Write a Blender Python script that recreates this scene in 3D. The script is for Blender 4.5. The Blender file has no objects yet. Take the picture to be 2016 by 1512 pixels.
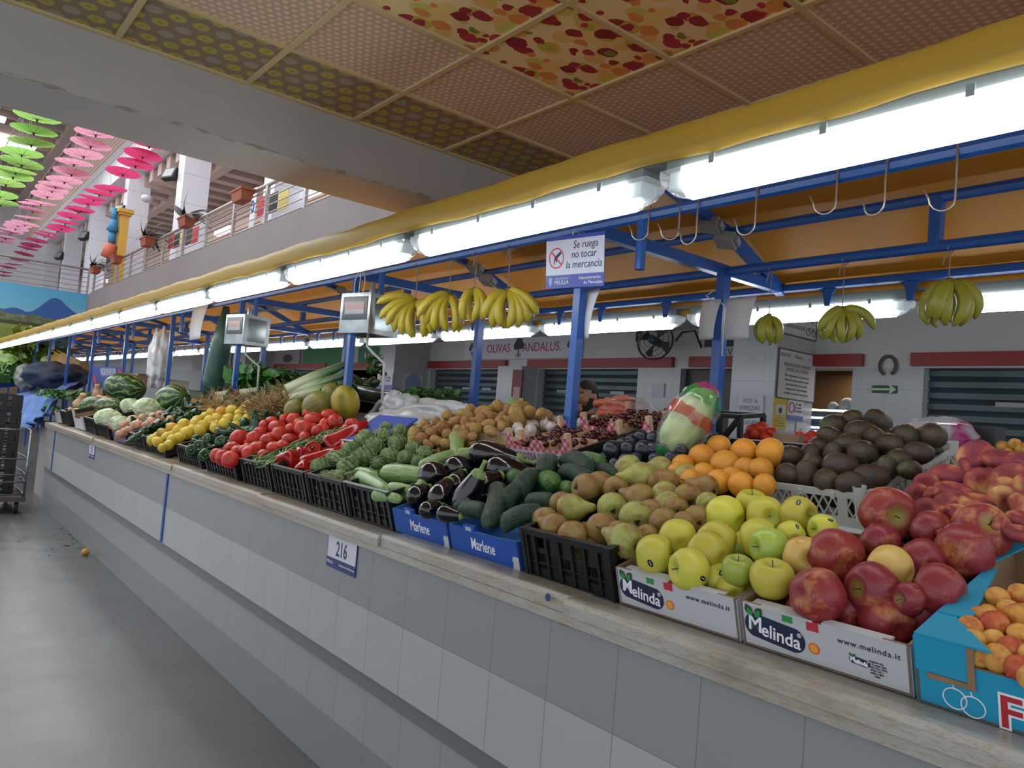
import bpy, math, random, bmesh
from mathutils import Vector, Matrix, Quaternion
random.seed(7)
R=random.Random(11)
sc=bpy.context.scene
COL=sc.collection
# ---------------------------------------------------------------- camera
F=1494.0; CX,CY=1008.0,756.0
_v1=Vector((-202-CX,730-CY,F)).normalized(); _v2=Vector((2850-CX,980-CY,F))
_dX=(_v2-_v2.dot(_v1)*_v1).normalized(); _dY=_v1; _dZ=_dX.cross(_dY)
MW=Matrix((_dX,_dY,_dZ))                 # camera (right, down, forward) -> world
CAM=Vector((0,0,1.5))
right=MW@Vector((1,0,0)); down=MW@Vector((0,1,0)); fwd=MW@Vector((0,0,1))
cd=bpy.data.cameras.new('camera'); cam=bpy.data.objects.new('camera',cd); COL.objects.link(cam)
cd.sensor_width=36; cd.lens=F/2016*36; cd.clip_start=.05; cd.clip_end=300
cam.matrix_world=Matrix.Translation(CAM)@Matrix((right,-down,-fwd)).transposed().to_4x4()
sc.camera=cam
def H(px,py,ax,val):
    d=MW@Vector((px-CX,py-CY,F)); return CAM+d*((val-CAM[ax])/d[ax])
def HP(px,py,p0,n):
    d=MW@Vector((px-CX,py-CY,F)); return CAM+d*((Vector(p0)-CAM).dot(n)/d.dot(n))
def depth(p): return (Vector(p)-CAM).dot(fwd)
def C2W(v): return (right*v[0]-down*v[1]-fwd*v[2]).normalized()   # (right, up, towards viewer)
# ---------------------------------------------------------------- world, exposure
sc.view_settings.view_transform='Standard'; sc.view_settings.look='None'; sc.view_settings.gamma=1
sc.view_settings.use_curve_mapping=False; sc.view_settings.exposure=0.05
w=bpy.data.worlds.new('world'); sc.world=w; w.use_nodes=True
w.node_tree.nodes['Background'].inputs[0].default_value=(.86,.93,1,1)
w.node_tree.nodes['Background'].inputs[1].default_value=1.2
LAMP=8
def area(name,loc,rot,sx,sy,p,col=(1,1,1)):
    l=bpy.data.lights.new(name,'AREA'); l.shape='RECTANGLE'; l.size=sx; l.size_y=sy; l.energy=p; l.color=col
    o=bpy.data.objects.new(name,l); COL.objects.link(o); o.location=loc; o.rotation_euler=rot; return o
area('skylight_light',(0,22,10.4),(0,0,0),10,26,2600,(.95,.97,1))
# ---------------------------------------------------------------- helpers
def srgb(h):
    h=h.lstrip('#'); r=[int(h[i:i+2],16)/255 for i in (0,2,4)]
    return tuple([c/12.92 if c<=.04045 else ((c+.055)/1.055)**2.4 for c in r]+[1])
class N:
    def __init__(s,name):
        s.m=bpy.data.materials.new(name); s.m.use_nodes=True; s.t=s.m.node_tree; s.b=s.t.nodes['Principled BSDF']
    def n(s,typ,**k):
        o=s.t.nodes.new(typ)
        for a,b in k.items():
            if a.startswith('i_'):
                kk=a[2:]; o.inputs[int(kk) if kk.isdigit() else kk].default_value=b
            else: setattr(o,a,b)
        return o
    def l(s,a,b): s.t.links.new(a,b)
    def math(s,op,a,b=None,c=None):
        o=s.n('ShaderNodeMath',operation=op)
        for i,v in enumerate((a,b,c)):
            if v is None: continue
            if hasattr(v,'links') : s.l(v,o.inputs[i])
            else: o.inputs[i].default_value=v
        return o.outputs[0]
    def ramp(s,fac,cols,interp='LINEAR'):
        r=s.n('ShaderNodeValToRGB'); e=r.color_ramp; e.interpolation=interp
        while len(e.elements)>1: e.elements.remove(e.elements[-1])
        e.elements[0].position=cols[0][0]; e.elements[0].color=srgb(cols[0][1])
        for p,c in cols[1:]:
            x=e.elements.new(p); x.color=srgb(c)
        s.l(fac,r.inputs[0]); return r.outputs[0]
    def coord(s,rnd=True,kind='Object'):
        tc=s.n('ShaderNodeTexCoord').outputs[kind]
        if not rnd: return tc
        oi=s.n('ShaderNodeObjectInfo'); mm=s.math('MULTIPLY',oi.outputs['Random'],37.0)
        a=s.n('ShaderNodeVectorMath',operation='ADD'); s.l(tc,a.inputs[0]); s.l(mm,a.inputs[1]); return a.outputs[0]
    def mapped(s,co,scale,rot=(0,0,0),loc=(0,0,0)):
        m=s.n('ShaderNodeMapping'); s.l(co,m.inputs[0]); m.inputs['Scale'].default_value=scale; m.inputs['Rotation'].default_value=rot; m.inputs['Location'].default_value=loc
        return m.outputs[0]
    def noise(s,co,scale,detail=3,rough=.55):
        o=s.n('ShaderNodeTexNoise'); s.l(co,o.inputs['Vector']); o.inputs['Scale'].default_value=scale; o.inputs['Detail'].default_value=detail; o.inputs['Roughness'].default_value=rough
        return o.outputs['Fac']
    def mix(s,fac,a,b,bt='MIX'):
        o=s.n('ShaderNodeMix',data_type='RGBA',blend_type=bt)
        for i,v in ((0,fac),(6,a),(7,b)):
            if hasattr(v,'links'): s.l(v,o.inputs[i])
            elif isinstance(v,str): o.inputs[i].default_value=srgb(v)
            else: o.inputs[i].default_value=v
        return o.outputs[2]
    def bump(s,h,st,dist=.01):
        b=s.n('ShaderNodeBump'); b.inputs['Strength'].default_value=st; b.inputs['Distance'].default_value=dist; s.l(h,b.inputs['Height']); s.l(b.outputs[0],s.b.inputs['Normal'])
    def base(s,c):
        if isinstance(c,str): s.b.inputs['Base Color'].default_value=srgb(c)
        else: s.l(c,s.b.inputs['Base Color'])
    def set(s,rough=.5,metal=0,**k):
        s.b.inputs['Roughness'].default_value=rough; s.b.inputs['Metallic'].default_value=metal
        for a,b in k.items(): s.b.inputs[a.replace('_',' ')].default_value=b
        return s.m
MC={}
def flat(name,c,rough=.5,metal=0,**k):
    if name in MC: return MC[name]
    m=N(name); m.base(c); MC[name]=m.set(rough,metal,**k); return MC[name]
def nz(name,cols,scale=20,detail=3,rough=.5,metal=0,bump=0,bscale=None,st=(1,1,1),rnd=True,vary=0,bdist=.004,**k):
    if name in MC: return MC[name]
    m=N(name); co=m.coord(rnd)
    f=m.noise(m.mapped(co,st),scale,detail)
    c=m.ramp(f,cols)
    if vary:
        oi=m.n('ShaderNodeObjectInfo'); h=m.n('ShaderNodeHueSaturation'); m.l(c,h.inputs['Color'])
        m.l(m.math('MULTIPLY_ADD',oi.outputs['Random'],vary*.25,.5-vary*.125),h.inputs['Hue'])
        m.l(m.math('MULTIPLY_ADD',oi.outputs['Random'],vary*1.5,1-vary*.75),h.inputs['Value']); c=h.outputs[0]
    m.base(c)
    if bump: m.bump(m.noise(co,bscale or scale*2,2),bump,bdist)
    MC[name]=m.set(rough,metal,**k); return MC[name]
class MB:
    def __init__(s): s.v=[]; s.f=[]; s.m=[]; s.mats=[]
    def mi(s,mat):
        if mat not in s.mats: s.mats.append(mat)
        return s.mats.index(mat)
    def add(s,vs,fs,mat=None,T=None):
        o=len(s.v); s.v+= [tuple(T@Vector(v)) if T else tuple(v) for v in vs]
        k=s.mi(mat) if mat else 0
        for f in fs: s.f.append(tuple(i+o for i in f)); s.m.append(k)
        return s
    def box(s,a,b,mat=None,T=None):
        x0,y0,z0=a;x1,y1,z1=b
        vs=[(x0,y0,z0),(x1,y0,z0),(x1,y1,z0),(x0,y1,z0),(x0,y0,z1),(x1,y0,z1),(x1,y1,z1),(x0,y1,z1)]
        return s.add(vs,[(0,3,2,1),(4,5,6,7),(0,1,5,4),(1,2,6,5),(2,3,7,6),(3,0,4,7)],mat,T)
    def tube(s,pts,r,seg=8,mat=None,cap=True,T=None,squash=None):
        pts=[Vector(p) for p in pts]; n=len(pts)
        rr=r if isinstance(r,(list,tuple)) else [r]*n
        t0=(pts[1]-pts[0]).normalized(); up=Vector((0,0,1)) if abs(t0.z)<.9 else Vector((1,0,0))
        u=t0.cross(up).normalized(); vs=[];fs=[]
        for i,p in enumerate(pts):
            t=(pts[min(i+1,n-1)]-pts[max(i-1,0)]).normalized()
            u=(u-t*u.dot(t)).normalized(); v=t.cross(u)
            for k in range(seg):
                a=2*math.pi*k/seg; vs.append(p+(u*math.cos(a)+v*math.sin(a))*rr[i])
        for i in range(n-1):
            for k in range(seg):
                a=i*seg+k; b=i*seg+(k+1)%seg; fs.append((a,b,b+seg,a+seg))
        if cap: fs.append(tuple(range(seg-1,-1,-1))); fs.append(tuple(range((n-1)*seg,n*seg)))
        return s.add(vs,fs,mat,T)
    def bar(s,a,b,wd,ht=None,mat=None):
        a=Vector(a);b=Vector(b);t=(b-a);L=t.length;t.normalize()
        up=Vector((0,0,1)) if abs(t.z)<.9 else Vector((0,1,0))
        u=t.cross(up).normalized(); v=u.cross(t); ht=ht or wd
        T=Matrix((t,u,v)).transposed().to_4x4(); T.translation=a
        return s.box((0,-wd/2,-ht/2),(L,wd/2,ht/2),mat,T)
    def lathe(s,prof,seg=20,mat=None,mod=None,T=None):
        vs=[];fs=[];n=len(prof)
        for i,(r,z) in enumerate(prof):
            for k in range(seg):
                a=2*math.pi*k/seg; q=mod(a,i/(n-1),r,z) if mod else (r,z)
                vs.append((q[0]*math.cos(a),q[0]*math.sin(a),q[1]))
        for i in range(n-1):
            for k in range(seg):
                a=i*seg+k;b=i*seg+(k+1)%seg; fs.append((a,b,b+seg,a+seg))
        fs.append(tuple(range(seg-1,-1,-1))); fs.append(tuple(range((n-1)*seg,n*seg)))
        return s.add(vs,fs,mat,T)
    def mesh(s,name,mat=None,smooth=False,split=False):
        me=bpy.data.meshes.new(name); me.from_pydata(s.v,[],s.f)
        ms=s.mats or ([mat] if mat else [])
        for x in ms: me.materials.append(x)
        if s.mats:
            for p,i in zip(me.polygons,s.m): p.material_index=i
        if smooth:
            for p in me.polygons: p.use_smooth=True
        me.update(); return me
    def build(s,name,mat=None,parent=None,smooth=False,loc=None,**tg):
        o=bpy.data.objects.new(name,s.mesh(name,mat,smooth)); COL.objects.link(o)
        if parent: o.parent=parent
        if loc is not None: o.location=loc
        tag(o,**tg); return o
def tag(o,label=None,cat=None,group=None,kind=None):
    if label: o['label']=label
    if cat: o['category']=cat
    if group: o['group']=group
    if kind: o['kind']=kind
    return o
def empty(name,loc=(0,0,0),rot=(0,0,0),**tg):
    o=bpy.data.objects.new(name,None); COL.objects.link(o); o.location=loc; o.rotation_euler=rot; o.empty_display_size=.05
    return tag(o,**tg)
def link(name,me,parent=None,loc=(0,0,0),q=None,s=1,**tg):
    o=bpy.data.objects.new(name,me); COL.objects.link(o)
    if parent: o.parent=parent
    o.location=loc
    if q is not None: o.rotation_mode='QUATERNION'; o.rotation_quaternion=q
    o.scale=(s,s,s) if not isinstance(s,(tuple,list)) else s
    return tag(o,**tg)
def copy_tree(o,parent=None):
    c=o.copy(); COL.objects.link(c); c.parent=parent
    for ch in list(o.children): copy_tree(ch,c)
    return c
_tc={}
def text_mesh(txt,size,mat,shear=0,bold=0,ext=.0004,align='CENTER',space=1.0):
    k=(txt,size,mat.name,shear,bold,ext,align,space)
    if k in _tc: return _tc[k]
    cu=bpy.data.curves.new('lettering','FONT'); cu.body=txt; cu.size=size; cu.shear=shear; cu.offset=bold; cu.extrude=ext; cu.align_x=align; cu.align_y='CENTER'; cu.space_character=space
    cu.resolution_u=3
    o=bpy.data.objects.new('t',cu); COL.objects.link(o); bpy.context.view_layer.update()
    me=bpy.data.meshes.new_from_object(o.evaluated_get(bpy.context.evaluated_depsgraph_get()))
    me.materials.clear(); me.materials.append(mat)
    bpy.data.objects.remove(o); _tc[k]=me; return me
def frame_mat(o,xd,yd):            # local x->xd, y->yd (both world/parent unit vectors)
    xd=Vector(xd).normalized(); yd=Vector(yd).normalized(); zd=xd.cross(yd)
    T=Matrix((xd,yd,zd)).transposed().to_4x4(); T.translation=Vector(o); return T
def put_text(parent,txt,o,xd,yd,size,mat,name='lettering',sx=1,**k):
    ob=bpy.data.objects.new(name,text_mesh(txt,size,mat,**k)); COL.objects.link(ob); ob.parent=parent
    ob.matrix_local=frame_mat(o,xd,yd)@Matrix.Diagonal((sx,1,1,1)); return ob
def quad(o,xd,yd,w_,h_,th,mat,parent=None,name='panel',**tg):   # slab with centre o
    T=frame_mat(o,xd,yd); return MB().box((-w_/2,-h_/2,-th/2),(w_/2,h_/2,th/2),mat,T).build(name,None,parent,**tg)
def poly(pts2,o,xd,yd,th,mat,parent=None,name='shape',sc_=1,**tg):
    T=frame_mat(o,xd,yd); n=len(pts2)
    vs=[(x*sc_,y*sc_,0) for x,y in pts2]+[(x*sc_,y*sc_,th) for x,y in pts2]
    fs=[tuple(range(n-1,-1,-1)),tuple(range(n,2*n))]+[(i,(i+1)%n,n+(i+1)%n,n+i) for i in range(n)]
    return MB().add(vs,fs,mat,T).build(name,None,parent,**tg)
def circ(r,n=24,cx=0,cy=0,a0=0,a1=2*math.pi): return [(cx+r*math.cos(a0+(a1-a0)*i/n),cy+r*math.sin(a0+(a1-a0)*i/n)) for i in range(n)]
ORD=['first','second','third','fourth','fifth','sixth','seventh','eighth','ninth','tenth','eleventh','twelfth','thirteenth','fourteenth']
def ordi(i): return ORD[i] if i<len(ORD) else str(i+1)+'th'
# ---------------------------------------------------------------- setting materials
def dots_mat(name,bg,fg,n,rad,fg2=None):
    m=N(name); co=m.n('ShaderNodeTexCoord').outputs['Object']
    sp=m.n('ShaderNodeSeparateXYZ'); m.l(co,sp.inputs[0])
    yy=m.math('MULTIPLY',sp.outputs[1],n); row=m.math('FLOOR',yy); odd=m.math('MULTIPLY',m.math('MODULO',m.math('ABSOLUTE',row),2.0),.5)
    xx=m.math('ADD',m.math('MULTIPLY',sp.outputs[0],n),odd)
    fx=m.math('SUBTRACT',m.math('FRACT',xx),.5); fy=m.math('SUBTRACT',m.math('FRACT',yy),.5)
    d=m.math('SQRT',m.math('ADD',m.math('POWER',fx,2.0),m.math('POWER',fy,2.0)))
    c=m.mix(m.math('LESS_THAN',d,rad),bg,fg)
    if fg2:
        third=m.math('LESS_THAN',m.math('MODULO',m.math('ABSOLUTE',m.math('ADD',m.math('FLOOR',xx),m.math('MULTIPLY',row,1.0))),3.0),1.5)
        ring=m.math('MULTIPLY',m.math('LESS_THAN',d,rad),third)
        c=m.mix(ring,c,fg2)
        core=m.math('MULTIPLY',m.math('LESS_THAN',d,rad*.35),third); c=m.mix(core,c,'#9c8c40')
    m.base(c); return m.set(.7)
def fruit_mat():
    m=N('fruit_print'); co=m.n('ShaderNodeTexCoord').outputs['Object']
    wob=m.n('ShaderNodeTexNoise'); m.l(co,wob.inputs['Vector']); wob.inputs['Scale'].default_value=12
    v2=m.n('ShaderNodeVectorMath',operation='MULTIPLY_ADD'); m.l(wob.outputs['Color'],v2.inputs[0]); v2.inputs[1].default_value=(.045,.045,0); m.l(co,v2.inputs[2])
    c='#e4cb96'
    for sc_,th,cols,seed in ((9,.6,[(0,'#e0b468'),(.35,'#e3c27a'),(.6,'#dd9a50'),(.8,'#c9c060')],0),(9.5,.5,[(0,'#a02838'),(.3,'#d98a48'),(.5,'#8c1f30'),(.72,'#b8b048'),(.85,'#b03040')],5),(11,.32,[(0,'#a02838'),(.4,'#7a8a38'),(.55,'#d0b060'),(.75,'#b83848')],9)):
        mp=m.mapped(v2.outputs[0],(1,1.25,.01),loc=(seed,seed*1.7,0))
        vo=m.n('ShaderNodeTexVoronoi'); m.l(mp,vo.inputs['Vector']); vo.inputs['Scale'].default_value=sc_; vo.inputs['Randomness'].default_value=.8
        sx=m.n('ShaderNodeSeparateColor'); m.l(vo.outputs['Color'],sx.inputs[0])
        cc=m.ramp(sx.outputs[0],cols,'CONSTANT')
        hit=m.math('MULTIPLY',m.math('LESS_THAN',vo.outputs['Distance'],th),m.math('GREATER_THAN',sx.outputs[1],.25))
        c=m.mix(hit,c,cc)
        rim=m.math('MULTIPLY',m.math('LESS_THAN',vo.outputs['Distance'],th*.22),m.math('MULTIPLY',hit,m.math('GREATER_THAN',sx.outputs[2],.55)))
        c=m.mix(rim,c,'#e8cf90')
    m.base(c); return m.set(.6)
M_white=flat('white_paint','#cfcdd0',.6)
M_wall=nz('wall_paint',[(.3,'#bdbcbd'),(.7,'#cac8c8')],1.5,3,.6,rnd=False)
M_beam=nz('beam_plaster',[(0,'#8f8b87'),(.28,'#c2bdb9'),(.34,'#cac6c3'),(1,'#cfcbc8')],2.2,8,.75,rnd=False)
def beam_mat():
    m=N('beam_paint'); co=m.coord(False)
    base=m.ramp(m.noise(co,.9,3),[(.3,'#a9a5a2'),(.7,'#b4b0ad')])
    sp=m.n('ShaderNodeSeparateXYZ'); m.l(co,sp.inputs[0])
    d=m.math('ABSOLUTE',m.math('SUBTRACT',sp.outputs[2],2.835))
    w_=m.math('MULTIPLY',m.math('LESS_THAN',d,m.math('MULTIPLY',m.math('SUBTRACT',m.noise(m.mapped(co,(1,1,4)),9,6),.5),.12)),m.math('LESS_THAN',sp.outputs[1],4.012))
    m.base(m.mix(m.math('MULTIPLY',w_,.45),base,'#5a5450')); m.bump(m.noise(co,3,4),.08,.01); return m.set(.7)
M_beam=beam_mat()
M_grid=flat('ceiling_rail','#c8b184',.5)
M_dot=dots_mat('dotted_tile','#c4a78f','#e2c8ac',26,.3)
M_kiwi=dots_mat('kiwi_tile','#8a7962','#a39580',10,.36,'#b3a24c')
M_fruit=fruit_mat()
M_blue=nz('blue_enamel',[(.2,'#1c4c94'),(.8,'#2759a6')],6,2,.28,rnd=True)
M_tilegrey=flat('grey_tile','#8d8d8f',.25); M_tilewhite=flat('white_tile','#b3b3b2',.22); M_grout=flat('grout','#6b6b6b',.8)
M_strip=flat('strip_tile','#6c6c6d',.4)
def tile_wall(name,tw,th,c,grout,off=0,gw=.004,axis=1,rough=.25,split=None,c2=None):
    m=N(name); co=m.n('ShaderNodeTexCoord').outputs['Object']; sp=m.n('ShaderNodeSeparateXYZ'); m.l(co,sp.inputs[0])
    u=sp.outputs[axis]; z=sp.outputs[2]
    fu=m.math('FRACT',m.math('DIVIDE',m.math('ADD',u,50-off),tw)); fz=m.math('FRACT',m.math('DIVIDE',m.math('ADD',z,50.0),th))
    g=m.math('MAXIMUM',m.math('LESS_THAN',fu,gw/tw),m.math('LESS_THAN',fz,gw/th))
    nzv=m.noise(co,1.2,3); cc=m.mix(m.math('MULTIPLY',nzv,.35),c,c2 or c)
    if split:
        cc=m.mix(m.math('GREATER_THAN',z,split[0]),cc,split[1]); g=m.math('MULTIPLY',g,m.math('LESS_THAN',z,split[0]))
    m.base(m.mix(m.math('MULTIPLY',g,.8),cc,grout)); return m.set(rough)
def floor_mat():
    m=N('terrazzo_floor'); co=m.coord(False)
    a=m.ramp(m.noise(co,1.1,5),[(.3,'#4f4f4e'),(.7,'#5f5f5e')])
    s=m.noise(co,90,4); c=m.mix(m.math('MULTIPLY',s,.35),a,'#45454a')
    v=m.n('ShaderNodeTexVoronoi'); m.l(co,v.inputs['Vector']); v.inputs['Scale'].default_value=38
    c=m.mix(m.math('MULTIPLY',m.math('LESS_THAN',v.outputs['Distance'],.07),.6),c,'#a5a5a2')
    sp=m.n('ShaderNodeSeparateXYZ'); m.l(co,sp.inputs[0])
    g=m.math('MAXIMUM',m.math('LESS_THAN',m.math('FRACT',m.math('DIVIDE',m.math('ADD',sp.outputs[0],50.1),1.2)),.004),m.math('LESS_THAN',m.math('FRACT',m.math('DIVIDE',m.math('ADD',sp.outputs[1],50.6),2.4)),.002))
    m.base(m.mix(m.math('MULTIPLY',g,.6),c,'#333333'))
    rr=m.math('MULTIPLY_ADD',m.noise(co,2.5,4),.3,.18); m.l(rr,m.b.inputs['Roughness']); m.bump(s,.05,.002); m.b.inputs['Specular IOR Level'].default_value=.5
    return m.m
def marble_mat():
    m=N('worn_marble'); co=m.coord(False)
    st=m.noise(m.mapped(co,(1,.5,1)),5,6,.65); c=m.ramp(st,[(.25,'#7f7566'),(.42,'#a09a8d'),(.6,'#aba8a0'),(.8,'#999895')])
    vn=m.noise(m.mapped(co,(3,1,8)),6,8,.7); c=m.mix(m.math('MULTIPLY',m.math('LESS_THAN',m.math('ABSOLUTE',m.math('SUBTRACT',vn,.5)),.015),.45),c,'#8a6a4c')
    sp=m.n('ShaderNodeSeparateXYZ'); m.l(co,sp.inputs[0])
    far=m.math('MULTIPLY',m.math('GREATER_THAN',m.math('ADD',sp.outputs[1],m.math('MULTIPLY',st,2.0)),4.4),.45); c=m.mix(far,c,'#9c7f68')
    m.base(c); m.bump(st,.1,.004); return m.set(.3)
M_marble=marble_mat()
def boxo(name,a,b,mat,kind='structure',parent=None,**tg): return MB().box(a,b,mat).build(name,None,parent,kind=kind,**tg)
# ---------------------------------------------------------------- floor, walls, beam, parapet
boxo('floor',(-3.2,-2.2,-.1),(9,62,0),floor_mat())
PX=5.0; YM=30.7
boxo('beam_1',(-3,3.99,2.83),(PX,4.47,3.5),M_beam).name='trim_1'
# ceiling: grid of printed tiles
ce=empty('ceiling',(0,0,3.15),kind='structure')
MB().box((-1.82,-.95,.02),(9,3.99,.2),flat('ceiling_board','#6e6157',.8)).build('board',None,ce)
g=MB()
xs=[1.27+.617*k for k in range(-5,12)]; ys=[3.42-.62*k for k in range(0,7)]
for x in xs: g.box((x-.013,-.95,-.012),(x+.013,3.99,.0),M_grid)
for y in ys: g.box((xs[0],y-.013,-.0125),(xs[-1],y+.013,.0005),M_grid)
g.box((xs[0],3.96,-.0125),(xs[-1],3.99,.0),M_grid)
g.build('grid_rail',None,ce)
for i in range(len(xs)-1):
    for j in range(-1,len(ys)-1):
        y1=ys[j] if j>=0 else 3.99; y0=ys[j+1] if j>=0 else ys[0]
        x0,x1=xs[i],xs[i+1]; xc=(x0+x1)/2; yc=(y0+y1)/2
        if yc>3.42: mt=M_kiwi
        elif yc>2.8: mt=M_dot
        elif xc<2.49: mt=M_fruit
        elif xc<3.13: mt=M_dot
        else: mt=M_fruit
        MB().box((x0-xc,y0-yc,0),(x1-xc,y1-yc,.015),mt).build('ceiling_tile',None,ce,loc=(xc,yc,0))
# mezzanine parapet on the right and slab behind it
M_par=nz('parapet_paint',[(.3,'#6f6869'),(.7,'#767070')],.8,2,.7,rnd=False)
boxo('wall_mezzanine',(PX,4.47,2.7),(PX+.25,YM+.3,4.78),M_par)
boxo('ceiling_2',(PX+.25,4.0,2.75),(9,62,3.0),M_wall)
boxo('floor_mezzanine',(PX+.25,4.47,3.7),(9,62,3.8),M_wall).name='trim_2'
# mural wall
def mural():
    m=N('mural_paint'); co=m.n('ShaderNodeTexCoord').outputs['Object']; sp=m.n('ShaderNodeSeparateXYZ'); m.l(co,sp.inputs[0])
    x=sp.outputs[0]; z=sp.outputs[2]
    def hump(xc,wd,h): 
        t=m.math('DIVIDE',m.math('SUBTRACT',x,xc),wd); return m.math('MULTIPLY',m.math('EXPONENT',m.math('MULTIPLY',m.math('MULTIPLY',t,t),-1.0)),h)
    hl=m.math('ADD',m.math('ADD',hump(4.0,.5,.62),hump(2.9,.28,.2)),m.math('ADD',hump(2.0,.5,.28),hump(4.6,.7,.2)))
    hl=m.math('ADD',hl,m.math('MULTIPLY_ADD',m.noise(co,4,4),.08,3.72))
    sky=m.ramp(m.math('DIVIDE',m.math('SUBTRACT',z,3.7),1.1),[(0,'#5f9cb4'),(1,'#3c8cb0')])
    c=m.mix(m.math('LESS_THAN',z,hl),sky,'#1f4a86')
    tr=m.math('MULTIPLY_ADD',m.noise(m.mapped(co,(1,1,.3)),5,5),.3,3.6)
    c=m.mix(m.math('LESS_THAN',z,tr),c,m.ramp(m.noise(co,8,5),[(.3,'#33402a'),(.7,'#66744e')]))
    c=m.mix(m.math('LESS_THAN',z,m.math('MULTIPLY_ADD',m.noise(co,2,3),.08,3.48)),c,'#2c3420')
    c=m.mix(m.math('LESS_THAN',z,3.4),c,m.ramp(m.noise(m.mapped(co,(.3,1,3)),2,4),[(.3,'#54662a'),(.7,'#6f7a34')]))
    c=m.mix(m.math('LESS_THAN',z,2.35),c,'#8a7358')
    m.base(c); return m.set(.6)
boxo('wall_mural',(-4,YM,0),(PX,YM+.3,4.78),mural(),)
M_steel=nz('brushed_steel',[(.3,'#8f8688'),(.7,'#b3adad')],30,2,.35,.6)
def railing(label,p0,p1,n,z0,z1,rails,posts):
    r=empty('railing',p0,label=label,cat='railing'); d=Vector(p1)-Vector(p0)
    MB().tube([(0,0,z1-p0[2]),d+Vector((0,0,z1-p0[2]))],.04,8).build('handrail',M_steel,r,True)
    for k in range(rails):
        z=z0+(z1-z0)*(k+.6)/(rails+.3)-p0[2]
        MB().tube([(0,0,z),d+Vector((0,0,z))],.012,6).build('rail',M_steel,r,True)
    for t in posts: MB().box((-.03,-.045,z0-p0[2]),(.03,.045,z1-p0[2]-.02),M_steel,Matrix.Translation(d*t)).build('post',None,r)
    return r
py=[12.36+1.806*k for k in range(-4,11)]
rl=railing('steel balcony railing along the right mezzanine with plant boxes on it',(PX+.12,4.5,4.78),(PX+.12,YM+.1,4.78),0,4.78,5.6,5,[(y-4.5)/(YM+.1-4.5) for y in py])
railing('steel balcony railing above the painted landscape mural',(-4,YM+.15,4.78),(PX,YM+.15,4.78),0,4.78,5.68,5,[1-.31*k for k in range(4)])
# atrium roof, columns, clerestory, far walls
M_roof=flat('roof_panel','#b9a8a0',.8); M_rib=flat('roof_rib','#a08f88',.8); M_pink=flat('louvre','#d9bcae',.7); M_col=tile_wall('column_tile',.8,.8,'#d0d0d8','#a9a9b2',axis=0)
M_col=tile_wall('column_cladding',40,.85,'#cdccd4','#a5a4ac',axis=0,gw=.02)
boxo('ceiling_atrium',(-4,4.5,14.0),(9.5,62,14.2),M_roof).name='ceiling_3'
rb=MB()
for y in [6+1.35*k for k in range(42)]: rb.box((-4,y,13.3),(5.7,y+.22,14),M_rib)
for x in [-4,-1,2,5]: rb.box((x,4.5,13.2),(x+.4,62,14),M_rib)
rb.build('trim_3',None,kind='structure')
M_sky=N('skylight_glass'); M_sky.base('#ffffff'); M_sky.b.inputs['Emission Color'].default_value=(1,1,1,1); M_sky=M_sky.set(.5,Emission_Strength=1.6)
for k,(a,b,c_,d) in enumerate([((0,268),(68,283),(66,300),(0,293)),((0,340),(30,350),(30,357),(0,356)),((0,232),(12,236),(6,242),(0,241))]):
    P4=[H(q[0],q[1],2,13.0) for q in (a,b,c_,d)]; x0=min(p.x for p in P4)-2; x1=max(p.x for p in P4); y0=min(p.y for p in P4); y1=max(p.y for p in P4); boxo('window_%d'%(k+1),(x0,y0,13.0),(x1,y1,13.1),M_sky)
boxo('trim_4',(5.75,9,9.4),(6.3,62,10.65),M_white)
lv=MB()
for k in range(14):
    z=10.65+k*.19; lv.box((5.8,9,z),(5.86,62,z+.15),M_pink)
lv.box((5.86,9,10.65),(5.95,62,13.4),flat('louvre_back','#a88f84',.8)); lv.build('wall_clerestory',None,kind='structure')
for k,y in enumerate([15.7,22.844,29.946,36.641,42.8,49.5]):
    boxo('column_%d'%(k+1),(5.8,y,3.8),(6.53,y+.62,9.4),M_col).name='trim_%d'%(k+5)
boxo('ceiling_4',(6.3,9,9.3),(9.5,62,9.4),flat('mezz_roof','#8d7a74',.8))
rb=MB()
for y in [9+1.1*k for k in range(40)]: rb.box((6.3,y,8.9),(9.2,y+.45,9.3),flat('mezz_rib','#b5a199',.8))
rb.box((7.4,9,8.8),(7.7,62,9.3),flat('mezz_rib','#b5a199',.8)); rb.build('trim_12',None,kind='structure')
lv=MB()
for k in range(13): lv.box((9.1,9,6.2+k*.2),(9.2,62,6.36+k*.2),M_pink)
lv.box((9.2,4,3.8),(9.3,62,6.2),M_white); lv.box((9.2,4,6.2),(9.3,62,9.3),flat('louvre_back','#a88f84',.8)); lv.build('wall_upper',None,kind='structure')
boxo('wall_far',(-4,60,0),(9.5,60.3,14),M_white)
fw=MB(); fw.box((-4,48,4.8),(1.0,48.3,14),M_pink)
for k in range(30): fw.box((-4,47.9,5+k*.3),(1.0,48,5.2+k*.3),M_pink)
boxo('wall_white_end',(-4,50,3),(6,50.3,9.3),M_white)
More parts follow.
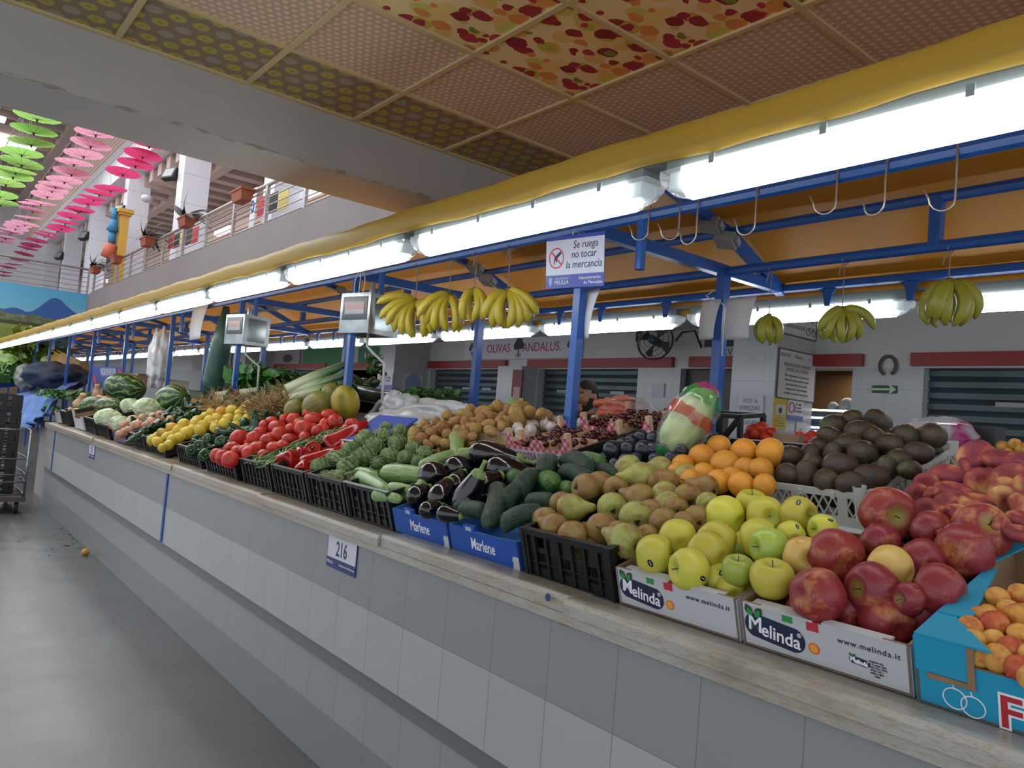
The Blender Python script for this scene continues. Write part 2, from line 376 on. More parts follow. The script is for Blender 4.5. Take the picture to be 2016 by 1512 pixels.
# ---------------------------------------------------------------- shop wall behind the stalls
fw.build("wall_louvre_end",None,kind="structure")
WX=7.2
M_shopwall=tile_wall('shop_wall_tile',.42,.42,'#a9adb3','#92969c',split=(2.285,'#bfc1c4'),gw=.006)
M_pilR=tile_wall('pillar_tile',.42,.42,'#a6a2a6','#928e92',axis=0,gw=.006)
M_pilL=tile_wall('pillar_face',.42,.42,'#a4a9b0','#8c9096',axis=1,gw=.006)
M_red=flat('red_lintel','#8e2129',.4); M_dark=flat('dark_interior','#26282b',.7)
openings=[(2.2-2.2,3.0),(3.66,4.5),(4.9,5.75),(6.42,8.32),(9.24,11.2),(12.2,14.6),(15.6,18.0),(19,21.4)]
wl=MB(); prev=-3.0
for a,b in openings:
    wl.box((WX,prev,0),(WX+.25,a,2.285),M_shopwall); wl.box((WX,a,2.285),(WX+.25,b,2.9),M_shopwall) ; wl.box((WX,prev,2.285),(WX+.25,a,2.9),M_shopwall); prev=b
wl.box((WX,prev,0),(WX+.25,60,2.9),M_shopwall)
wl.build('wall_shops',None,kind='structure')
boxo('wall_behind_shops',(8.9,-3,0),(9.0,60,2.9),flat('shop_back','#8a6a48',.8))

M_shut=nz('shutter_steel',[(.3,'#46525a'),(.7,'#55636b')],3,2,.45,.3)
def shutter(a,b,label,top=2.3,slots=True):
    r=empty('roller_shutter',(WX+.12,(a+b)/2,0),label=label,cat='shutter'); h=(b-a)/2
    m=MB(); z=0
    while z<top:
        m.add([(.02,-h,z),(-.012,-h,z+.02),(-.012,-h,z+.07),(.02,-h,z+.1),(.02,h,z),(-.012,h,z+.02),(-.012,h,z+.07),(.02,h,z+.1)],[(0,4,5,1),(1,5,6,2),(2,6,7,3)],M_shut); z+=.1
    m.build('curtain',None,r)
    if slots:
        for k in (-.5,0,.5): MB().box((-.02,k*h*1.1-.12,1.96),(-.01,k*h*1.1+.12,2.0),flat('slot_metal','#8f989e',.4)).build('slot',None,r)
def lintel(a,b,label):
    o=MB().box((WX-.06,a,2.3),(WX-.001,b,2.42),M_red).build('lintel',None); tag(o,label,'lintel')
shutter(0,3.0,'dark grey roller shutter closed at the far right, right of the horseshoe'); lintel(-.5,3.1,'red lintel above the roller shutter at the far right')
lintel(3.55,4.62,'short red lintel above the lit shop opening beside the notice pillar')
shutter(6.42,8.32,'grey roller shutter closed below the wall fan'); lintel(5.85,8.53,'red lintel above the shutter below the wall fan')
lintel(4.7,5.6,'red lintel above the dark doorway behind the cabbage bag')
shutter(9.24,11.2,'grey roller shutter left of the tall red poster'); lintel(9.05,11.22,'red lintel under the olives shop sign')
lintel(12.0,14.7,'red lintel under the green shop signs'); 
shutter(15.6,18.0,'grey roller shutter far down the aisle',slots=False); lintel(15.3,18.2,'red lintel far down the aisle above a shutter')
shutter(19,21.4,'most distant grey roller shutter of the aisle',slots=False); lintel(18.8,21.6,'most distant red lintel of the aisle')
# pillars in front of the shop wall
for k,(y0,y1) in enumerate([(4.06,4.55),(11.26,11.8),(18.4,18.95)]):
    m=MB(); m.box((6.5,y0+.004,0),(WX,y1,2.75),M_pilL); m.box((6.5,y0,0),(WX,y0+.004,2.75),M_pilR); m.build('pillar_%d'%k,None,kind='structure').name='trim_%d'%(20+k)
m=MB(); m.box((6.9,8.35,0),(WX,8.9,2.3),M_pilL); m.build('trim_23',None,kind='structure')
# dark doorway and shop interior
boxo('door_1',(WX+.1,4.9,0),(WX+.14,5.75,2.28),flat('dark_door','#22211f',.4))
area('shop_light',(8.2,3.9,2.4),(0,0,0),1.2,1.2,14,(1,.85,.7))
# ---------------------------------------------------------------- counter of the near stall
CY0,CY1=-1.2,10.85
def counter_tiles():
    m=N('counter_tile'); co=m.n('ShaderNodeTexCoord').outputs['Object']; sp=m.n('ShaderNodeSeparateXYZ'); m.l(co,sp.inputs[0])
    y=sp.outputs[1]; z=sp.outputs[2]
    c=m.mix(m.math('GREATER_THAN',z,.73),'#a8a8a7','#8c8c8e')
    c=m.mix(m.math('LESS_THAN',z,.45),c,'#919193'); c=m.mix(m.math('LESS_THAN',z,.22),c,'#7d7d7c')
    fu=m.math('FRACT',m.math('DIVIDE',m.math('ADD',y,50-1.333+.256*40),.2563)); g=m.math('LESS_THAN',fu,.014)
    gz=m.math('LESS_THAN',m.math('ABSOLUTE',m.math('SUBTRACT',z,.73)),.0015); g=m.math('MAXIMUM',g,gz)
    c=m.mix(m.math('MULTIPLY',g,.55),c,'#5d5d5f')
    fu2=m.math('FLOOR',m.math('DIVIDE',m.math('ADD',y,50-1.333+.256*40),.2563)); wn=m.n('ShaderNodeTexWhiteNoise',noise_dimensions='1D'); m.l(fu2,wn.inputs['W'])
    c=m.mix(m.math('MULTIPLY',wn.outputs['Value'],.12),c,'#808080')
    st=m.noise(m.mapped(co,(1,.8,5)),5,5); d=m.math('MULTIPLY',m.math('GREATER_THAN',st,.56),m.math('GREATER_THAN',m.math('ADD',z,m.math('MULTIPLY',m.noise(co,9,4),.08)),1.0))
    c=m.mix(m.math('MULTIPLY',d,.7),c,'#8a6a50')
    m.base(c); return m.set(.3)
MT=counter_tiles()
ct=empty('market_counter',(1.49,4.8,0),label='long tiled market counter of grey and white tiles under the fruit crates',cat='counter')
def cpart(name,a,b,mat,**tg): o=MB().box(a,b,mat).build(name,None,ct,**tg); o.location=(-1.49,-4.8,0); return o
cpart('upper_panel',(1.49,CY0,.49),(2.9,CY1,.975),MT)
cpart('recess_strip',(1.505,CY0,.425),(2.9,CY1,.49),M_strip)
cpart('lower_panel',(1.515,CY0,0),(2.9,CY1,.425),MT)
for y in (5.47,10.2):
    cpart('blue_joint_strip',(1.482,y-.018,.495),(1.49,y+.018,.965),flat('blue_strip','#2c4aa0',.4),label='blue vertical joint strip')
edges=[CY0,1.50,2.52,3.75,5.3,6.55,7.9,9.3,CY1]
for i in range(len(edges)-1):
    a,b=edges[i],edges[i+1]; dx=[0,.012,.0,.01,.004,.01,0,.008][i]
    m=MB(); y0,y1=a+.004,b-.002; x=1.452+dx; zt=[1.032,1.036,1.03,1.034,1.03,1.026,1.03,1.026][i]
    prof=[(x,.992),(x,zt-.012),(x+.004,zt-.003),(x+.012,zt),(2.9,zt),(2.9,.992)]
    vs=[(p[0],y0,p[1]) for p in prof]+[(p[0],y1,p[1]) for p in prof]; n=len(prof)
    fs=[tuple(range(n)),tuple(range(2*n-1,n-1,-1))]+[(k,k+n,(k+1)%n+n,(k+1)%n) for k in range(n)]
    m.add(vs,fs,M_marble); o=m.build('marble_slab',None,ct); o.location=(-1.49,-4.8,0)
cpart('marble_underlay',(1.466,CY0,.962),(2.9,CY1,.99),M_marble)
# number plates
M_ink=flat('navy_ink','#1d2340',.5); M_plate=flat('plate_white','#c9cbd6',.35); M_pblue=flat('plate_blue','#28306e',.4); M_wt=flat('white_ink','#e6e8ee',.5)
DN=Vector((0,-1,0)); UP=Vector((0,0,1)); NX=Vector((-1,0,0))
def plate(num,y,z,label,s=1):
    r=empty('number_plate',(1.487,y,z),label=label,cat='sign'); 
    quad((0,0,0),DN,UP,.262*s,.135*s,.004,M_pblue,r,'backing')
    quad((-.0022,0,.018*s),DN,UP,.252*s,.088*s,.001,M_plate,r,'white_field')
    put_text(r,num,(-.003,0,.014*s),DN,UP,.085*s,M_ink,'number',.78,bold=.0012)
    put_text(r,'MELILLA',(-.003,.095*s,-.045*s),DN,UP,.016*s,M_wt,'lettering'); put_text(r,'Administracion de Mercados',(-.003,-.055*s,-.045*s),DN,UP,.012*s,M_wt,'lettering')
p=H(673,1092,0,1.487); plate('216',p.y,p.z,'white and navy plate with number 216 on the counter tiles')
p=H(181,889,0,1.487); plate('215',p.y,p.z,'small far number plate on the counter tiles below the cabbages',.95)
# ---------------------------------------------------------------- sloping display boards
def board(x0,z0,x1,z1,y0,y1,label):
    r=MB(); 
    vs=[(x0,y0,z0-.02),(x1,y0,z1-.02),(x1,y0,z1),(x0,y0,z0)]; vs+=[(a,y1,c) for a,_,c in vs]
    r.add(vs,[(0,1,2,3),(7,6,5,4),(0,4,5,1),(1,5,6,2),(2,6,7,3),(3,7,4,0)],nz('old_board',[(.3,'#57473a'),(.7,'#6e5c4a')],6,3,.7))
    for y in [y0+.1+k*1.3 for k in range(int((y1-y0)/1.3)+1)]: r.box((x1-.04,y-.02,1.03),(x1,y+.02,z1-.015))
    return r.build('display_board',None,None,label=label,cat='board')
board(1.62,1.038,2.12,1.185,-.9,10.4,'sloping wooden board under the front row of crates')
board(2.14,1.245,2.86,1.47,-.9,10.4,'higher sloping wooden board under the second row of crates')
# ---------------------------------------------------------------- blue steel frame of the stall
PY=[2.58+2.285*k for k in range(-1,13)]
M_fab=N('canopy_fabric'); 
def fabric(name,c,tc):
    m=N(name); co=m.coord(False); m.base(m.ramp(m.noise(m.mapped(co,(1,.4,1)),1.5,3),[(.3,c),(.7,tc)]))
    m.bump(m.noise(m.mapped(co,(1.5,.3,1)),2.5,3),.12,.02); m.b.inputs['Roughness'].default_value=.38
    tr=m.n('ShaderNodeBsdfTranslucent'); tr.inputs[0].default_value=srgb('#f6d090' if 'orange' in name else '#eee0a0'); mx=m.n('ShaderNodeMixShader'); mx.inputs[0].default_value=.42
    out=m.t.nodes['Material Output']; m.l(m.b.outputs[0],mx.inputs[1]); m.l(tr.outputs[0],mx.inputs[2]); m.l(mx.outputs[0],out.inputs[0]); return m.m
M_can=fabric('orange_canopy','#e0a032','#e8ab40'); M_val=fabric('yellow_valance','#c19a38','#c9a340')
fr=empty('stall_frame',(2.45,2.58,0),label='blue painted steel frame of posts and rails carrying the canopy',cat='frame')
def fpart(name,mb): o=mb.build(name,M_blue,fr); o.location=(-2.45,-2.58,0); return o
YA,YB=-1.0,30.5
for (x,z,n,wd) in ((2.45,2.435,'front_rail',.045),(3.55,2.66,'upper_rail',.045),(3.55,2.435,'lower_rail',.045),(4.12,2.435,'rear_rail',.045)):
    fpart(n,MB().tube([(x,YA,z),(x,YB,z)],wd/2+.004,8))
for i,y in enumerate(PY):
    fpart('post',MB().box((2.428,y-.022,1.03 if y<10.9 else 0),(2.472,y+.022,2.42)))
    fpart('post',MB().box((3.522,y-.028,0),(3.578,y+.028,2.42)))
    fpart('cross_beam',MB().box((2.45,y-.025,2.41),(4.14,y+.025,2.47)))
    fpart('rafter',MB().bar((2.95,y,2.80),(3.55,y,2.665),.05).bar((3.55,y,2.665),(4.14,y,2.42),.055))
    fpart('strut',MB().box((3.525,y+1.14,2.43),(3.575,y+1.19,2.66)))
    fpart('stub',MB().tube([(2.45,y-.36,2.42),(2.45,y-.36,2.20)],.022,8))
for y in [p+ .42*k for p in PY for k in (1,2.1,3.6,4.7)]:
    m=MB(); pts=[(-.075,0),(-.05,-.012),(-.03,-.035),(-.02,-.07),(-.016,-.11),(.016,-.11),(.02,-.07),(.03,-.035),(.05,-.012),(.075,0)]
    T=frame_mat((4.12,y,2.42),Vector((0,1,0)),UP); n=len(pts)
    vs=[(a,b,-.006) for a,b in pts]+[(a,b,.006) for a,b in pts]
    m.add(vs,[tuple(range(n)),tuple(range(2*n-1,n-1,-1))]+[(k,k+n,(k+1)%n+n,(k+1)%n) for k in range(n)],None,T)
    fpart('curved_bracket',m)
# canopy
def sheet(prof,y0,y1,ny,mat,name,label,cat,sag=.01,close=None,th=.004):
    m=MB(); n=len(prof); vs=[]
    for j in range(ny+1):
        y=y0+(y1-y0)*j/ny
        for i,(x,z) in enumerate(prof):
            a=math.sin(j*2.1+i*1.3)*sag*.5+math.sin(j*.7)*sag*.6
            vs.append((x+a*.3,y,z+a))
    fs=[(j*n+i,j*n+i+1,(j+1)*n+i+1,(j+1)*n+i) for j in range(ny) for i in range(n-1)]
    m.add(vs,fs,mat); o=m.build(name,None,None,True,label=label,cat=cat)
    md=o.modifiers.new('th','SOLIDIFY'); md.thickness=th; return o
sheet([(1.80,2.43),(2.05,2.56),(2.35,2.66),(2.75,2.78),(3.1,2.80),(3.55,2.715),(3.85,2.60),(4.16,2.475),(4.2,2.44)],YA,YB,90,M_can,'canopy','orange fabric canopy stretched over the blue stall frame','canopy',.006)
sheet([(4.2,2.44),(4.21,2.40),(4.215,2.355),(4.205,2.33)],YA,YB,90,M_can,'rear_valance','orange fabric strip along the rear edge of the canopy','canopy',.004)
vp=[(1.80,2.425),(1.765,2.432),(1.738,2.418),(1.728,2.39),(1.726,2.345),(1.733,2.315)]
vo=sheet(vp,YA,YB,230,M_val,'valance','long yellow fabric strip along the front edge of the canopy','canopy',.009)
# lamps
M_tube=N('tube_light'); M_tube.base('#ffffff'); M_tube.b.inputs['Emission Color'].default_value=(.9,.97,1,1); M_tube=M_tube.set(.5,Emission_Strength=LAMP)
M_hous=flat('lamp_housing','#7d8584',.5); M_dif=N('clear_diffuser'); M_dif.base('#eef4f6'); M_dif.b.inputs['Transmission Weight'].default_value=.9; M_dif.b.inputs['Emission Color'].default_value=(.88,.96,1,1); M_dif=M_dif.set(.08,Emission_Strength=.12,IOR=1.04)
def make_lamp(L):
    r=empty('tube_lamp')
    MB().box((-.04,-L/2+.02,.02),(.05,L/2-.02,.075),M_hous).build('housing',None,r)
    def dome(a,t,rr,z): return (rr,z)
    m=MB(); prof=[(-.05,.028),(-.052,-.005),(-.04,-.038),(-.012,-.055),(.012,-.055),(.04,-.038),(.052,-.005),(.05,.028)]
    n=len(prof); vs=[]
    for y,s in ((-L/2,.55),(-L/2+.03,.85),(-L/2+.07,1),(L/2-.07,1),(L/2-.03,.85),(L/2,.55)):
        vs+=[(x*(.8+.2*s),y,.028+(z-.028)*s) for x,z in prof]
    fs=[(j*n+i,j*n+i+1,(j+1)*n+i+1,(j+1)*n+i) for j in range(5) for i in range(n-1)]+[tuple(range(n)),tuple(range(6*n-1,5*n-1,-1))]
    m.add(vs,fs,M_dif); m.build('diffuser',None,r,True)
    m=MB(); pf=[(-.052,.026),(-.055,-.006),(-.042,-.041),(-.013,-.059),(.013,-.059),(.042,-.041),(.055,-.006),(.052,.026)]; vs=[(x,y,z) for y in (-L/2+.085,L/2-.085) for x,z in pf]; m.add(vs,[(i,i+1,9+i,8+i) for i in range(7)]+[tuple(range(8)),tuple(range(15,7,-1)),(0,8,15,7)],M_tube); m.build('tube',None,r)
    for s in (-1,1): MB().box((-.035,s*(L/2-.06)-.03,-.03),(.035,s*(L/2-.06)+.03,.02),flat('lamp_end','#c9d2d4',.4)).build('end_cap',None,r)
    for k in (-.36,-.12,.12,.36): MB().box((-.058,k*L-.009,.012),(-.05,k*L+.009,.04),flat('clip','#8c9494',.4)).build('clip',None,r)
    return r
lp=make_lamp(1.39)
for k in range(-1,20):
    c=lp if k==-1 else copy_tree(lp); c.location=(1.78,2.265+1.443*k,2.262)
    tag(c,('tube lamp at the far right front, brightest and nearest to the viewer' if k==-1 else 'front tube lamp above the pears, %s from the right'%ordi(k+1) if k<5 else 'small distant tube lamp of the front row under the yellow valance'),'lamp','front row of tube lamps')
lq=make_lamp(1.47)
for k in range(-1,18):
    c=lq if k==-1 else copy_tree(lq); c.location=(4.2,2.565+1.55*k,2.30)
    tag(c,('rear tube lamp at the right edge behind the largest banana bunch' if k==-1 else 'rear tube lamp behind the bananas, %s from the right'%ordi(k+1) if k<5 else 'small distant tube lamp of the rear row under the canopy'),'lamp','rear row of tube lamps')
MB().box((1.745,YA,2.318),(1.835,YB,2.335),M_hous).box((4.165,YA,2.37),(4.235,YB,2.385),M_hous).build('lamp_channel',None,None,label='grey metal channels carrying the tube lamps along the canopy edges',cat='channel')
# hooks on the front rail
M_wire=flat('hook_wire','#b9b4ae',.3,.8)
def hook(y,L,label,tw=0):
    r=empty('meat_hook',(2.45,y,2.46),(0,0,tw),label=label,cat='hook',group='steel hooks on the front rail')
    pts=[(0.03,0,-.03),(.025,0,.005),(0,0,.012),(-.03,0,-.02),(-.032,0.0,-L*.5),(-.03,0,-L)]
    pts+=[(-.03,.035-.035*math.cos(a),-L-.038*math.sin(a)) for a in [math.pi*k/7 for k in range(1,8)]]+[(-.03,.085,-L+.03)]
    MB().tube(pts,.0035,6,M_wire).build('wire',None,r,True)
for i,(px,py2) in enumerate([(1268,472),(1325,472),(1368,478),(1482,460),(1637,420),(1742,418),(1868,414)]):
    p=H(px,py2,0,2.42); hook(p.y,2.46-p.z-.035,'bare steel hook on the front rail, %s from the left'%ordi(i),[.5,.7,.1,.2,.4,-.1,.5][i])
# ---------------------------------------------------------------- signs on posts
def font_sign():
    pc=H(1131,514,0,2.40); r=empty('hanging_sign',pc,(0,0,0),label='white and blue sign asking not to touch the goods, hung on the blue post',cat='sign')
    xa=Vector((.06,-1,-.035)).normalized(); ya=(Vector((-.12,0,1))+Vector((0,-.05,0))).normalized(); ya=(ya-xa*ya.dot(xa)).normalized()
    nrm=xa.cross(ya); W_,H_=.37,.245
    quad((0,0,0),xa,ya,W_,H_,.004,flat('sign_blue','#3345a0',.35),r,'board')
    quad(nrm*.0025+ya*.022,xa,ya,W_,.165,.001,flat('sign_white','#c3c7dc',.35),r,'white_field')
    o=lambda x,y: nrm*.0035+xa*x+ya*y
    for t,x,y in (('Se ruega',.07,.075),('no tocar',.06,.03),('la mercancía',.06,-.017)): put_text(r,t,o(x,y),xa,ya,.05,M_ink,'lettering',.9,shear=.15)
    red=flat('sign_red','#c8304a',.4)
    ring=MB(); T=frame_mat(o(-.115,.02),xa,ya); n=28
    vs=[(q*math.cos(2*math.pi*k/n),q*math.sin(2*math.pi*k/n),0) for q in (.05,.043) for k in range(n)]
    ring.add(vs,[(k,(k+1)%n,n+(k+1)%n,n+k) for k in range(n)],red,T); ring.add([(-.038,.03,.0002),(-.032,.036,.0002),(.038,-.03,.0002),(.032,-.036,.0002)],[(0,1,2,3)],red,T); ring.build('prohibition_ring',None,r)
    poly([(-.02,-.03),(-.016,-.032),(-.008,-.008),(-.002,-.02),(.003,-.018),(0,-.004),(.03,.02),(.026,.034),(-.006,.012),(-.016,.0)],o(-.113,.02),xa,ya,.0003,M_ink,r,'hand_symbol')
    put_text(r,'MELILLA',o(-.08,-.096),xa,ya,.026,M_wt,'lettering'); put_text(r,'CIUDAD AUTONOMA',o(-.08,-.078),xa,ya,.009,M_wt,'lettering')
    put_text(r,'Administración',o(.1,-.08),xa,ya,.022,M_wt,'lettering'); put_text(r,'de Mercados',o(.12,-.102),xa,ya,.022,M_wt,'lettering')
    poly([(-.012,.018),(-.006,.012),(0,.02),(.006,.012),(.012,.018),(.012,-.01),(.006,-.018),(.002,-.03),(-.002,-.03),(-.006,-.018),(-.012,-.01)],o(-.152,-.086),xa,ya,.0003,flat('crest_pale','#9aa4dc',.5),r,'crest')
    MB().tube([nrm*-.003+ya*.12+xa*-.02,ya*.15+xa*.0,nrm*-.003+ya*.12+xa*.03],.002,5,M_wire).build('wire_hanger',None,r)
font_sign()
M_paper=flat('white_paper','#c6c6cb',.7)
def paper(px0,py0,px1,py1,X,label,curl=.02,ax=0):
    a=H(px0,py0,ax,X); b=H(px1,py1,ax,X); c=(a+b)/2; m=MB(); n=8; vs=[]
    for j in range(n+1):
        for i in range(3):
            z=a.z+(b.z-a.z)*j/n; 
            if ax==0: y=a.y+(b.y-a.y)*i/2; vs.append((X-curl*math.sin(j/n*2.6)-.01*i*i*j/n,y,z))
            else: x=a.x+(b.x-a.x)*i/2; vs.append((x,X-curl*math.sin(j/n*2.6),z))
    vs=[Vector(v)-c for v in vs]
    m.add(vs,[(j*3+i,j*3+i+1,j*3+i+4,j*3+i+3) for j in range(n) for i in range(2)],M_paper)
    o=m.build('paper_sheet',None,None,True,loc=c,label=label,cat='paper'); md=o.modifiers.new('t','SOLIDIFY'); md.thickness=.0012; return o
paper(1150,572,1174,668,2.50,'white paper sheet hanging behind the blue post with the sign')
paper(1384,592,1415,668,3.50,'white sheet taped to the left side of the tall blue post')
paper(1434,588,1484,668,3.50,'white sheet taped to the right side of the tall blue post')
paper(382,604,404,667,2.4,'white sheet hanging from the front rail above the leaves')
# small grey boxes on rafters
gb=flat('junction_grey','#8a8a86',.6)
for px,py2,X,l in [(1398,442,3.40,'round grey junction box on the rafter, near the steel hooks'),(1430,473,3.5,'square grey junction box under the rafter, near the steel hooks'),(935,527,3.4,'grey junction box on the rafter above the bananas'),(960,552,3.5,'lower grey junction box on the rafter above the bananas'),(675,573,3.4,'grey box on the rafter left of the steel scale'),(536,606,3.45,'far grey box on the rafter above the leeks')]:
    p=H(px,py2,0,X); r=empty('junction_box',p,(0.2,.4,.3),label=l,cat='junction box'); MB().box((-.045,-.055,-.03),(.045,.055,.03),gb).build('case',None,r); MB().box((-.03,-.075,-.018),(.03,-.055,.018),gb).build('socket',None,r)
# cable loops
M_cable=flat('white_cable','#c4c4c4',.5)
def cable(pts,label,r=.004,mat=M_cable):
    MB().tube(pts,r,6,mat).build('cable',None,None,True,label=label,cat='cable')
c=H(708,560,0,2.40); cable([c+Vector((0,.075*math.sin(a),.095*math.cos(a)-.0)) for a in [.3+5.9*k/16 for k in range(17)]]+[c+Vector((0,.0,-.06)),c+Vector((0,-.05,-.12))],'white cable loop on the blue post above the steel scale')
c=H(1412,582,0,3.5); cable([c+Vector((0,.03,.03)),c+Vector((-.02,.06,0)),c+Vector((0,.02,-.03)),c+Vector((-.03,-.03,-.03)),c+Vector((0,-.05,-.06)),c+Vector((0.02,-.04,-.2)),c+Vector((0,-.06,-.34))],'thin white cable knotted around the tall blue post')
# steel scales hanging at posts
M_inox=nz('stainless',[(.3,'#83878a'),(.7,'#a9adaf')],8,2,.25,.9)
def scale(px,py2,X,s,label):
    p=H(px,py2,0,X); r=empty('hanging_scale',p,(0,0,math.radians(14)),label=label,cat='scale')
    MB().box((-.13,-.14,-.13),(.13,.14,.13),M_inox).build('housing',None,r)
    quad((-.132,0,.03),DN,UP,.23,.15,.004,flat('display_bezel','#1c1d20',.3),r,'display')
    quad((-.135,0,.045),DN,UP,.18,.05,.002,flat('display_red','#8f5a52',.3),r,'dial'); quad((-.135,0,.005),DN,UP,.18,.03,.002,flat('display_grey','#8d9196',.2),r,'dial')
    MB().box((-.09,-.142,-.1),(.09,-.140,.1),flat('scale_window','#7f878b',.12,.6)).build('side_panel',None,r)
    MB().tube([(0,0,.13),(0,0,.22)],.02,8,M_inox).build('hanger',None,r)
    MB().tube([(0,0,-.13),(.0,0,-.2),(.04,-.02,-.24),(.11,-.06,-.3),(.12,-.06,-.55)],.009,6,M_cable).build('pan_arm',None,r,True)
    return r
scale(728,622,2.36,1,'steel hanging scale beside the left banana bunch'); scale(487,652,2.36,1,'farther steel hanging scale above the leafy greens')
def pan(px,py2,X,label,rad=.19):
    p=H(px,py2,0,X); r=empty('scale_pan',p,(0,.1,0),label=label,cat='scale pan')
    m=MB(); pr=[(.0,-.09),(rad*.55,-.085),(rad*.85,-.05),(rad,0),(rad+.008,.0),(rad*.87,-.055),(rad*.56,-.092),(0,-.097)]
    m.lathe(pr,28,M_inox); m.build('bowl',None,r,True)
    MB().tube([(rad*math.cos(a),rad*math.sin(a),0) for a in [2*math.pi*k/28 for k in range(29)]],.006,6,M_inox).build('rim',None,r,True)
pan(730,768,2.9,'round steel scale pan behind the yellow melon',.21); pan(462,752,2.9,'farther steel scale pan behind the leafy greens')
# ---------------------------------------------------------------- crates
AL=math.radians(16.5)
M_kraft=nz('kraft_card',[(.3,'#7d6348'),(.7,'#94785a')],8,3,.8,rnd=True)
M_blk=nz('black_plastic',[(.3,'#0e0f10'),(.7,'#1a1b1c')],10,2,.38,rnd=True)
M_wpl=flat('white_plastic','#b8bab6',.35)
M_wood=nz('crate_wood',[(.3,'#b59772'),(.7,'#cdb08a')],5,3,.65,st=(1,8,1),rnd=True)
M_bluebox=flat('marlene_blue','#1e4ea6',.5); M_bluein=flat('blue_card_edge','#4b86cf',.5)
M_whbox=flat('white_card','#b9bac0',.5); M_tri=flat('cyan_card','#1f93b9',.45)
def croot(name,x,y,z,label,cat='crate',al=AL,group=None): return empty(name,(x,y,z),(0,-al,0),label=label,cat=cat,group=group)
def cardbox(r,W,D,h,mat,inner=M_kraft,notch=0,th=.007,hb=None):
    hb=hb or h
    e=MB()
    # front panel outline (y,z) with lowered middle
    hw=W/2; f=[(-hw,0),(hw,0),(hw,h),(hw-.05,h),(hw-.09,h-notch),(-hw+.09,h-notch),(-hw+.05,h),(-hw,h)]
    for nm,x0,x1 in (('front_panel',0,th),('back_panel',D-th,D)):
        m=MB(); n=len(f); vs=[(x0,a,b) for a,b in f]+[(x1,a,b) for a,b in f]
        m.mats=[mat,inner]
        m.add(vs,[tuple(range(n-1,-1,-1)),tuple(range(n,2*n))]+[(k,(k+1)%n,n+(k+1)%n,n+k) for k in range(n)],mat)
        m.m[1]=1 if nm=='front_panel' else 0; 
        if nm=='back_panel': m.m[0]=1
        for q in range(2,len(m.m)): m.m[q]=1
        m.build(nm,None,r)
    for s in (-1,1):
        m=MB(); m.box((0,s*hw-(th if s>0 else 0),0),(D,s*hw+(0 if s>0 else th),hb),inner); m.box((0,s*hw+(0 if s>0 else -.0008),0),(D,s*hw+(.0008 if s>0 else 0),hb-.002),mat); m.build('side_panel',None,r)
    MB().box((0,-hw,0),(D,hw,.006),inner).build('base',None,r)
def blackcrate(r,W,D,h,mat=M_blk,rim=.012):
    hw=W/2
    def wall(T,L,name):
        m=MB(); m.box((-L/2,-.004,0),(L/2,.004,.03),mat,T); m.box((-L/2-.004,-.011,h-rim-.006),(L/2+.004,.006,h),mat,T)
        m.box((-L/2,-.004,h*.52),(L/2,.004,h*.52+.014),mat,T); m.box((-L/2,-.007,h*.3),(L/2,.004,h*.3+.006),mat,T)
        n=int(L/.048)
        for i in range(n+1):
            x=-L/2+L*i/n; m.box((x-.005,-.01,0),(x+.005,.004,h-rim),mat,T)
        for i in range(n):
            x=-L/2+L*(i+.5)/n
            if i%3!=1: m.box((x-.018,-.003,h*.52),(x+.018,.003,h-rim),mat,T)
            if i%2==0: m.box((x-.018,-.003,.02),(x+.018,.003,h*.52),mat,T)
            for q in (-.009,0,.009): m.box((x+q-.0015,-.004,.03),(x+q+.0015,.004,h*.5),mat,T)
        m.build(name,None,r)
    wall(frame_mat((.01,0,0),(0,-1,0),(1,0,0))@Matrix.Identity(4) if False else Matrix(((0,1,0,.01),(-1,0,0,0),(0,0,1,0),(0,0,0,1))),W,'end_wall')
    wall(Matrix(((0,-1,0,D-.01),(1,0,0,0),(0,0,1,0),(0,0,0,1))),W,'end_wall')
    wall(Matrix(((1,0,0,D/2),(0,1,0,-hw+.008),(0,0,1,0),(0,0,0,1))),D,'side_wall')
    wall(Matrix(((-1,0,0,D/2),(0,-1,0,hw-.008),(0,0,1,0),(0,0,0,1))),D,'side_wall')
    MB().box((0,-hw,0),(D,hw,.006),mat).build('base',None,r)
    for a in (0.012,D-.012):
        for s in (-1,1): MB().box((a-.014,s*(hw-.012)-.012,0),(a+.014,s*(hw-.012)+.012,h),mat).build('corner_post',None,r)
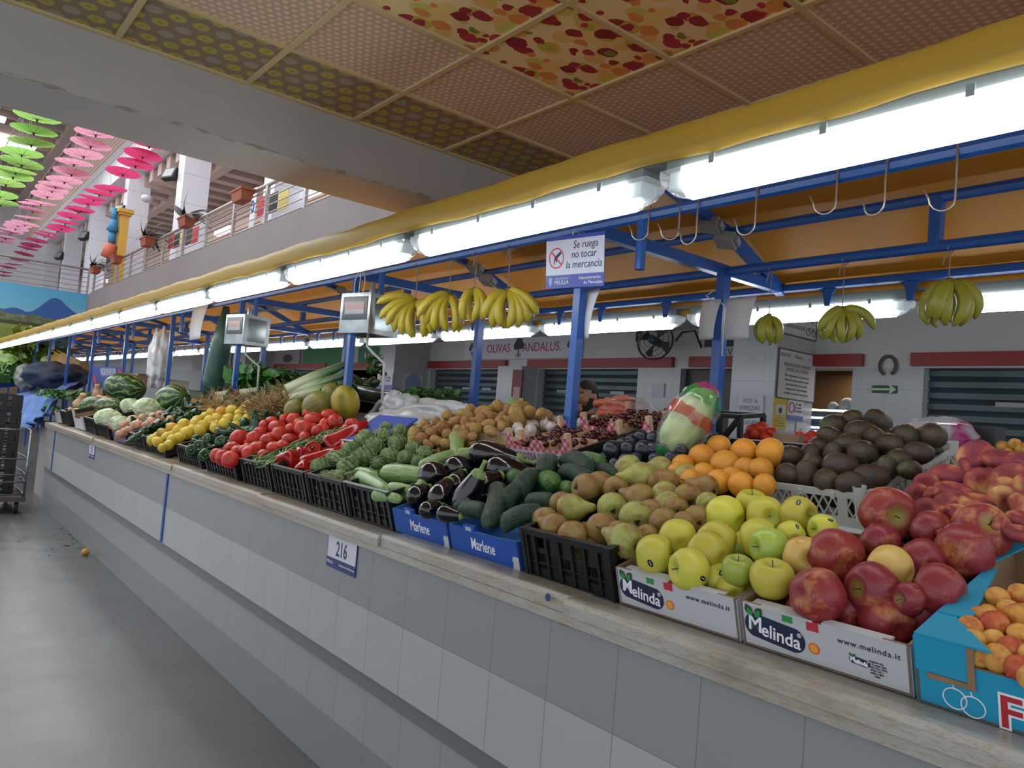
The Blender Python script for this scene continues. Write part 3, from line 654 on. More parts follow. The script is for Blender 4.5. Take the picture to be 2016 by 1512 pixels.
def whitecrate(r,W,D,h):
    mat=M_wpl; hw=W/2
    def wall(T,L,name):
        m=MB(); m.box((-L/2,-.004,h-.02),(L/2,.006,h),mat,T); m.box((-L/2,-.004,0),(L/2,.004,h*.28),mat,T)
        z0,z1=h*.28,h-.02; w_=.028; n=int(L/w_); w_=L/n; 
        for i in range(n):
            x=-L/2+i*w_
            if i%5==4: m.box((x,-.003,z0),(x+w_,.003,z1),mat,T); continue
            zm=(z0+z1)/2
            for a,b in (((x,zm),(x+w_/2,z1)),((x+w_/2,z1),(x+w_,zm)),((x,zm),(x+w_/2,z0)),((x+w_/2,z0),(x+w_,zm))):
                A=T@Vector((a[0],0,a[1])); B=T@Vector((b[0],0,b[1])); m.bar(A,B,.005,.004,mat)
        for i in range(int(L/.1)): m.box((-L/2+.05+i*.1-.006,-.009,h-.024),(-L/2+.05+i*.1+.006,-.004,h-.008),mat,T)
        m.build(name,None,r)
    wall(Matrix(((0,1,0,.006),(-1,0,0,0),(0,0,1,0),(0,0,0,1))),W-.04,'end_wall'); wall(Matrix(((0,-1,0,D-.006),(1,0,0,0),(0,0,1,0),(0,0,0,1))),W-.04,'end_wall')
    wall(Matrix(((1,0,0,D/2),(0,1,0,-hw+.004),(0,0,1,0),(0,0,0,1))),D-.04,'side_wall'); wall(Matrix(((-1,0,0,D/2),(0,-1,0,hw-.004),(0,0,1,0),(0,0,0,1))),D-.04,'side_wall')
    MB().box((0,-hw,0),(D,hw,.005),mat).build('base',None,r)
    for a in (.012,D-.012):
        for s in (-1,1): MB().lathe([(0,0),(.015,0),(.019,h+.018),(.0165,h+.018),(.015,h-.0),(0,h)],14,mat,None,Matrix.Translation((a,s*(hw-.014),0))).build('corner_post',None,r)
def woodcrate(r,W,D,h,slats=2):
    hw=W/2
    for s in (-1,1):
        for k in range(slats):
            z=.004+k*(h/slats); MB().box((0,s*hw-.003,z),(D,s*hw+.003,z+h/slats-.008),M_wood).build('side_slat',None,r)
    for x in (0,D):
        for k in range(slats):
            z=.004+k*(h/slats); MB().box((x-.003,-hw,z),(x+.003,hw,z+h/slats-.008),M_wood).build('end_slat',None,r)
    for x in (.012,D-.012):
        for s in (-1,1): MB().box((x-.012,s*(hw-.012)-.012,0),(x+.012,s*(hw-.012)+.012,h+.03),M_wood).build('corner_block',None,r)
    MB().box((0,-hw,0),(D,hw,.004),M_wood).build('base',None,r)
LY=Vector((0,-1,0)); LZ=Vector((0,0,1))
# Melinda boxes
M_navy=flat('navy_oval','#1d2747',.45); M_leaf=flat('print_green','#2f8a45',.5); M_leafd=flat('print_dark_green','#1c4a30',.5); M_org=flat('print_orange','#d8732a',.5); M_rd=flat('print_red','#b8303e',.5); M_pblk=flat('print_black','#25272b',.5)
def capsule_pts(w_,h_): 
    r_=h_/2; a=w_/2-r_
    return circ(r_,10,a,0,-math.pi/2,math.pi/2)+circ(r_,10,-a,0,math.pi/2,3*math.pi/2)
def melinda_logo(r,x,y,z,s=1,rot=-.09,xx=-1):
    d=Vector((xx,0,0)); xa=Vector((0,-math.cos(rot),math.sin(rot))); ya=Vector((0,math.sin(rot),math.cos(rot)))
    if xx>0: pass
    O=Vector((x,y,z)); 
    g=empty('printed_logo',(0,0,0)); g.parent=r
    poly([(a*s,b*s) for a,b in capsule_pts(.148,.058)],O,xa,ya,.0003,M_navy,g,'oval')
    put_text(g,'M',O+d*.0007-xa*-.0+xa*(-.047*s)+ya*.003*s,xa,ya,.052*s,M_wt,'lettering',.9,bold=.0008)
    put_text(g,'elinda',O+d*.0007+xa*.016*s-ya*.004*s,xa,ya,.044*s,M_wt,'lettering',.92,bold=.0006)
    put_text(g,'®',O+d*.0007+xa*.06*s+ya*.015*s,xa,ya,.014*s,M_wt,'lettering')
    for ang,sx in ((2.2,-.054),(1.1,-.046)):
        pts=[]; 
        for k in range(11):
            t=k/10; pts.append((t*.026,math.sin(math.pi*t)*.008))
        for k in range(9,0,-1):
            t=k/10; pts.append((t*.026,-math.sin(math.pi*t)*.008))
        ca,sa=math.cos(ang),math.sin(ang)
        for grow,mt,e in ((1.18,M_leafd,.0008),(.85,M_leaf,.0012)):
            pp=[((a*grow*ca-b*grow*sa+sx)*s,(a*grow*sa+b*grow*ca+.02)*s) for a,b in pts]
            poly(pp,O+d*e,xa,ya,.0003,mt,g,'printed_leaf')
    return g
def melinda_box(y,label,ext):
    r=croot('fruit_box',1.565,y,1.035,label); cardbox(r,.375,.5,.105,M_whbox,M_kraft,.006)
    melinda_logo(r,-.0008,.105,.050,1)
    c=Vector((-.0008,.012,.04)); poly(circ(.013,20),c,LY,LZ,.0003,M_org,r,'printed_seal'); poly(circ(.009,20),c-Vector((.0004,0,0)),LY,LZ,.0003,flat('seal_light','#e39a4a',.5),r,'printed_seal')
    quad((-.0008,.07,.093),LY,LZ,.024,.02,.0006,M_leaf,r,'printed_flag'); quad((-.0008,.012,.09),LY,LZ,.027,.022,.0006,M_rd,r,'printed_flag')
    put_text(r,'www.melinda.it',(-.0010,-.105,.076),LY,LZ,.0175,M_pblk,'lettering',1.0,space=1.15)
    MB().box((-.004,.01,.1),(.03,.16,.1045),M_whbox).box((-.002,-.15,.1),(.022,-.01,.1045),M_whbox).build('folded_flap',None,r)
    if ext:
        g=melinda_logo(r,-.0009,-.085,.042,.28); 
        for k in range(6): put_text(r,['Melinda Sca','Via Trento 200','38023 Cles (TN)','Mele cat. I','calibro 80+','Italia'][k],(-.001,-.12-.0*k,.05-.006*k),LY,LZ,.006,M_pblk,'lettering')
    return r
melinda_box(.825,'white box with blue logo holding red apples, front row','x')
melinda_box(1.21,'white box with blue logo holding yellow apples, front row',None)
# cyan box at the right edge
r=croot('fruit_box',1.558,.435,1.033,'bright cyan cardboard box of apricots with red FRUTAS lettering'); 
cardbox(r,.385,.52,.135,M_tri,M_kraft,.035)
poly([(0,0),(.13,.0),(.10,.03),(0,.14)],(.0,.19,.137),(0,-1,0),(1,0,0),.004,M_tri,r,'corner_flap'); poly([(0,.0),(.03,.13),(.0,.2)],(.38,.19,.137),(0,-1,0),(1,0,0),.004,M_tri,r,'corner_flap')
poly([(0,0),(.06,.0),(.02,.25),(0,.25)],(.1,.186,.14),(0,-1,0),(1,0,0),.004,M_tri,r,'corner_flap')
MB().box((-.0025,.10,.07),(.0,.19,.137),M_tri).build('tab',None,r)
MB().box((-.004,.088,.058),(-.001,.10,.137),M_kraft).box((-.004,.10,.058),(-.001,.17,.068),M_kraft).build('cut_edge',None,r)
for k,(t,yy) in enumerate((('F',.035),('R',-.035),('U',-.11),('T',-.165))):
    put_text(r,t,(-.0012,yy,.032),LY,LZ,.085,M_wt,'lettering',1.0,bold=.0055); put_text(r,t,(-.0019,yy,.032),LY,LZ,.085,flat('print_bright_red','#b02a35',.5),'lettering',1.0,bold=.0012)
for cy,cz in ((.125,.030),(.095,.024)):
    ring=MB(); ring.tube([(-.001,cy+.02*math.cos(a),cz+.02*math.sin(a)) for a in [2*math.pi*k/22 for k in range(23)]],.0012,5,M_wt); ring.tube([(-.001,cy,cz+.02),(-.001,cy+.003,cz+.029)],.0012,5,M_wt); ring.build('printed_fruit',None,r)
# Marlene boxes
for y,l in ((2.005,'blue cardboard box with white script holding cucumbers'),(2.395,'blue cardboard box with white script holding aubergines')):
    r=croot('fruit_box',1.565,y,1.035,l); cardbox(r,.375,.5,.095,M_bluebox,M_bluein,.004)
    MB().box((-.001,.035,.09),(.012,.10,.108),M_bluebox).build('folded_tab',None,r); quad((-.0018,.068,.096),LY,LZ,.032,.014,.0006,flat('label_pale','#a9b8c0',.5),r,'label_patch')
    put_text(r,'Marlene',(-.001,.0,.045),LY,LZ,.056,M_wt,'lettering',.72,shear=.05,bold=.0007)
    poly([(-.012,-.02),(.022,-.02),(.022,.022),(-.004,.022),(-.012,.008),(-.006,0)],(-.0012,-.165,.022),LY,LZ,.0005,M_whbox,r,'white_patch')
# black crates front row
FR=[(1.60,.385,.15,'black plastic crate of brown pears'),(2.785,.385,.155,'black plastic crate of pale green courgettes, metal edged'),(3.18,.385,.15,'black plastic crate of artichokes'),(3.59,.40,.15,'black plastic crate of red peppers'),(4.03,.42,.14,'black plastic crate of green beans'),(4.62,.55,.12,'black plastic crate of tomatoes'),(5.25,.50,.125,'black plastic crate of dark green peppers'),(6.1,.52,.12,'low black crate of lemons, right one'),(6.65,.50,.12,'black crate of lemons, left one'),(7.95,.5,.13,'black crate of pink onions'),(8.55,.52,.16,'black crate of pale cabbages'),(10.05,.42,.17,'black crate of parsley on the far end of the counter')]
for y,W,h,l in FR:
    r=croot('produce_crate',1.565,y,1.035,l); blackcrate(r,W-.012,.52,h)
    if 'courgettes' in l:
        MB().box((-.006,-W/2+.004,h),(.008,W/2-.004,h+.003),flat('pale_edge','#9aa0a0',.3)).build('pale_edge',None,r)
r=croot('fruit_box',1.565,7.3,1.035,'purple cardboard box of green pointed peppers'); cardbox(r,.5,.5,.12,flat('purple_card','#37305e',.5),M_kraft,.02); put_text(r,'Murcia',(-.001,.06,.05),LY,LZ,.05,flat('print_pink','#d06a7a',.5),'lettering'); poly(circ(.022,16),(-.001,-.12,.05),LY,LZ,.0005,M_rd,r,'printed_fruit')
r=croot('fruit_box',1.565,9.2,1.035,'white cardboard box with cut edge holding a striped watermelon'); cardbox(r,.5,.5,.15,M_whbox,M_kraft,.03)
MB().box((-.003,.12,.14),(.004,.22,.2),M_whbox).build('torn_flap',None,r)
r=croot('fruit_box',1.565,10.55,1.035,'small white box stuffed with parsley at the counter end'); cardbox(r,.34,.4,.14,M_whbox,M_kraft,.02)
# second row
r=croot('produce_crate',2.14,1.205,1.275,'white plastic lattice crate heaped with avocados',al=math.radians(14)); whitecrate(r,.36,.66,.105)
quad((2.09,1.2,1.262),DN,Vector((.97,0,.24)),.42,.12,.004,M_whbox,None,'card_sheet',label='white card edge between the yellow apples and the avocado crate',cat='card')
r=croot('produce_crate',2.14,.72,1.24,'black plastic crate under the flat peaches',al=math.radians(14)); blackcrate(r,.5,.6,.1)
r=croot('produce_crate',2.13,1.6,1.22,'black plastic crate of oranges'); blackcrate(r,.38,.5,.15)
r=croot('produce_crate',2.15,2.02,1.235,'black plastic crate of dark plums'); blackcrate(r,.39,.45,.165)
r=croot('produce_crate',2.18,3.05,1.12,'black plastic crate heaped with potatoes'); blackcrate(r,.58,.60,.20)
M_ging=N('gingham_card'); 
def gingham():
    m=N('gingham_print'); co=m.n('ShaderNodeTexCoord').outputs['Object']; sp=m.n('ShaderNodeSeparateXYZ'); m.l(co,sp.inputs[0])
    u=m.math('ADD',sp.outputs[1],m.math('ADD',sp.outputs[2],sp.outputs[0])); v=m.math('SUBTRACT',sp.outputs[1],m.math('ADD',sp.outputs[2],sp.outputs[0]))
    a=m.math('LESS_THAN',m.math('FRACT',m.math('MULTIPLY',m.math('ADD',u,5.0),26)),.5); b=m.math('LESS_THAN',m.math('FRACT',m.math('MULTIPLY',m.math('ADD',v,5.0),26)),.5)
    s=m.math('MULTIPLY',m.math('ADD',a,b),.5); m.base(m.ramp(s,[(0,'#c9a5ab'),(.4,'#bd6875'),(.9,'#a83a4a')],'CONSTANT')); return m.set(.5)
M_ging=gingham()
def cherrybox(y,x,z,W,label,text):
    r=croot('fruit_box',x,y,z,label,al=math.radians(14)); D=.33; hw=W/2; h=.105
    f=[(-hw,0),(hw,0),(hw,h+.015),(hw-.03,h+.015),(hw-.05,h*.68),(.05,h*.6),(.03,h*.95),(-.03,h*.95),(-.05,h*.6),(-hw+.05,h*.68),(-hw+.03,h+.015),(-hw,h+.015)]
    for nm,x0 in (('front_panel',0),('back_panel',D)):
        n=len(f); m=MB(); vs=[(x0,a,b) for a,b in f]+[(x0+.004,a,b) for a,b in f]
        m.add(vs,[tuple(range(n-1,-1,-1)),tuple(range(n,2*n))]+[(k,(k+1)%n,n+(k+1)%n,n+k) for k in range(n)],M_ging); m.build(nm,None,r)
    for s in (-1,1): MB().box((0,s*hw-.002,0),(D,s*hw+.002,h*.7),M_ging).build('side_panel',None,r)
    MB().box((0,-hw,0),(D,hw,.004),M_wood).build('base',None,r)
    MB().box((D*.5-.003,-hw,0),(D*.5+.003,hw,h*.8),M_wood).box((0,-.003,0),(D,.003,h*.8),M_wood).build('divider',None,r)
    for a in (.012,D-.012):
        for s in (-1,1): MB().box((a-.011,s*(hw-.013)-.011,0),(a+.011,s*(hw-.013)+.011,h+.035),M_wood).build('corner_block',None,r)
    if text: quad((-.003,0,.028),LY,LZ,W-.01,.052,.001,flat('label_white','#b9b4c4',.5),r,'label_band'); put_text(r,text,(-.004,0,.028),LY,LZ,.042,flat('print_wine','#8a2a40',.5),'lettering',.82)
    return r
cherrybox(2.42,2.13,1.33,.40,'wooden box with red checked card holding cherries, lettering on its front','DOROTEA SANCHEZ')
cherrybox(2.33,2.50,1.43,.42,'second cherry box with red checked card, farther back beside the blue post',None)
r=croot('produce_crate',2.24,2.83,1.335,'pale wooden crate of garlic behind the aubergines',al=math.radians(12)); woodcrate(r,.36,.5,.1)
# ---------------------------------------------------------------- produce meshes
def blob(n,fn,mat,name,seg=18,rings=12,smooth=True):
    pr=[]; m=MB()
    vs=[];fs=[]
    for i in range(rings+1):
        ph=math.pi*i/rings
        for k in range(seg):
            a=2*math.pi*k/seg; vs.append(fn(a,ph))
    for i in range(rings):
        for k in range(seg):
            a=i*seg+k;b=i*seg+(k+1)%seg; fs.append((a,a+seg,b+seg,b))
    m.add(vs,fs); return m.mesh(name,mat,smooth)
def sph(a,ph,rx,ry=None,rz=None): ry=ry or rx; rz=rz or rx; return (rx*math.sin(ph)*math.cos(a),ry*math.sin(ph)*math.sin(a),rz*math.cos(ph))
# all produce meshes have diameter 1 (width); +Z is the stem end
def apple_mesh(name,mat,tall=.9,sd=0):
    r_=random.Random(sd); a1=r_.uniform(0,6)
    def fn(a,ph):
        lob=1+.022*math.cos(5*a+a1)*(1 if ph<1.6 else 1.6)+.03*math.cos(a+a1)
        r=.5*math.sin(ph)**.82*lob*(1+.05*math.cos(ph)); z=.5*tall*math.cos(ph)
        if ph<1.0: z-=.17*tall*math.exp(-(math.sin(ph)/.30)**2)
        if ph>2.3: z+=.10*tall*math.exp(-(math.sin(ph)/.25)**2)
        return (r*math.cos(a),r*math.sin(a),z)
    return blob(0,fn,mat,name,26,22)
def apple_mat(name,skin,top,streak,amt,rough=.3,bot=None):
    m=N(name); co0=m.n('ShaderNodeTexCoord').outputs['Object']; co=m.coord(True)
    n1=m.noise(m.mapped(co,(1,1,.35)),2.2,4); n2=m.noise(m.mapped(co,(6,6,.7)),2.5,4)
    f=m.math('ADD',m.math('MULTIPLY',n1,.75),m.math('MULTIPLY',n2,.3))
    c=m.ramp(f,[(.36-amt,streak),(.5-amt*.5,skin),(.75,skin)])
    sp=m.n('ShaderNodeSeparateXYZ'); m.l(co0,sp.inputs[0]); rad=m.math('SQRT',m.math('ADD',m.math('POWER',sp.outputs[0],2.0),m.math('POWER',sp.outputs[1],2.0)))
    t=m.math('MULTIPLY',m.math('LESS_THAN',rad,.2),m.math('GREATER_THAN',sp.outputs[2],0.0)); tt=m.n('ShaderNodeMapRange'); m.l(rad,tt.inputs[0]); tt.inputs[1].default_value=.04; tt.inputs[2].default_value=.24; tt.inputs[3].default_value=1; tt.inputs[4].default_value=0
    c=m.mix(m.math('MULTIPLY',tt.outputs[0],m.math('GREATER_THAN',sp.outputs[2],0.0)),c,top)
    v=m.n('ShaderNodeTexVoronoi'); m.l(co,v.inputs['Vector']); v.inputs['Scale'].default_value=16
    c=m.mix(m.math('MULTIPLY',m.math('LESS_THAN',v.outputs['Distance'],.1),.35),c,'#d8c07a')
    oi=m.n('ShaderNodeObjectInfo'); h=m.n('ShaderNodeHueSaturation'); m.l(c,h.inputs['Color']); m.l(m.math('MULTIPLY_ADD',oi.outputs['Random'],.02,.49),h.inputs['Hue']); m.l(m.math('MULTIPLY_ADD',oi.outputs['Random'],.3,.85),h.inputs['Value'])
    m.base(h.outputs[0]); return m.set(rough,Specular_IOR_Level=.45)
MA_y=apple_mat('yellow_apple','#c4bb46','#9fa83a','#b2b63e',.02,.42); MA_g=apple_mat('green_apple','#9fb04a','#8a9a3a','#a9b848',.02,.32)
MA_r=apple_mat('red_apple','#862a32','#8f8a3c','#b06a40',.0,.4); MA_ry=apple_mat('blush_apple','#c9a35c','#b09a4a','#b04a40',.08,.4)
A_y=[apple_mesh('yellow_apple',MA_y,.92,k) for k in range(3)]; A_g=[apple_mesh('green_apple',MA_g,.95,4)]; A_r=[apple_mesh('red_apple',MA_r,.88,k+7) for k in range(3)]; A_ry=[apple_mesh('blush_apple',MA_ry,.88,12)]
M_stem=flat('stem_brown','#4a3a24',.7); M_gst=nz('stem_green',[(.3,'#6d8040'),(.7,'#93a45c')],20,2,.6)
ST=MB().tube([(0,0,.26),(.01,0,.36),(.03,.01,.47)],[.014,.012,.016],6).mesh('stem',M_stem,True)
def lathe_mesh(name,prof,mat,seg=22,mod=None): return MB().lathe(prof,seg,None,mod).mesh(name,mat,True)
def smooth_prof(pts,n=26):
    out=[];P=[pts[0]]+pts+[pts[-1]]
    for i in range(1,len(P)-2):
        for k in range(max(2,n//(len(pts)-1))):
            t=k/max(2,n//(len(pts)-1)); f=lambda a,b,c,d: .5*((2*b)+(-a+c)*t+(2*a-5*b+4*c-d)*t*t+(-a+3*b-3*c+d)*t**3)
            out.append((max(0.0005,f(P[i-1][0],P[i][0],P[i+1][0],P[i+2][0])),f(P[i-1][1],P[i][1],P[i+1][1],P[i+2][1])))
    out.append(pts[-1]); return out
pear_p=smooth_prof([(.001,-.40),(.06,-.44),(.3,-.46),(.46,-.28),(.5,-.05),(.42,.2),(.26,.42),(.17,.6),(.12,.74),(.06,.79),(.001,.79)],40)
def pear_mat(name,c1,c2,c3):
    m=N(name); co=m.coord(True); f=m.noise(co,2.6,6,.6); c=m.ramp(f,[(.36,c1),(.5,c2),(.62,c3)])
    s=m.noise(co,22,3); c=m.mix(m.math('MULTIPLY',m.math('GREATER_THAN',s,.6),.4),c,c1)
    m.base(c); m.bump(s,.12,.02); return m.set(.48)
MP_b=pear_mat('russet_pear','#80592f','#94703c','#8c7c3e'); MP_g=pear_mat('green_pear','#8f7040','#9a9a4e','#a6aa56')
P_b=lathe_mesh('russet_pear',pear_p,MP_b); P_g=lathe_mesh('green_pear',pear_p,MP_g)
PST=MB().tube([(0,0,.76),(.02,0,.9),(.06,.01,1.02)],[.022,.02,.03],6).mesh('stem',M_stem,True)
CAL=MB().lathe([(.001,-.40),(.04,-.43),(.09,-.462),(.075,-.48),(.05,-.47),(.001,-.455)],8,None,lambda a,t,r,z:(r*(1+.35*math.cos(5*a)),z)).mesh('calyx',flat('calyx_dark','#2e2418',.8),True)
def orange_mat(name,c1,c2,rough=.42):
    m=N(name); co=m.coord(True); c=m.ramp(m.noise(co,1.5,3),[(.35,c1),(.65,c2)]); oi=m.n('ShaderNodeObjectInfo'); h=m.n('ShaderNodeHueSaturation'); m.l(c,h.inputs['Color']); m.l(m.math('MULTIPLY_ADD',oi.outputs['Random'],.25,.87),h.inputs['Value'])
    m.base(h.outputs[0]); m.bump(m.noise(co,45,2),.18,.02); return m.set(rough)
O_=blob(0,lambda a,ph:(.5*math.sin(ph)*math.cos(a),.5*math.sin(ph)*math.sin(a),.485*math.cos(ph)-(.03*math.exp(-(math.sin(ph)/.12)**2) if ph<1 else 0)),orange_mat('orange_peel','#d08620','#da942c'),'orange',26,18)
AVM=N('avocado_skin'); 
def avm():
    m=AVM; co=m.coord(True); f=m.noise(co,1.2,3); c=m.ramp(f,[(.36,'#2e211b'),(.5,'#46342a'),(.6,'#3a3424'),(.72,'#565c2c')]); s=m.noise(co,26,3); c=m.mix(m.math('MULTIPLY',m.math('GREATER_THAN',s,.62),.35),c,'#6a5640'); m.base(c); m.bump(m.noise(co,20,3),.35,.012); return m.set(.3)
AVM=avm()
AV=lathe_mesh('avocado',smooth_prof([(.001,-.58),(.22,-.55),(.42,-.38),(.5,-.1),(.46,.2),(.32,.48),(.18,.62),(.001,.67)],30),AVM)
TM=orange_mat('tomato_skin','#b8261e','#cc3a26',.22); 
T_=blob(0,lambda a,ph:(.5*math.sin(ph)**.9*math.cos(a)*(1+.035*math.cos(6*a)),.5*math.sin(ph)**.9*math.sin(a)*(1+.035*math.cos(6*a)),.41*math.cos(ph)-(.07*math.exp(-(math.sin(ph)/.25)**2) if ph<1 else 0)),TM,'tomato',22,14)
TC=MB()
for k in range(5):
    a=2*math.pi*k/5; TC.add([(.02*math.cos(a+1.5),.02*math.sin(a+1.5),.36),(.16*math.cos(a),.16*math.sin(a),.385),(.02*math.cos(a-1.5),.02*math.sin(a-1.5),.36),(.09*math.cos(a),.09*math.sin(a),.40)],[(0,1,3),(3,1,2),(0,3,2)])
TC.tube([(0,0,.34),(0.01,0,.43)],.02,5); TC=TC.mesh('calyx',M_gst,False)
LM=orange_mat('lemon_peel','#c8a828','#d0b63c',.4); LMO=orange_mat('orange_lemon','#c98a20','#d09a2a',.4)
lem=smooth_prof([(.001,-.66),(.07,-.62),(.13,-.55),(.36,-.36),(.49,-.08),(.48,.14),(.34,.38),(.12,.56),(.001,.60)],26)
L_=lathe_mesh('lemon',lem,LM,16); L_o=lathe_mesh('orange_lemon',lem,LMO,16)
PM=nz('potato_skin',[(.3,'#8a6538'),(.55,'#a9834c'),(.75,'#b9935a')],4,5,.75,bump=.35,bscale=12,vary=.12,bdist=.03)
def potato(sd):
    r_=random.Random(sd); q=[r_.uniform(0,6) for _ in range(4)]; e=r_.uniform(1.2,1.5)
    return blob(0,lambda a,ph:(.5*math.sin(ph)*math.cos(a)*(1+.07*math.sin(2*a+q[0])+.05*math.cos(3*ph+q[1])),.44*math.sin(ph)*math.sin(a)*(1+.06*math.sin(3*ph+q[2])),.5*e*math.cos(ph)*(1+.05*math.sin(a+q[3]))),PM,'potato',16,12)
PO=[potato(k) for k in range(5)]
PLM=nz('plum_skin',[(.3,'#16161f'),(.5,'#232433'),(.68,'#3f4356')],3,4,.35,bump=.05,vary=.1); 
PL=blob(0,lambda a,ph:(.5*math.sin(ph)*math.cos(a)*(1-.06*math.exp(-((a-math.pi)/.25)**2)),.48*math.sin(ph)*math.sin(a),.5*math.cos(ph)-(.05*math.exp(-(math.sin(ph)/.2)**2) if ph<1 else 0)),PLM,'plum',20,14)
CHM=nz('cherry_skin',[(.3,'#240509'),(.6,'#4a0c14'),(.8,'#5e1420')],3,2,.12,vary=.1); CH=blob(0,lambda a,ph:(.5*math.sin(ph)*math.cos(a),.5*math.sin(ph)*math.sin(a),.46*math.cos(ph)-(.09*math.exp(-(math.sin(ph)/.3)**2) if ph<1 else 0)),CHM,'cherry',12,8)
CST=MB().tube([(0,0,.35),(.1,0,.9),(.35,.1,1.5)],.03,5).mesh('stem',M_gst,True)
APM=nz('apricot_skin',[(.35,'#b8652e'),(.5,'#cf9440'),(.7,'#d2aa58')],1.6,3,.55,vary=.08); APR=nz('apricot_blush',[(.35,'#b0402c'),(.5,'#c05a30'),(.75,'#cf8a48')],1.6,3,.5)
apf=lambda a,ph:(.5*math.sin(ph)*math.cos(a)*(1-.09*math.exp(-(((a-math.pi))/.22)**2)),.46*math.sin(ph)*math.sin(a),.48*math.cos(ph)-(.09*math.exp(-(math.sin(ph)/.22)**2) if ph<1 else 0))
AP=blob(0,apf,APM,'apricot',22,16); APb=blob(0,apf,APR,'blush_apricot',22,16)
FPM=nz('flat_peach_skin',[(.3,'#c2a05c'),(.44,'#ac5a46'),(.52,'#8c363a'),(.75,'#6f2a34')],1.5,2,.7,vary=.08)
FP=blob(0,lambda a,ph:(.5*math.sin(ph)**.75*math.cos(a)*(1+.03*math.cos(2*a)),.5*math.sin(ph)**.75*math.sin(a),.25*math.cos(ph)-(.16*math.exp(-(math.sin(ph)/.45)**2) if ph<1.5 else -.10*math.exp(-(math.sin(ph)/.4)**2))),FPM,'flat_peach',26,18)
ONM=nz('onion_skin',[(.3,'#a8705a'),(.55,'#bc8a6c'),(.8,'#cdaa88')],1.5,3,.35,st=(5,5,.5),vary=.1); ON=lathe_mesh('onion',smooth_prof([(.001,-.44),(.12,-.43),(.4,-.28),(.5,0),(.4,.26),(.14,.42),(.06,.52),(.05,.6),(.001,.6)],26),ONM,18)
GAM=nz('garlic_skin',[(.3,'#b9a9a6'),(.6,'#cfc6c2'),(.8,'#b08a98')],2,3,.5,vary=.08); GA=lathe_mesh('garlic_bulb',smooth_prof([(.001,-.32),(.2,-.34),(.46,-.15),(.48,.05),(.25,.28),(.08,.42),(.06,.6),(.001,.6)],22),GAM,18,lambda a,t,r,z:(r*(1+.07*abs(math.cos(4*a))),z))
def cabbage():
    r_=random.Random(3)
    m=nz('cabbage_leaf',[(.35,'#8fa070'),(.5,'#b3c296'),(.64,'#ccd6b4')],3,6,.5,bump=.6,bscale=6,bdist=.05)
    me=blob(0,lambda a,ph:tuple(c*(1+.04*math.sin(3*a+2*ph)+.025*math.sin(9*a+4*math.sin(3*ph))) for c in sph(a,ph,.5,.5,.38)),m,'cabbage',40,26); return me
CB=cabbage()
def melon_mat(name,c1,c2,c3,st):
    m=N(name); co=m.n('ShaderNodeTexCoord').outputs['Object']; g=m.n('ShaderNodeTexGradient',gradient_type='RADIAL'); m.l(co,g.inputs[0])
    nn=m.noise(co,3.2,5); f=m.math('FRACT',m.math('ADD',m.math('MULTIPLY',g.outputs['Fac'],st),m.math('MULTIPLY',nn,2.3)))
    pp=m.math('PINGPONG',f,.5); c=m.ramp(m.math('ADD',pp,m.math('MULTIPLY',m.math('SUBTRACT',m.noise(co,9,4),.5),.35)),[(.04,c1),(.16,c2),(.32,c3)])
    m.base(c); m.bump(m.noise(co,14,3),.08,.02); return m.set(.33)
WMM=melon_mat('watermelon_rind','#7f9a60','#3a5c30','#1f3a20',11); WMP=melon_mat('pale_watermelon_rind','#8a9a58','#4c6438','#38492a',9)
WM=lathe_mesh('watermelon',[(max(.001,.5*math.sin(math.pi*k/22)),-.72*math.cos(math.pi*k/22)) for k in range(23)],WMM,28); WMp=lathe_mesh('pale_watermelon',[(max(.001,.5*math.sin(math.pi*k/22)),-.8*math.cos(math.pi*k/22)) for k in range(23)],WMP,28)
MEM=nz('melon_rind',[(.3,'#5c5a26'),(.55,'#7a7534'),(.75,'#8c8238')],2,5,.45,st=(5,5,.5),bump=.3,bscale=10); MEY=nz('yellow_melon_rind',[(.3,'#5c5a22'),(.5,'#9a8a28'),(.75,'#a89420')],1.2,5,.45,st=(3,3,.4),bump=.3,bscale=10)
mp=smooth_prof([(.001,-.62),(.2,-.58),(.44,-.3),(.5,0),(.44,.3),(.2,.56),(.001,.62)],26); ME=lathe_mesh('melon',mp,MEM,26); MEy=lathe_mesh('yellow_melon',mp,MEY,26)
BNM=nz('squash_skin',[(.3,'#b08560'),(.7,'#c49a72')],2,3,.5); BN=lathe_mesh('butternut_squash',smooth_prof([(.001,-.5),(.3,-.48),(.5,-.2),(.42,.12),(.26,.4),(.25,.8),(.15,.9),(.001,.9)],26),BNM,20)
# capsules and long vegetables (diameter 1, length param)
def capsule_mesh(name,L,mat,bend=.15,rib=0,taper=0,sd=0,seg=16,tip=.5,ribn=8):
    m=MB(); n=16; vs=[];fs=[]
    for i in range(n+1):
        t=i/n; x=-L/2+L*t; e=min(t,1-t)*L; rr=.5*min(1,math.sqrt(max(0,1-(1-min(1,e/.6))**2))) if e<.6 else .5
        rr=max(.003,rr)*(1-taper*(t)); cz=bend*(1-(2*t-1)**2)
        for k in range(seg):
            a=2*math.pi*k/seg; q=rr*(1+rib*math.cos(ribn*a)); vs.append((x,q*math.cos(a),q*math.sin(a)+cz))
    for i in range(n):
        for k in range(seg):
            a=i*seg+k;b=i*seg+(k+1)%seg; fs.append((a,b,b+seg,a+seg))
    m.add(vs,fs); return m.mesh(name,mat,True)
CUM=nz('cucumber_skin',[(.3,'#1c3024'),(.55,'#263f2e'),(.72,'#3a5a38')],3,4,.36,st=(.5,3,3),bump=.5,bscale=14,vary=.06,bdist=.03)
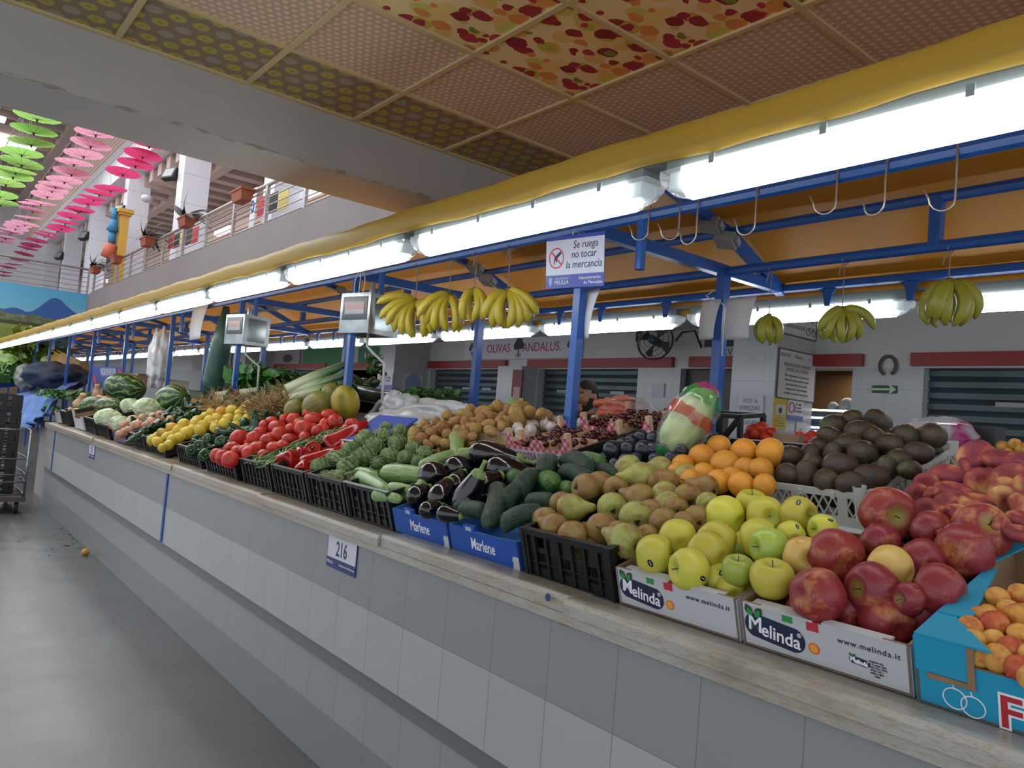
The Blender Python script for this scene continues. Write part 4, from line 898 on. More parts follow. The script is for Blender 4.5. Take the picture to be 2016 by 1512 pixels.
CU=[capsule_mesh('cucumber',L,CUM,b,.02,0,0,18) for L,b in ((3.2,.15),(4.2,.3),(2.6,-.1))]
CUg=capsule_mesh('pale_ended_cucumber',3.0,nz('cucumber_pale_end',[(.3,'#2c5026'),(.7,'#55802e')],2,4,.36,bump=.4,bscale=12,bdist=.03),.1,.02)
ZUM=nz('courgette_skin',[(.3,'#66864c'),(.55,'#83a162'),(.72,'#a5bd80')],5,5,.36,st=(.4,3,3),vary=.06)
ZU=[capsule_mesh('courgette',L,ZUM,b,.03,t,0,20,ribn=6) for L,b,t in ((3.6,.1,.35),(4.4,.2,.3))]
# aubergine
EGM=flat('aubergine_skin','#0d0812',.16,Specular_IOR_Level=.6,Coat_Weight=.3); 
EG=lathe_mesh('aubergine',smooth_prof([(.001,-.62),(.22,-.6),(.44,-.38),(.5,-.08),(.45,.25),(.34,.6),(.25,.85),(.18,.95),(.001,.97)],40),EGM,28)
def eg_cal():
    m=MB(); n=12
    pr=[]
    m.lathe([(.265,.72),(.285,.80),(.22,.95),(.08,1.0),(.07,1.25),(.09,1.34),(.001,1.35)],20,None,lambda a,t,r,z:(r,z-(.16*max(0,math.cos(5*a)) if t<.05 else 0)))
    return m.mesh('calyx',nz('calyx_green',[(.3,'#5f7a3e'),(.7,'#93a868')],8,3,.5),True)
EC=eg_cal()
# pepper
def pepper_mesh(name,mat,L=.9,lob=4):
    p=smooth_prof([(.001,.32),(.12,.33),(.2,.40),(.38,.42),(.5,.25),(.49,0),(.40,-.35*L),(.28,-.75*L),(.12,-1.0*L),(.001,-1.02*L)],36)
    return lathe_mesh(name,p,mat,28,lambda a,t,r,z:(r*(1+.13*(abs(math.cos(lob/2*a))-.5)*(1 if t>.15 else .6)+.05*math.sin(a+z*3)),z))
RPM=nz('red_pepper_skin',[(.3,'#8e0f14'),(.7,'#b0181c')],2,2,.15); GPM=nz('green_pepper_skin',[(.3,'#12301a'),(.6,'#1f4526'),(.8,'#32602e')],2,3,.2,vary=.08)
RP=[pepper_mesh('red_pepper',RPM,1.0),pepper_mesh('long_red_pepper',RPM,1.7,4)]; GP=[pepper_mesh('green_pepper',GPM,1.1),pepper_mesh('long_green_pepper',GPM,1.9,3)]
PPS=MB().tube([(0,0,.30),(.02,0,.45),(.08,.02,.6)],[.09,.05,.06],8).mesh('stem',M_gst,True)
# artichoke
def artichoke():
    m=MB(); r_=random.Random(5)
    m.add(*(lambda vs,fs:(vs,fs))(*(lambda S,Rg:([ (.40*math.sin(math.pi*i/Rg)*math.cos(2*math.pi*k/S),.40*math.sin(math.pi*i/Rg)*math.sin(2*math.pi*k/S),.42*math.cos(math.pi*i/Rg)) for i in range(Rg+1) for k in range(S)],[(i*S+k,(i+1)*S+k,(i+1)*S+(k+1)%S,i*S+(k+1)%S) for i in range(Rg) for k in range(S)]))(14,10)))
    N_=52
    for j in range(N_):
        t=j/N_; ph=2.55-2.3*t**.9; a=j*2.39996; s=.30*(1-.35*t)
        c=Vector((.42*math.sin(ph)*math.cos(a),.42*math.sin(ph)*math.sin(a),.44*math.cos(ph)-.02)); rd=c.normalized(); tg=Vector((math.cos(ph)*math.cos(a),math.cos(ph)*math.sin(a),-math.sin(ph)))*-1; sd=rd.cross(tg).normalized()
        vs=[]
        for u in range(5):
            uu=u/4; wd=s*.62*math.sin(math.pi*(.25+.75*uu)) if u<4 else .015
            for v_ in (-1,-.5,0,.5,1):
                p=c+tg*(uu-.35)*s*1.2+sd*v_*wd*.95+rd*(.03+.15*uu-.07*v_*v_-.05*uu*uu)
                vs.append(p)
        m.add(vs,[(u*5+v_,u*5+v_+1,(u+1)*5+v_+1,(u+1)*5+v_) for u in range(4) for v_ in range(4)])
    return m.mesh('artichoke',nz('artichoke_leaf',[(.3,'#52643a'),(.5,'#748a58'),(.7,'#9aa674')],3,4,.55,vary=.06),True)
AR=artichoke(); AST=MB().tube([(0,0,-.36),(.02,0,-.8),(.1,.03,-1.6)],[.13,.1,.09],8).mesh('stem',nz('artichoke_stem',[(.3,'#5c6e40'),(.7,'#75875a')],6,3,.6),True)
# ---------------------------------------------------------------- placing produce
def qto(v,spin=None):
    q=Vector((0,0,1)).rotation_difference(Vector(v).normalized()); return q@Quaternion((0,0,1),R.uniform(0,6.28) if spin is None else spin)
def qx(v,roll=0): return Vector((1,0,0)).rotation_difference(Vector(v).normalized())@Quaternion((1,0,0),roll)
def rnd_dir():
    while 1:
        v=Vector((R.uniform(-1,1),R.uniform(-1,1),R.uniform(-1,1)))
        if .1<v.length<1: return v.normalized()
SN=Vector((-.42,0,1)).normalized()
def SURF(off=0): return Vector((1.58,0,1.165+off))
DIR={'t':(0,.1,1),'tl':(-.5,.1,.8),'tr':(.5,.1,.8),'u':(0,1,.25),'l':(-1,.1,.3),'r':(1,.1,.3),'ur':(.7,.6,.3),'ul':(-.7,.6,.3),'d':(0,-1,.2),'b':(0,.2,-1),'bl':(-.6,.2,-.7),'br':(.6,.2,-.7),'tu':(0,.55,.8),'rb':(.9,-.15,-.4),'lb':(-.8,-.3,-.4)}
PLACED=[]
def spot(px,py,dpx,off=0,dmax=None):
    p=HP(px,py,SURF(off),SN); d=dpx*depth(p)/F
    return p,d
def pile(items,off,desc,cat,group,extras=None,name=None):
    """items: (px,py,dpx,mesh,dir,[flags])"""
    rows=[]; its=sorted(items,key=lambda i:-(i[1]+.33*(CX-i[0])*0))
    avg=sum(i[2] for i in items)/len(items)
    rank={}
    for it in sorted(items,key=lambda i:-(i[1]-.34*i[0])):
        k=it[1]-.34*it[0]
        for rw in rows:
            if abs(rw[0]-k)<avg*.5: rw[1].append(it); break
        else: rows.append([k,[it]])
    rows.sort(key=lambda r_:-r_[0])
    for ri,(k,rw) in enumerate(rows):
        rw.sort(key=lambda i:i[0])
        for ci,it in enumerate(rw): rank[id(it)]=(ri,ci)
    out=[]
    for it in items:
        px,py,dp,me,dr=it[:5]; fl=it[5] if len(it)>5 else ''
        p,d=spot(px,py,dp,off); v=C2W(DIR[dr]) if dr in DIR else rnd_dir()
        ri,ci=rank[id(it)]
        ad=fl if isinstance(fl,str) and len(fl)>1 else ''
        lb='%s%s, %s from left in %s row from the front'%(ad+' ' if ad else '',desc,ordi(ci),ordi(ri))
        o=link(name or me.name,me,None,p,qto(v),d,label=lb,cat=cat,group=group)
        PLACED.append((p,d)); out.append(o)
        if extras: extras(o,me,dr)
    return out
def filler(me,d,x0,x1,y0,y1,z_off,desc,cat,group,layers=1,jit=.25,den=.92,extras=None,name=None,clip=None):
    cnt=0
    for L in range(layers):
        x=x0+d/2
        while x<x1-d/3:
            y=y0+d/2+ (d/2 if int((x-x0)/d)%2 else 0)
            while y<y1-d/3:
                mesh=R.choice(me); p=Vector((x+R.uniform(-1,1)*d*jit*.5,y+R.uniform(-1,1)*d*jit*.5,0)); p.z=1.165+z_off+.42*(p.x-1.58)-L*d*.8+R.uniform(-.1,.1)*d
                cc=MW.transposed()@(p-CAM); qx_,qy_,dq=CX+F*cc.x/cc.z,CY+F*cc.y/cc.z,F*d/cc.z
                ok=(clip is None) or (any(abs(qx_-i[0])<.7*dq and i[1]<qy_-.15*dq for i in clip))
                if ok and all((p-q).length>.42*(d+e) for q,e in PLACED if abs(q.y-p.y)<.2):
                    PLACED.append((p,d)); cnt+=1
                    o=link(name or mesh.name,mesh,None,p,qto(rnd_dir()),d*R.uniform(.92,1.05),label=desc,cat=cat,group=group)
                    if extras: extras(o,mesh,'')
                y+=d*den
            x+=d*den*.9
    return cnt
# ---------------------------------------------------------------- apples
STK=MB(); STK.lathe([(0,0),(.1,0),(.1,.01),(0,.012)],14); STKo=STK.mesh('sticker',flat('sticker_dark','#15161c',.4)); 
STKw=MB().box((-.055,-.012,.011),(.055,.012,.014)).mesh('sticker_print',M_wt)
def sticker(o,vc,rr=.5):        # vc: camera-space direction on the fruit
    q=o.rotation_quaternion.inverted()@C2W(vc); q.normalize()
    s=link('sticker',STKo,o,(0,0,0)); T=Vector((0,0,1)).rotation_difference(q); s.rotation_mode='QUATERNION'; s.rotation_quaternion=T; s.scale=(1,.6,1)
    # distance to surface from mesh
    me=o.data; best=max(me.vertices,key=lambda v:v.co.normalized().dot(q)); s.location=q*(best.co.length*.985)
    link('sticker_print',STKw,s)
def stem_x(o,me,dr): 
    if dr not in('b','bl','br','d','lb'): link('stem',ST,o)
G_='yellow apples in the white blue-logo box'
ya=[(1288,1092,80,A_y[0],'r','S'),(1357,1120,84,A_y[1],'l','S2'),(1334,1059,76,A_y[2],'b'),(1393,1088,82,A_y[0],'bl'),(1412,1064,78,A_y[1],'tl'),(1427,1017,80,A_y[2],'bl'),(1480,993,64,A_y[0],'u'),(1507,1014,74,A_y[1],'t'),(1571,1014,76,A_y[2],'tr','S3'),(1495,1061,80,A_y[0],'lb'),(1514,1078,78,A_g[0],'l','green'),(1520,1140,86,A_y[1],'u'),(1452,1123,66,A_g[0],'u'),(1621,1043,60,A_y[0],'l','S6'),(1557,1054,56,A_y[1],'b','S6')]
po=pile([i[:5]+((i[5],) if len(i)>5 and i[5]=='green' else ()) for i in ya],.015,'yellow apple','apple',G_,stem_x)
po+=pile([(1420,1142,66,A_y[0],'u'),(1440,1158,60,A_y[1],'b'),(1470,1138,64,A_y[2],'b')],-.035,'low yellow apple in the white box','apple',G_,stem_x); ya+=[(0,0,0,0,0,'S4'),(0,0,0,0,0,''),(0,0,0,0,0,'S5')]
for i,o in zip(ya,po):
    if len(i)>5 and i[5] and i[5]!='green': sticker(o,{'S':(-.35,-.2,.9),'S2':(.45,-.25,.85),'S3':(-.2,.75,.6),'S4':(-.2,.6,.7),'S5':(.1,.75,.6),'S6':(.2,.7,.6)}[i[5]])
filler(A_y+A_g,.078,1.60,2.04,1.03,1.39,-.055,'yellow apple partly buried in the white blue-logo box','apple',G_,2,clip=ya)
G_='red apples in the white blue-logo box'
ra=[(1747,1014,108,A_r[0],'t'),(1835,1045,78,A_r[1],'b'),(1930,1047,112,A_r[2],'tu'),(1897,1086,110,A_r[0],'rb'),(1735,1069,76,A_r[1],'b'),(1645,1095,110,A_r[1],'b'),(1583,1095,80,A_ry[0],'t','yellow-streaked'),(1752,1121,96,A_ry[0],'bl','pale yellow'),(1816,1102,82,A_r[2],'b'),(1719,1160,106,A_r[2],'l'),(1850,1160,104,A_r[0],'bl'),(1609,1174,110,A_r[1],'rb'),(1790,1180,66,A_r[0],'l')]
pile(ra,.02,'red apple','apple',G_,stem_x)
pile([(1748,1222,108,A_r[2],'b'),(1815,1205,90,A_r[0],'u'),(1675,1203,84,A_r[0],'b')],-.038,'low red apple behind the box front','apple',G_,stem_x)
filler(A_r+A_ry,.082,1.60,2.04,.65,1.0,-.06,'red apple partly buried in the white blue-logo box','apple',G_,2,clip=ra)
# ---------------------------------------------------------------- apricots
ap=[(1964,1178,48,AP,''),(2007,1171,48,AP,''),(1985,1202,46,AP,''),(1945,1210,42,AP,''),(1957,1230,58,APb,'t','red-blushed'),(2004,1212,52,AP,''),(1909,1239,54,AP,''),(1917,1263,52,AP,''),(1957,1261,46,AP,''),(1989,1276,50,APb,''),(1963,1296,60,AP,''),(2007,1250,48,AP,''),(2003,1315,52,APb,''),(1880,1262,26,AP,''),(1930,1215,44,AP,''),(1930,1290,50,AP,''),(2030,1290,52,AP,''),(2030,1335,52,AP,''),(2025,1210,50,AP,'')]
pile(ap,.0,'apricot','apricot','apricots in the cyan box')
filler([AP,APb],.052,1.58,2.0,.27,.60,-.05,'apricot partly buried in the cyan box','apricot','apricots in the cyan box',2,clip=ap)
# ---------------------------------------------------------------- flat peaches
fp=[(1918,897,72,'ul'),(1973,905,74,'u'),(1872,935,76,'u'),(1930,953,66,'t'),(1985,945,78,'ul'),(1824,955,50,'tl'),(1876,967,70,'u'),(1806,978,54,'t'),(1838,978,44,'b'),(1860,992,54,'ul'),(1921,990,70,'u'),(1824,1006,54,'tl'),(1856,1016,44,'b'),(1973,985,62,'b'),(2003,1000,62,'r'),(2010,1022,58,'u'),(1890,1010,60,'u'),(2012,905,56,'u'),(1948,1016,60,'u'),(1975,965,56,'b'),(1900,925,50,'r'),(2022,960,60,'t'),(1850,1040,56,'u'),(2005,1050,60,'u'),(1970,1040,60,'tr')]
pile([(a,b,c,FP,d) for a,b,c,d in fp],.03,'flat peach','peach','flat peaches at the right edge')
filler([FP],.07,2.05,2.7,.48,.95,-.015,'flat peach partly buried in the heap at the right edge','peach','flat peaches at the right edge',2,den=.8,clip=fp)
# yellow plums beyond
yp=[(x,y,s,AP,'') for x,y,s in [(1973,878,22),(1950,886,18),(1998,874,24),(2010,882,24),(1985,890,20),(1962,893,20),(2004,896,22)]]
for (x,y,s,me,_) in yp:
    p=H(x,y,0,2.95); link('yellow_plum',me,None,p,qto(rnd_dir()),s*depth(p)/F,label='small yellow plum in the heap behind the flat peaches',cat='plum',group='yellow plums at the right edge')
MB().box((2.8,.55,1.30),(3.1,1.15,1.50),M_blk).build('produce_crate',None,None,label='black crate under the small yellow plums at the right edge',cat='crate')
# ---------------------------------------------------------------- pears
def pear_x(o,me,dr):
    link('stem',PST,o); link('calyx',CAL,o)
pr=[(1071,1022,46,'b','bl'),(1089,1037,50,'b','bl'),(1127,1001,54,'g','r'),(1105,990,44,'b','b'),(1157,962,54,'b','rb'),(1184,952,46,'b','r'),(1212,960,46,'b','b'),(1204,997,54,'g','b'),(1235,925,52,'g','lb'),(1258,941,58,'g','l'),(1258,982,58,'b','bl'),(1250,1017,60,'g','b'),(1184,1039,58,'b','b'),(1130,1053,54,'b','br'),(1228,1064,66,'g','bl'),(1297,923,46,'g','l'),(1300,947,46,'b','b'),(1318,948,44,'b','r'),(1348,938,46,'g','l'),(1308,973,50,'g','b'),(1314,993,52,'g','b'),(1306,1027,54,'b','b'),(1345,1030,46,'b','b'),(1274,1052,40,'b','b'),(1353,979,54,'b','b'),(1385,960,50,'b','bl'),(1392,990,42,'g','b'),(1371,1020,50,'b','b'),(1215,1045,40,'b','b'),(1280,1005,44,'b','bl'),(1330,1000,44,'b','b')]
pile([(a,b,c*1.1,P_b if k=='b' else P_g,d,'brown russet' if k=='b' else 'green-yellow') for a,b,c,k,d in pr],.02,'pear','pear','pears in the black crate',pear_x,'pear')
filler([P_b,P_g],.06,1.6,2.05,1.42,1.79,-.065,'pear partly buried in the black crate','pear','pears in the black crate',2,extras=pear_x,name='pear',den=1.05,clip=pr)
pile([(1168,1072,54,P_b,'b','lowest brown russet')],-.03,'pear','pear','pears in the black crate',pear_x,'pear')
# ---------------------------------------------------------------- oranges, plums, avocados
orr=[(1415,881,50),(1381,901,54),(1465,889,53),(1517,891,58),(1427,916,60),(1344,917,46),(1336,930,44),(1385,933,46),(1467,923,46),(1498,925,50),(1415,948,50),(1459,954,52),(1360,945,44),(1505,955,46),(1440,940,44)]
pile([(a,b,c,O_,'') for a,b,c in orr],.02,'orange','orange','oranges between the pears and the avocados')
filler([O_],.085,2.12,2.7,1.42,1.8,-.05,'orange partly buried in the orange heap','orange','oranges between the pears and the avocados',2,clip=orr)
pl=[(1263,861,32),(1205,885,38),(1237,883,34),(1267,885,38),(1287,863,31),(1225,875,30),(1308,867,29),(1310,885,34),(1342,887,30),(1322,902,31),(1284,884,30),(1242,868,26),(1210,913,24),(1250,905,30),(1290,905,30),(1230,905,26)]
pile([(a,b,c,PL,'t') for a,b,c in pl],.04,'dark bloomed plum','plum','dark plums in the black crate')
filler([PL],.055,2.17,2.55,1.84,2.2,-.015,'dark plum partly buried in the black crate','plum','dark plums in the black crate',2,clip=pl)
av=[(1729,830,48,'ul'),(1680,827,44,'l'),(1642,838,46,'l'),(1693,853,52,'r'),(1636,865,50,'ul'),(1670,877,50,'l'),(1699,893,54,'rb'),(1751,877,50,'t'),(1783,859,52,'b'),(1834,857,52,'b'),(1806,893,48,'r'),(1769,907,50,'tl'),(1743,923,42,'u'),(1652,919,56,'r'),(1713,941,56,'r'),(1676,953,52,'l'),(1626,947,50,'b'),(1554,899,46,'l'),(1550,935,48,'t'),(1586,935,48,'u'),(1596,891,38,'b'),(1600,911,40,'t'),(1610,880,40,'b'),(1720,860,40,'b'),(1640,895,40,'u'),(1790,925,40,'l')]
pile([(a,b,c,AV,d) for a,b,c,d in av],-.005,'dark avocado','avocado','avocados in the white lattice crate')
filler([AV],.075,2.2,2.74,1.05,1.37,-.05,'avocado partly buried in the white lattice crate','avocado','avocados in the white lattice crate',2,clip=av)
# ---------------------------------------------------------------- long vegetables by two image points
def longveg(me,L0,a,b,wpx,off,name,label,cat,group,roll=0,extra=None,dz=0):
    pm=((a[0]+b[0])/2,(a[1]+b[1])/2); c,_=spot(pm[0],pm[1],1,off); d=wpx*depth(c)/F
    if isinstance(b[-1],str) or len(b)>2: pass
    nrm=SN; A=HP(a[0],a[1],SURF(off),SN); B=HP(b[0],b[1],SURF(off),SN); v=(B-A)
    k=max(.45,min(2.0,(v.length+ .0)/(L0*d))) if v.length>.06 else 1
    o=link(name,me,None,c,qx(v if v.length>.02 else C2W((.2,.1,1)),roll),(d*k if k<1.4 else d*1.4,d,d),label=label,cat=cat,group=group); PLACED.append((c,d)); 
    return o
G_='cucumbers in the blue box'
cu=[((905,1005),(960,1010),34,0,'short cucumber at the front left corner'),((893,1003),(930,990),32,2,'cucumber end at the left edge of the blue box'),((979,958),(962,1034),40,1,'upright cucumber standing at the front of the pile'),((985,1038),(1075,1012),40,1,'long cucumber lying along the front of the pile'),((990,998),(1020,965),38,0,'cucumber tucked right of the upright one'),((1018,975),(1052,935),42,0,'cucumber leaning up towards the blunt green end'),((1035,990),(1095,990),34,0,'cucumber half under the pears'),((1070,938),(1083,905),40,0,'cucumber standing on the top left of the pile'),((1105,928),(1165,955),34,1,'cucumber sloping behind the pears'),((1108,908),(1165,930),38,1,'bumpy cucumber on top of the pile'),((1140,902),(1190,915),30,3,'pale-ended cucumber on top of the pile'),((1178,922),(1220,938),26,0,'farthest cucumber beside the plum crate')]
for a,b,w_,k,l in cu: longveg(CUg if k==3 else CU[k],[3.2,4.2,2.6,3.0][k],a,b,w_,.015,'cucumber',l,'cucumber',G_)
for (x,y,w_,l) in ((1081,955,42,'bright green cucumber seen end-on in the middle of the pile'),(1012,945,32,'green cucumber end next to the aubergines'),(1119,968,30,'green cucumber end left of the orange pears')):
    c,d=spot(x,y,w_,.015); link('cucumber',CUg,None,c+(fwd*.06),qx(C2W((.15,.1,1))),(d*.9,d,d),label=l,cat='cucumber',group=G_); PLACED.append((c,d))
for x in (1.66,1.76,1.86,1.96,2.04):
    for y in (1.92,2.08):
        link('cucumber',CU[int(x*100)%3],None,(x,y,1.165+.42*(x-1.58)-.035),qx((.15,1,.0)),(.045,.045,.045),label='cucumber buried in the blue box pile',cat='cucumber',group=G_)
G_='aubergines in the blue box'
def egg(px,py,w_,dr,label,ln=1.0,off=.02):
    c,d=spot(px,py,w_,off); o=link('aubergine',EG,None,c,qto(C2W(dr)),(d,d,d*ln),label=label,cat='aubergine',group=G_); link('calyx',EC,o); PLACED.append((c,d))
for a in [((965,895),52,(1,-.18,.1),'large aubergine on top with pale green cap at right',1.3,.05),((858,937),56,(.9,-.25,-.5),'aubergine at the left top, beside the courgettes',1),((906,922),50,(.9,-.2,-.3),'aubergine behind the left one, under the largest',1),((823,975),44,(.3,.2,-.9),'round aubergine end at the front left corner',1),((868,975),50,(.3,.5,-.8),'round aubergine end at the front centre',1),((920,978),56,(.45,.9,.2),'upright glossy aubergine with its cap up',1.1),((995,925),56,(.95,-.25,-.1),'aubergine beside the cucumbers, below the largest',1.1),((880,1012),34,(1,-.1,.2),'small aubergine low behind the blue box front',1),((955,950),44,(.8,.3,-.5),'dark aubergine in the middle gap of the pile',1),((845,1003),36,(.5,.1,-.8),'aubergine low in the front left corner of the box',1),((900,950),44,(.2,.3,-.9),'aubergine seen between the two rounded ends',1)]:
    egg(a[0][0],a[0][1],a[1],a[2],a[3],a[4] if len(a)>4 else 1,a[5] if len(a)>5 else .02)
for y in (2.26,2.36,2.46,2.54):
    for x in (1.64,1.78,1.92): link('aubergine',EG,None,(x,y,1.15+.42*(x-1.58)-.035),qto(rnd_dir()),.075,label='aubergine buried in the blue box pile',cat='aubergine',group=G_)
G_='courgettes in the black crate'
for a,b,w_,k,l in [((700,935),(768,972),36,0,'pale courgette at the front left corner of its crate'),((752,934),(850,940),44,0,'thick courgette lying across the crate'),((825,925),(905,892),28,1,'long slim courgette sloping up behind the pile'),((898,858),(898,900),36,0,'courgette standing upright at the back'),((905,897),(940,893),28,0,'courgette half hidden behind the largest aubergine'),((838,945),(812,975),26,0,'courgette between the left aubergine and the crate'),((765,962),(815,968),28,0,'courgette low in the crate under the thick one'),((740,945),(700,930),28,1,'courgette behind the front left one'),((735,975),(790,985),28,0,'lowest courgette of the crate')]:
    longveg(ZU[k],[3.6,4.4][k],a,b,w_,.01,'courgette',l,'courgette',G_)
for y in (2.68,2.78,2.88):
    for x in (1.65,1.8,1.95,2.05): link('courgette',ZU[0],None,(x,y,1.165+.42*(x-1.58)-.04),qx((1,.2,.35)),(.045,.045,.045),label='courgette buried in the black crate',cat='courgette',group=G_)
# ---------------------------------------------------------------- artichokes
ar=[(751,862,38,'ur'),(783,874,38,'ul'),(787,852,34,'u'),(813,884,32,'u'),(835,894,32,'ur'),(767,900,38,'ul'),(797,902,30,'u'),(720,900,42,'ul'),(737,880,38,'u'),(714,870,36,'u'),(690,888,36,'ul'),(668,905,36,'l'),(686,921,42,'l'),(668,939,30,'lb'),(823,911,28,'u'),(631,921,38,'ul'),(659,905,36,'l'),(656,941,30,'l'),(700,905,32,'t'),(745,912,30,'t'),(640,940,28,'t'),(775,925,28,'t'),(720,860,30,'u'),(760,845,28,'u')]
pile([(a,b,c,AR,d) for a,b,c,d in ar],.02,'green artichoke','artichoke','artichokes in the black crate',lambda o,me,dr:link('stem',AST,o) if dr in('l','lb','ul') else None)
filler([AR],.075,1.62,2.1,2.99,3.36,-.035,'artichoke partly buried in the black crate','artichoke','artichokes in the black crate',2,clip=ar)
# ---------------------------------------------------------------- red peppers
G_='red peppers beside the artichokes'
def pep(px,py,w_,dr,k,label,meshes=RP,cat='pepper',g=G_,off=.01,nm='red_pepper'):
    c,d=spot(px,py,w_,off); o=link(nm,meshes[k],None,c,qto(C2W(dr)),d,label=label,cat=cat,group=g); link('stem',PPS,o); PLACED.append((c,d))
for a in [(660,873,44,(-.75,-.5,.35),1,'large glossy red pepper lying on top with green stem'),(569,908,46,(-.3,-.2,.9),0,'red pepper facing the viewer at the front of the crate'),(612,912,42,(-.8,-.35,.4),1,'long red pepper at the front beside the artichokes'),(617,887,34,(.1,.5,.8),0,'red pepper under the largest one'),(716,858,26,(-.8,0,.3),1,'farthest red pepper near the blue scale pan'),(594,896,30,(-.7,.2,.4),0,'red pepper behind the facing one'),(596,922,30,(-.1,-.5,.8),0,'red pepper low at the crate front'),(690,850,30,(.2,.6,.4),0,'red pepper behind the largest one')]: pep(*a)
for x,y in ((1.68,3.5),(1.7,3.68),(1.86,3.48),(1.88,3.66),(2.02,3.55)): link('red_pepper',RP[0],None,(x,y,1.16+.42*(x-1.58)-.03),qto(rnd_dir()),.08,label='red pepper buried in the black crate',cat='pepper',group=G_)
# ---------------------------------------------------------------- green beans
BM=[capsule_mesh('green_bean',14,nz('bean_skin',[(.3,'#46602e'),(.55,'#5c7a40'),(.75,'#7d965c')],3,2,.45,st=(.3,1,1),vary=.1),b,0,0,0,6) for b in (1.2,2.4,-1.5)]
bc=HP(560,880,SURF(0),SN)
for k in range(240):
    t=R.random(); w0=(1-t)*30+t*14; u=R.uniform(-1,1); q_=HP(515+t*165+u*w0*.9,908-t*62+u*w0*.15,SURF(.028-abs(u)*.02+R.uniform(-.02,.02)),SN); x,y,z=q_
    an=R.gauss(.5,.5); sl=Vector((math.cos(an),math.sin(an)*1,.42*math.cos(an)+R.uniform(-.15,.15)))
    link('green_bean',R.choice(BM),None,(x,y,z),qx(sl,R.uniform(0,6)),(.0095,.0095,.0095),label='thin green bean in the tangled heap between tomatoes and red peppers',cat='green bean',group='green beans in the black crate')
# ---------------------------------------------------------------- tomatoes
tm=[(471,864,38),(428,897,30),(439,901,33),(453,905,35),(491,894,35),(457,880,27),(469,887,27),(484,886,27),(507,881,31),(539,881,29),(501,864,33),(528,867,33),(551,858,38),(569,865,29),(512,851,27),(546,842,36),(521,839,26),(575,844,28),(598,844,38),(616,826,36),(609,815,29),(578,826,28),(646,817,29),(660,831,34),(692,837,29),(634,846,28),(684,846,26),(641,835,26),(592,833,28),(557,877,26),(520,895,26),(535,829,24),(625,850,26),(600,862,26),(560,825,22)]
pile([(a,b,c,T_,R.choice(['b','bl','r','u','d','t'])) for a,b,c in tm],.02,'ripe red tomato','tomato','tomatoes in the black crate',lambda o,me,dr:link('calyx',TC,o) if dr in('t','u') else None)
filler([T_],.075,1.62,2.5,4.36,4.88,-.02,'ripe tomato partly buried in the black crate','tomato','tomatoes in the black crate',2,den=.85,clip=tm)
# ---------------------------------------------------------------- green peppers
G_='green peppers behind the tomatoes'
for a in [(436,853,26,(-.8,.1,.3),1,'long dark green pepper behind the single large tomato'),(515,822,28,(-.8,-.3,.2),1,'long dark green pepper at the top of the heap'),(545,810,30,(.3,.5,.7),0,'blocky green pepper beside the leek roots'),(412,868,26,(-.5,.3,.7),0,'blocky green pepper left of the large tomato'),(395,880,26,(0,.4,.8),0,'green pepper low in the crate'),(480,835,24,(-.5,.5,.4),0,'green pepper between the lemons and the tomatoes'),(460,850,22,(-.8,.2,.1),1,'long green pepper under the top one'),(378,888,24,(.2,.3,.8),0,'green pepper at the crate front left'),(403,897,24,(.4,.2,.8),0,'green pepper at the crate front'),(435,872,24,(.1,.5,.6),0,'green pepper beside the front tomatoes'),(556,822,24,(.5,.5,.4),0,'green pepper nearest the melons'),(500,812,22,(.5,.2,.4),1,'long green pepper at the back'),(530,806,22,(.2,.6,.4),0,'green pepper at the very back'),(388,868,22,(.6,.3,.6),0,'green pepper beside the right lemons')]: pep(*a[:5],a[5],GP,'pepper',G_,.0,'green_pepper')
filler(GP,.07,1.62,2.3,4.98,5.5,-.04,'green pepper partly buried in its crate','pepper',G_,1,name='green_pepper')
# ---------------------------------------------------------------- lemons
lm=[(300,866,21),(311,870,21),(319,853,21),(330,861,22),(340,866,22),(320,882,18),(339,843,23),(351,848,23),(368,853,25),(362,836,25),(394,848,23),(401,839,24),(386,834,24),(413,828,23),(388,828,21),(423,843,20),(443,836,25),(428,824,21),(437,811,24),(416,814,20),(457,809,25),(472,814,20),(452,824,21),(470,826,21),(487,824,20),(480,806,18),(332,876,20),(352,862,22),(378,845,20),(405,820,20),(464,838,20)]
pile([(a,b,c,L_o if i in(6,18) else L_,'','orange-tinted' if i in (6,18) else '') for i,(a,b,c) in enumerate(lm)],.01,'yellow lemon','lemon','lemons in the two black crates',name='lemon')
filler([L_],.062,1.60,2.35,5.85,6.88,-.02,'lemon partly buried in the black crates','lemon','lemons in the two black crates',2,clip=lm)
# cucumbers/green peppers in purple box & behind
G_='green peppers in the purple box'
for i,(x,y,w_) in enumerate([(275,857,16),(262,866,13),(285,848,14),(300,840,14),(312,836,16),(330,832,14),(345,822,14),(358,826,14),(372,818,14),(385,812,16),(398,806,16),(378,802,14)]): pep(x,y,w_,(.8,.25,.3),1 if i in (0,1,4) else 0,'slim green pepper in the purple box' if i<2 else 'green vegetable in the heap between the onions and the lemons',GP,'pepper',G_,.0,'green_pepper')
filler(GP,.065,1.62,2.3,7.05,7.5,-.03,'green vegetable in the heap between the onions and the lemons','pepper',G_,1,name='green_pepper')
filler(GP,.065,2.35,2.9,5.2,7.2,-.0,'green vegetable in the heap behind the lemons','pepper','green peppers behind the lemons',1,name='green_pepper',den=1.2)
on=[(232,841,22),(244,839,22),(263,829,27),(271,839,29),(236,856,19),(253,848,19),(298,833,25),(303,823,23),(317,819,23),(281,824,19),(326,823,19),(222,838,18),(288,838,18),(245,851,18),(309,835,18),(335,826,17)]
pile([(a,b,c,ON,'') for a,b,c in on],.0,'pink onion','onion','pink onions in the black crate')
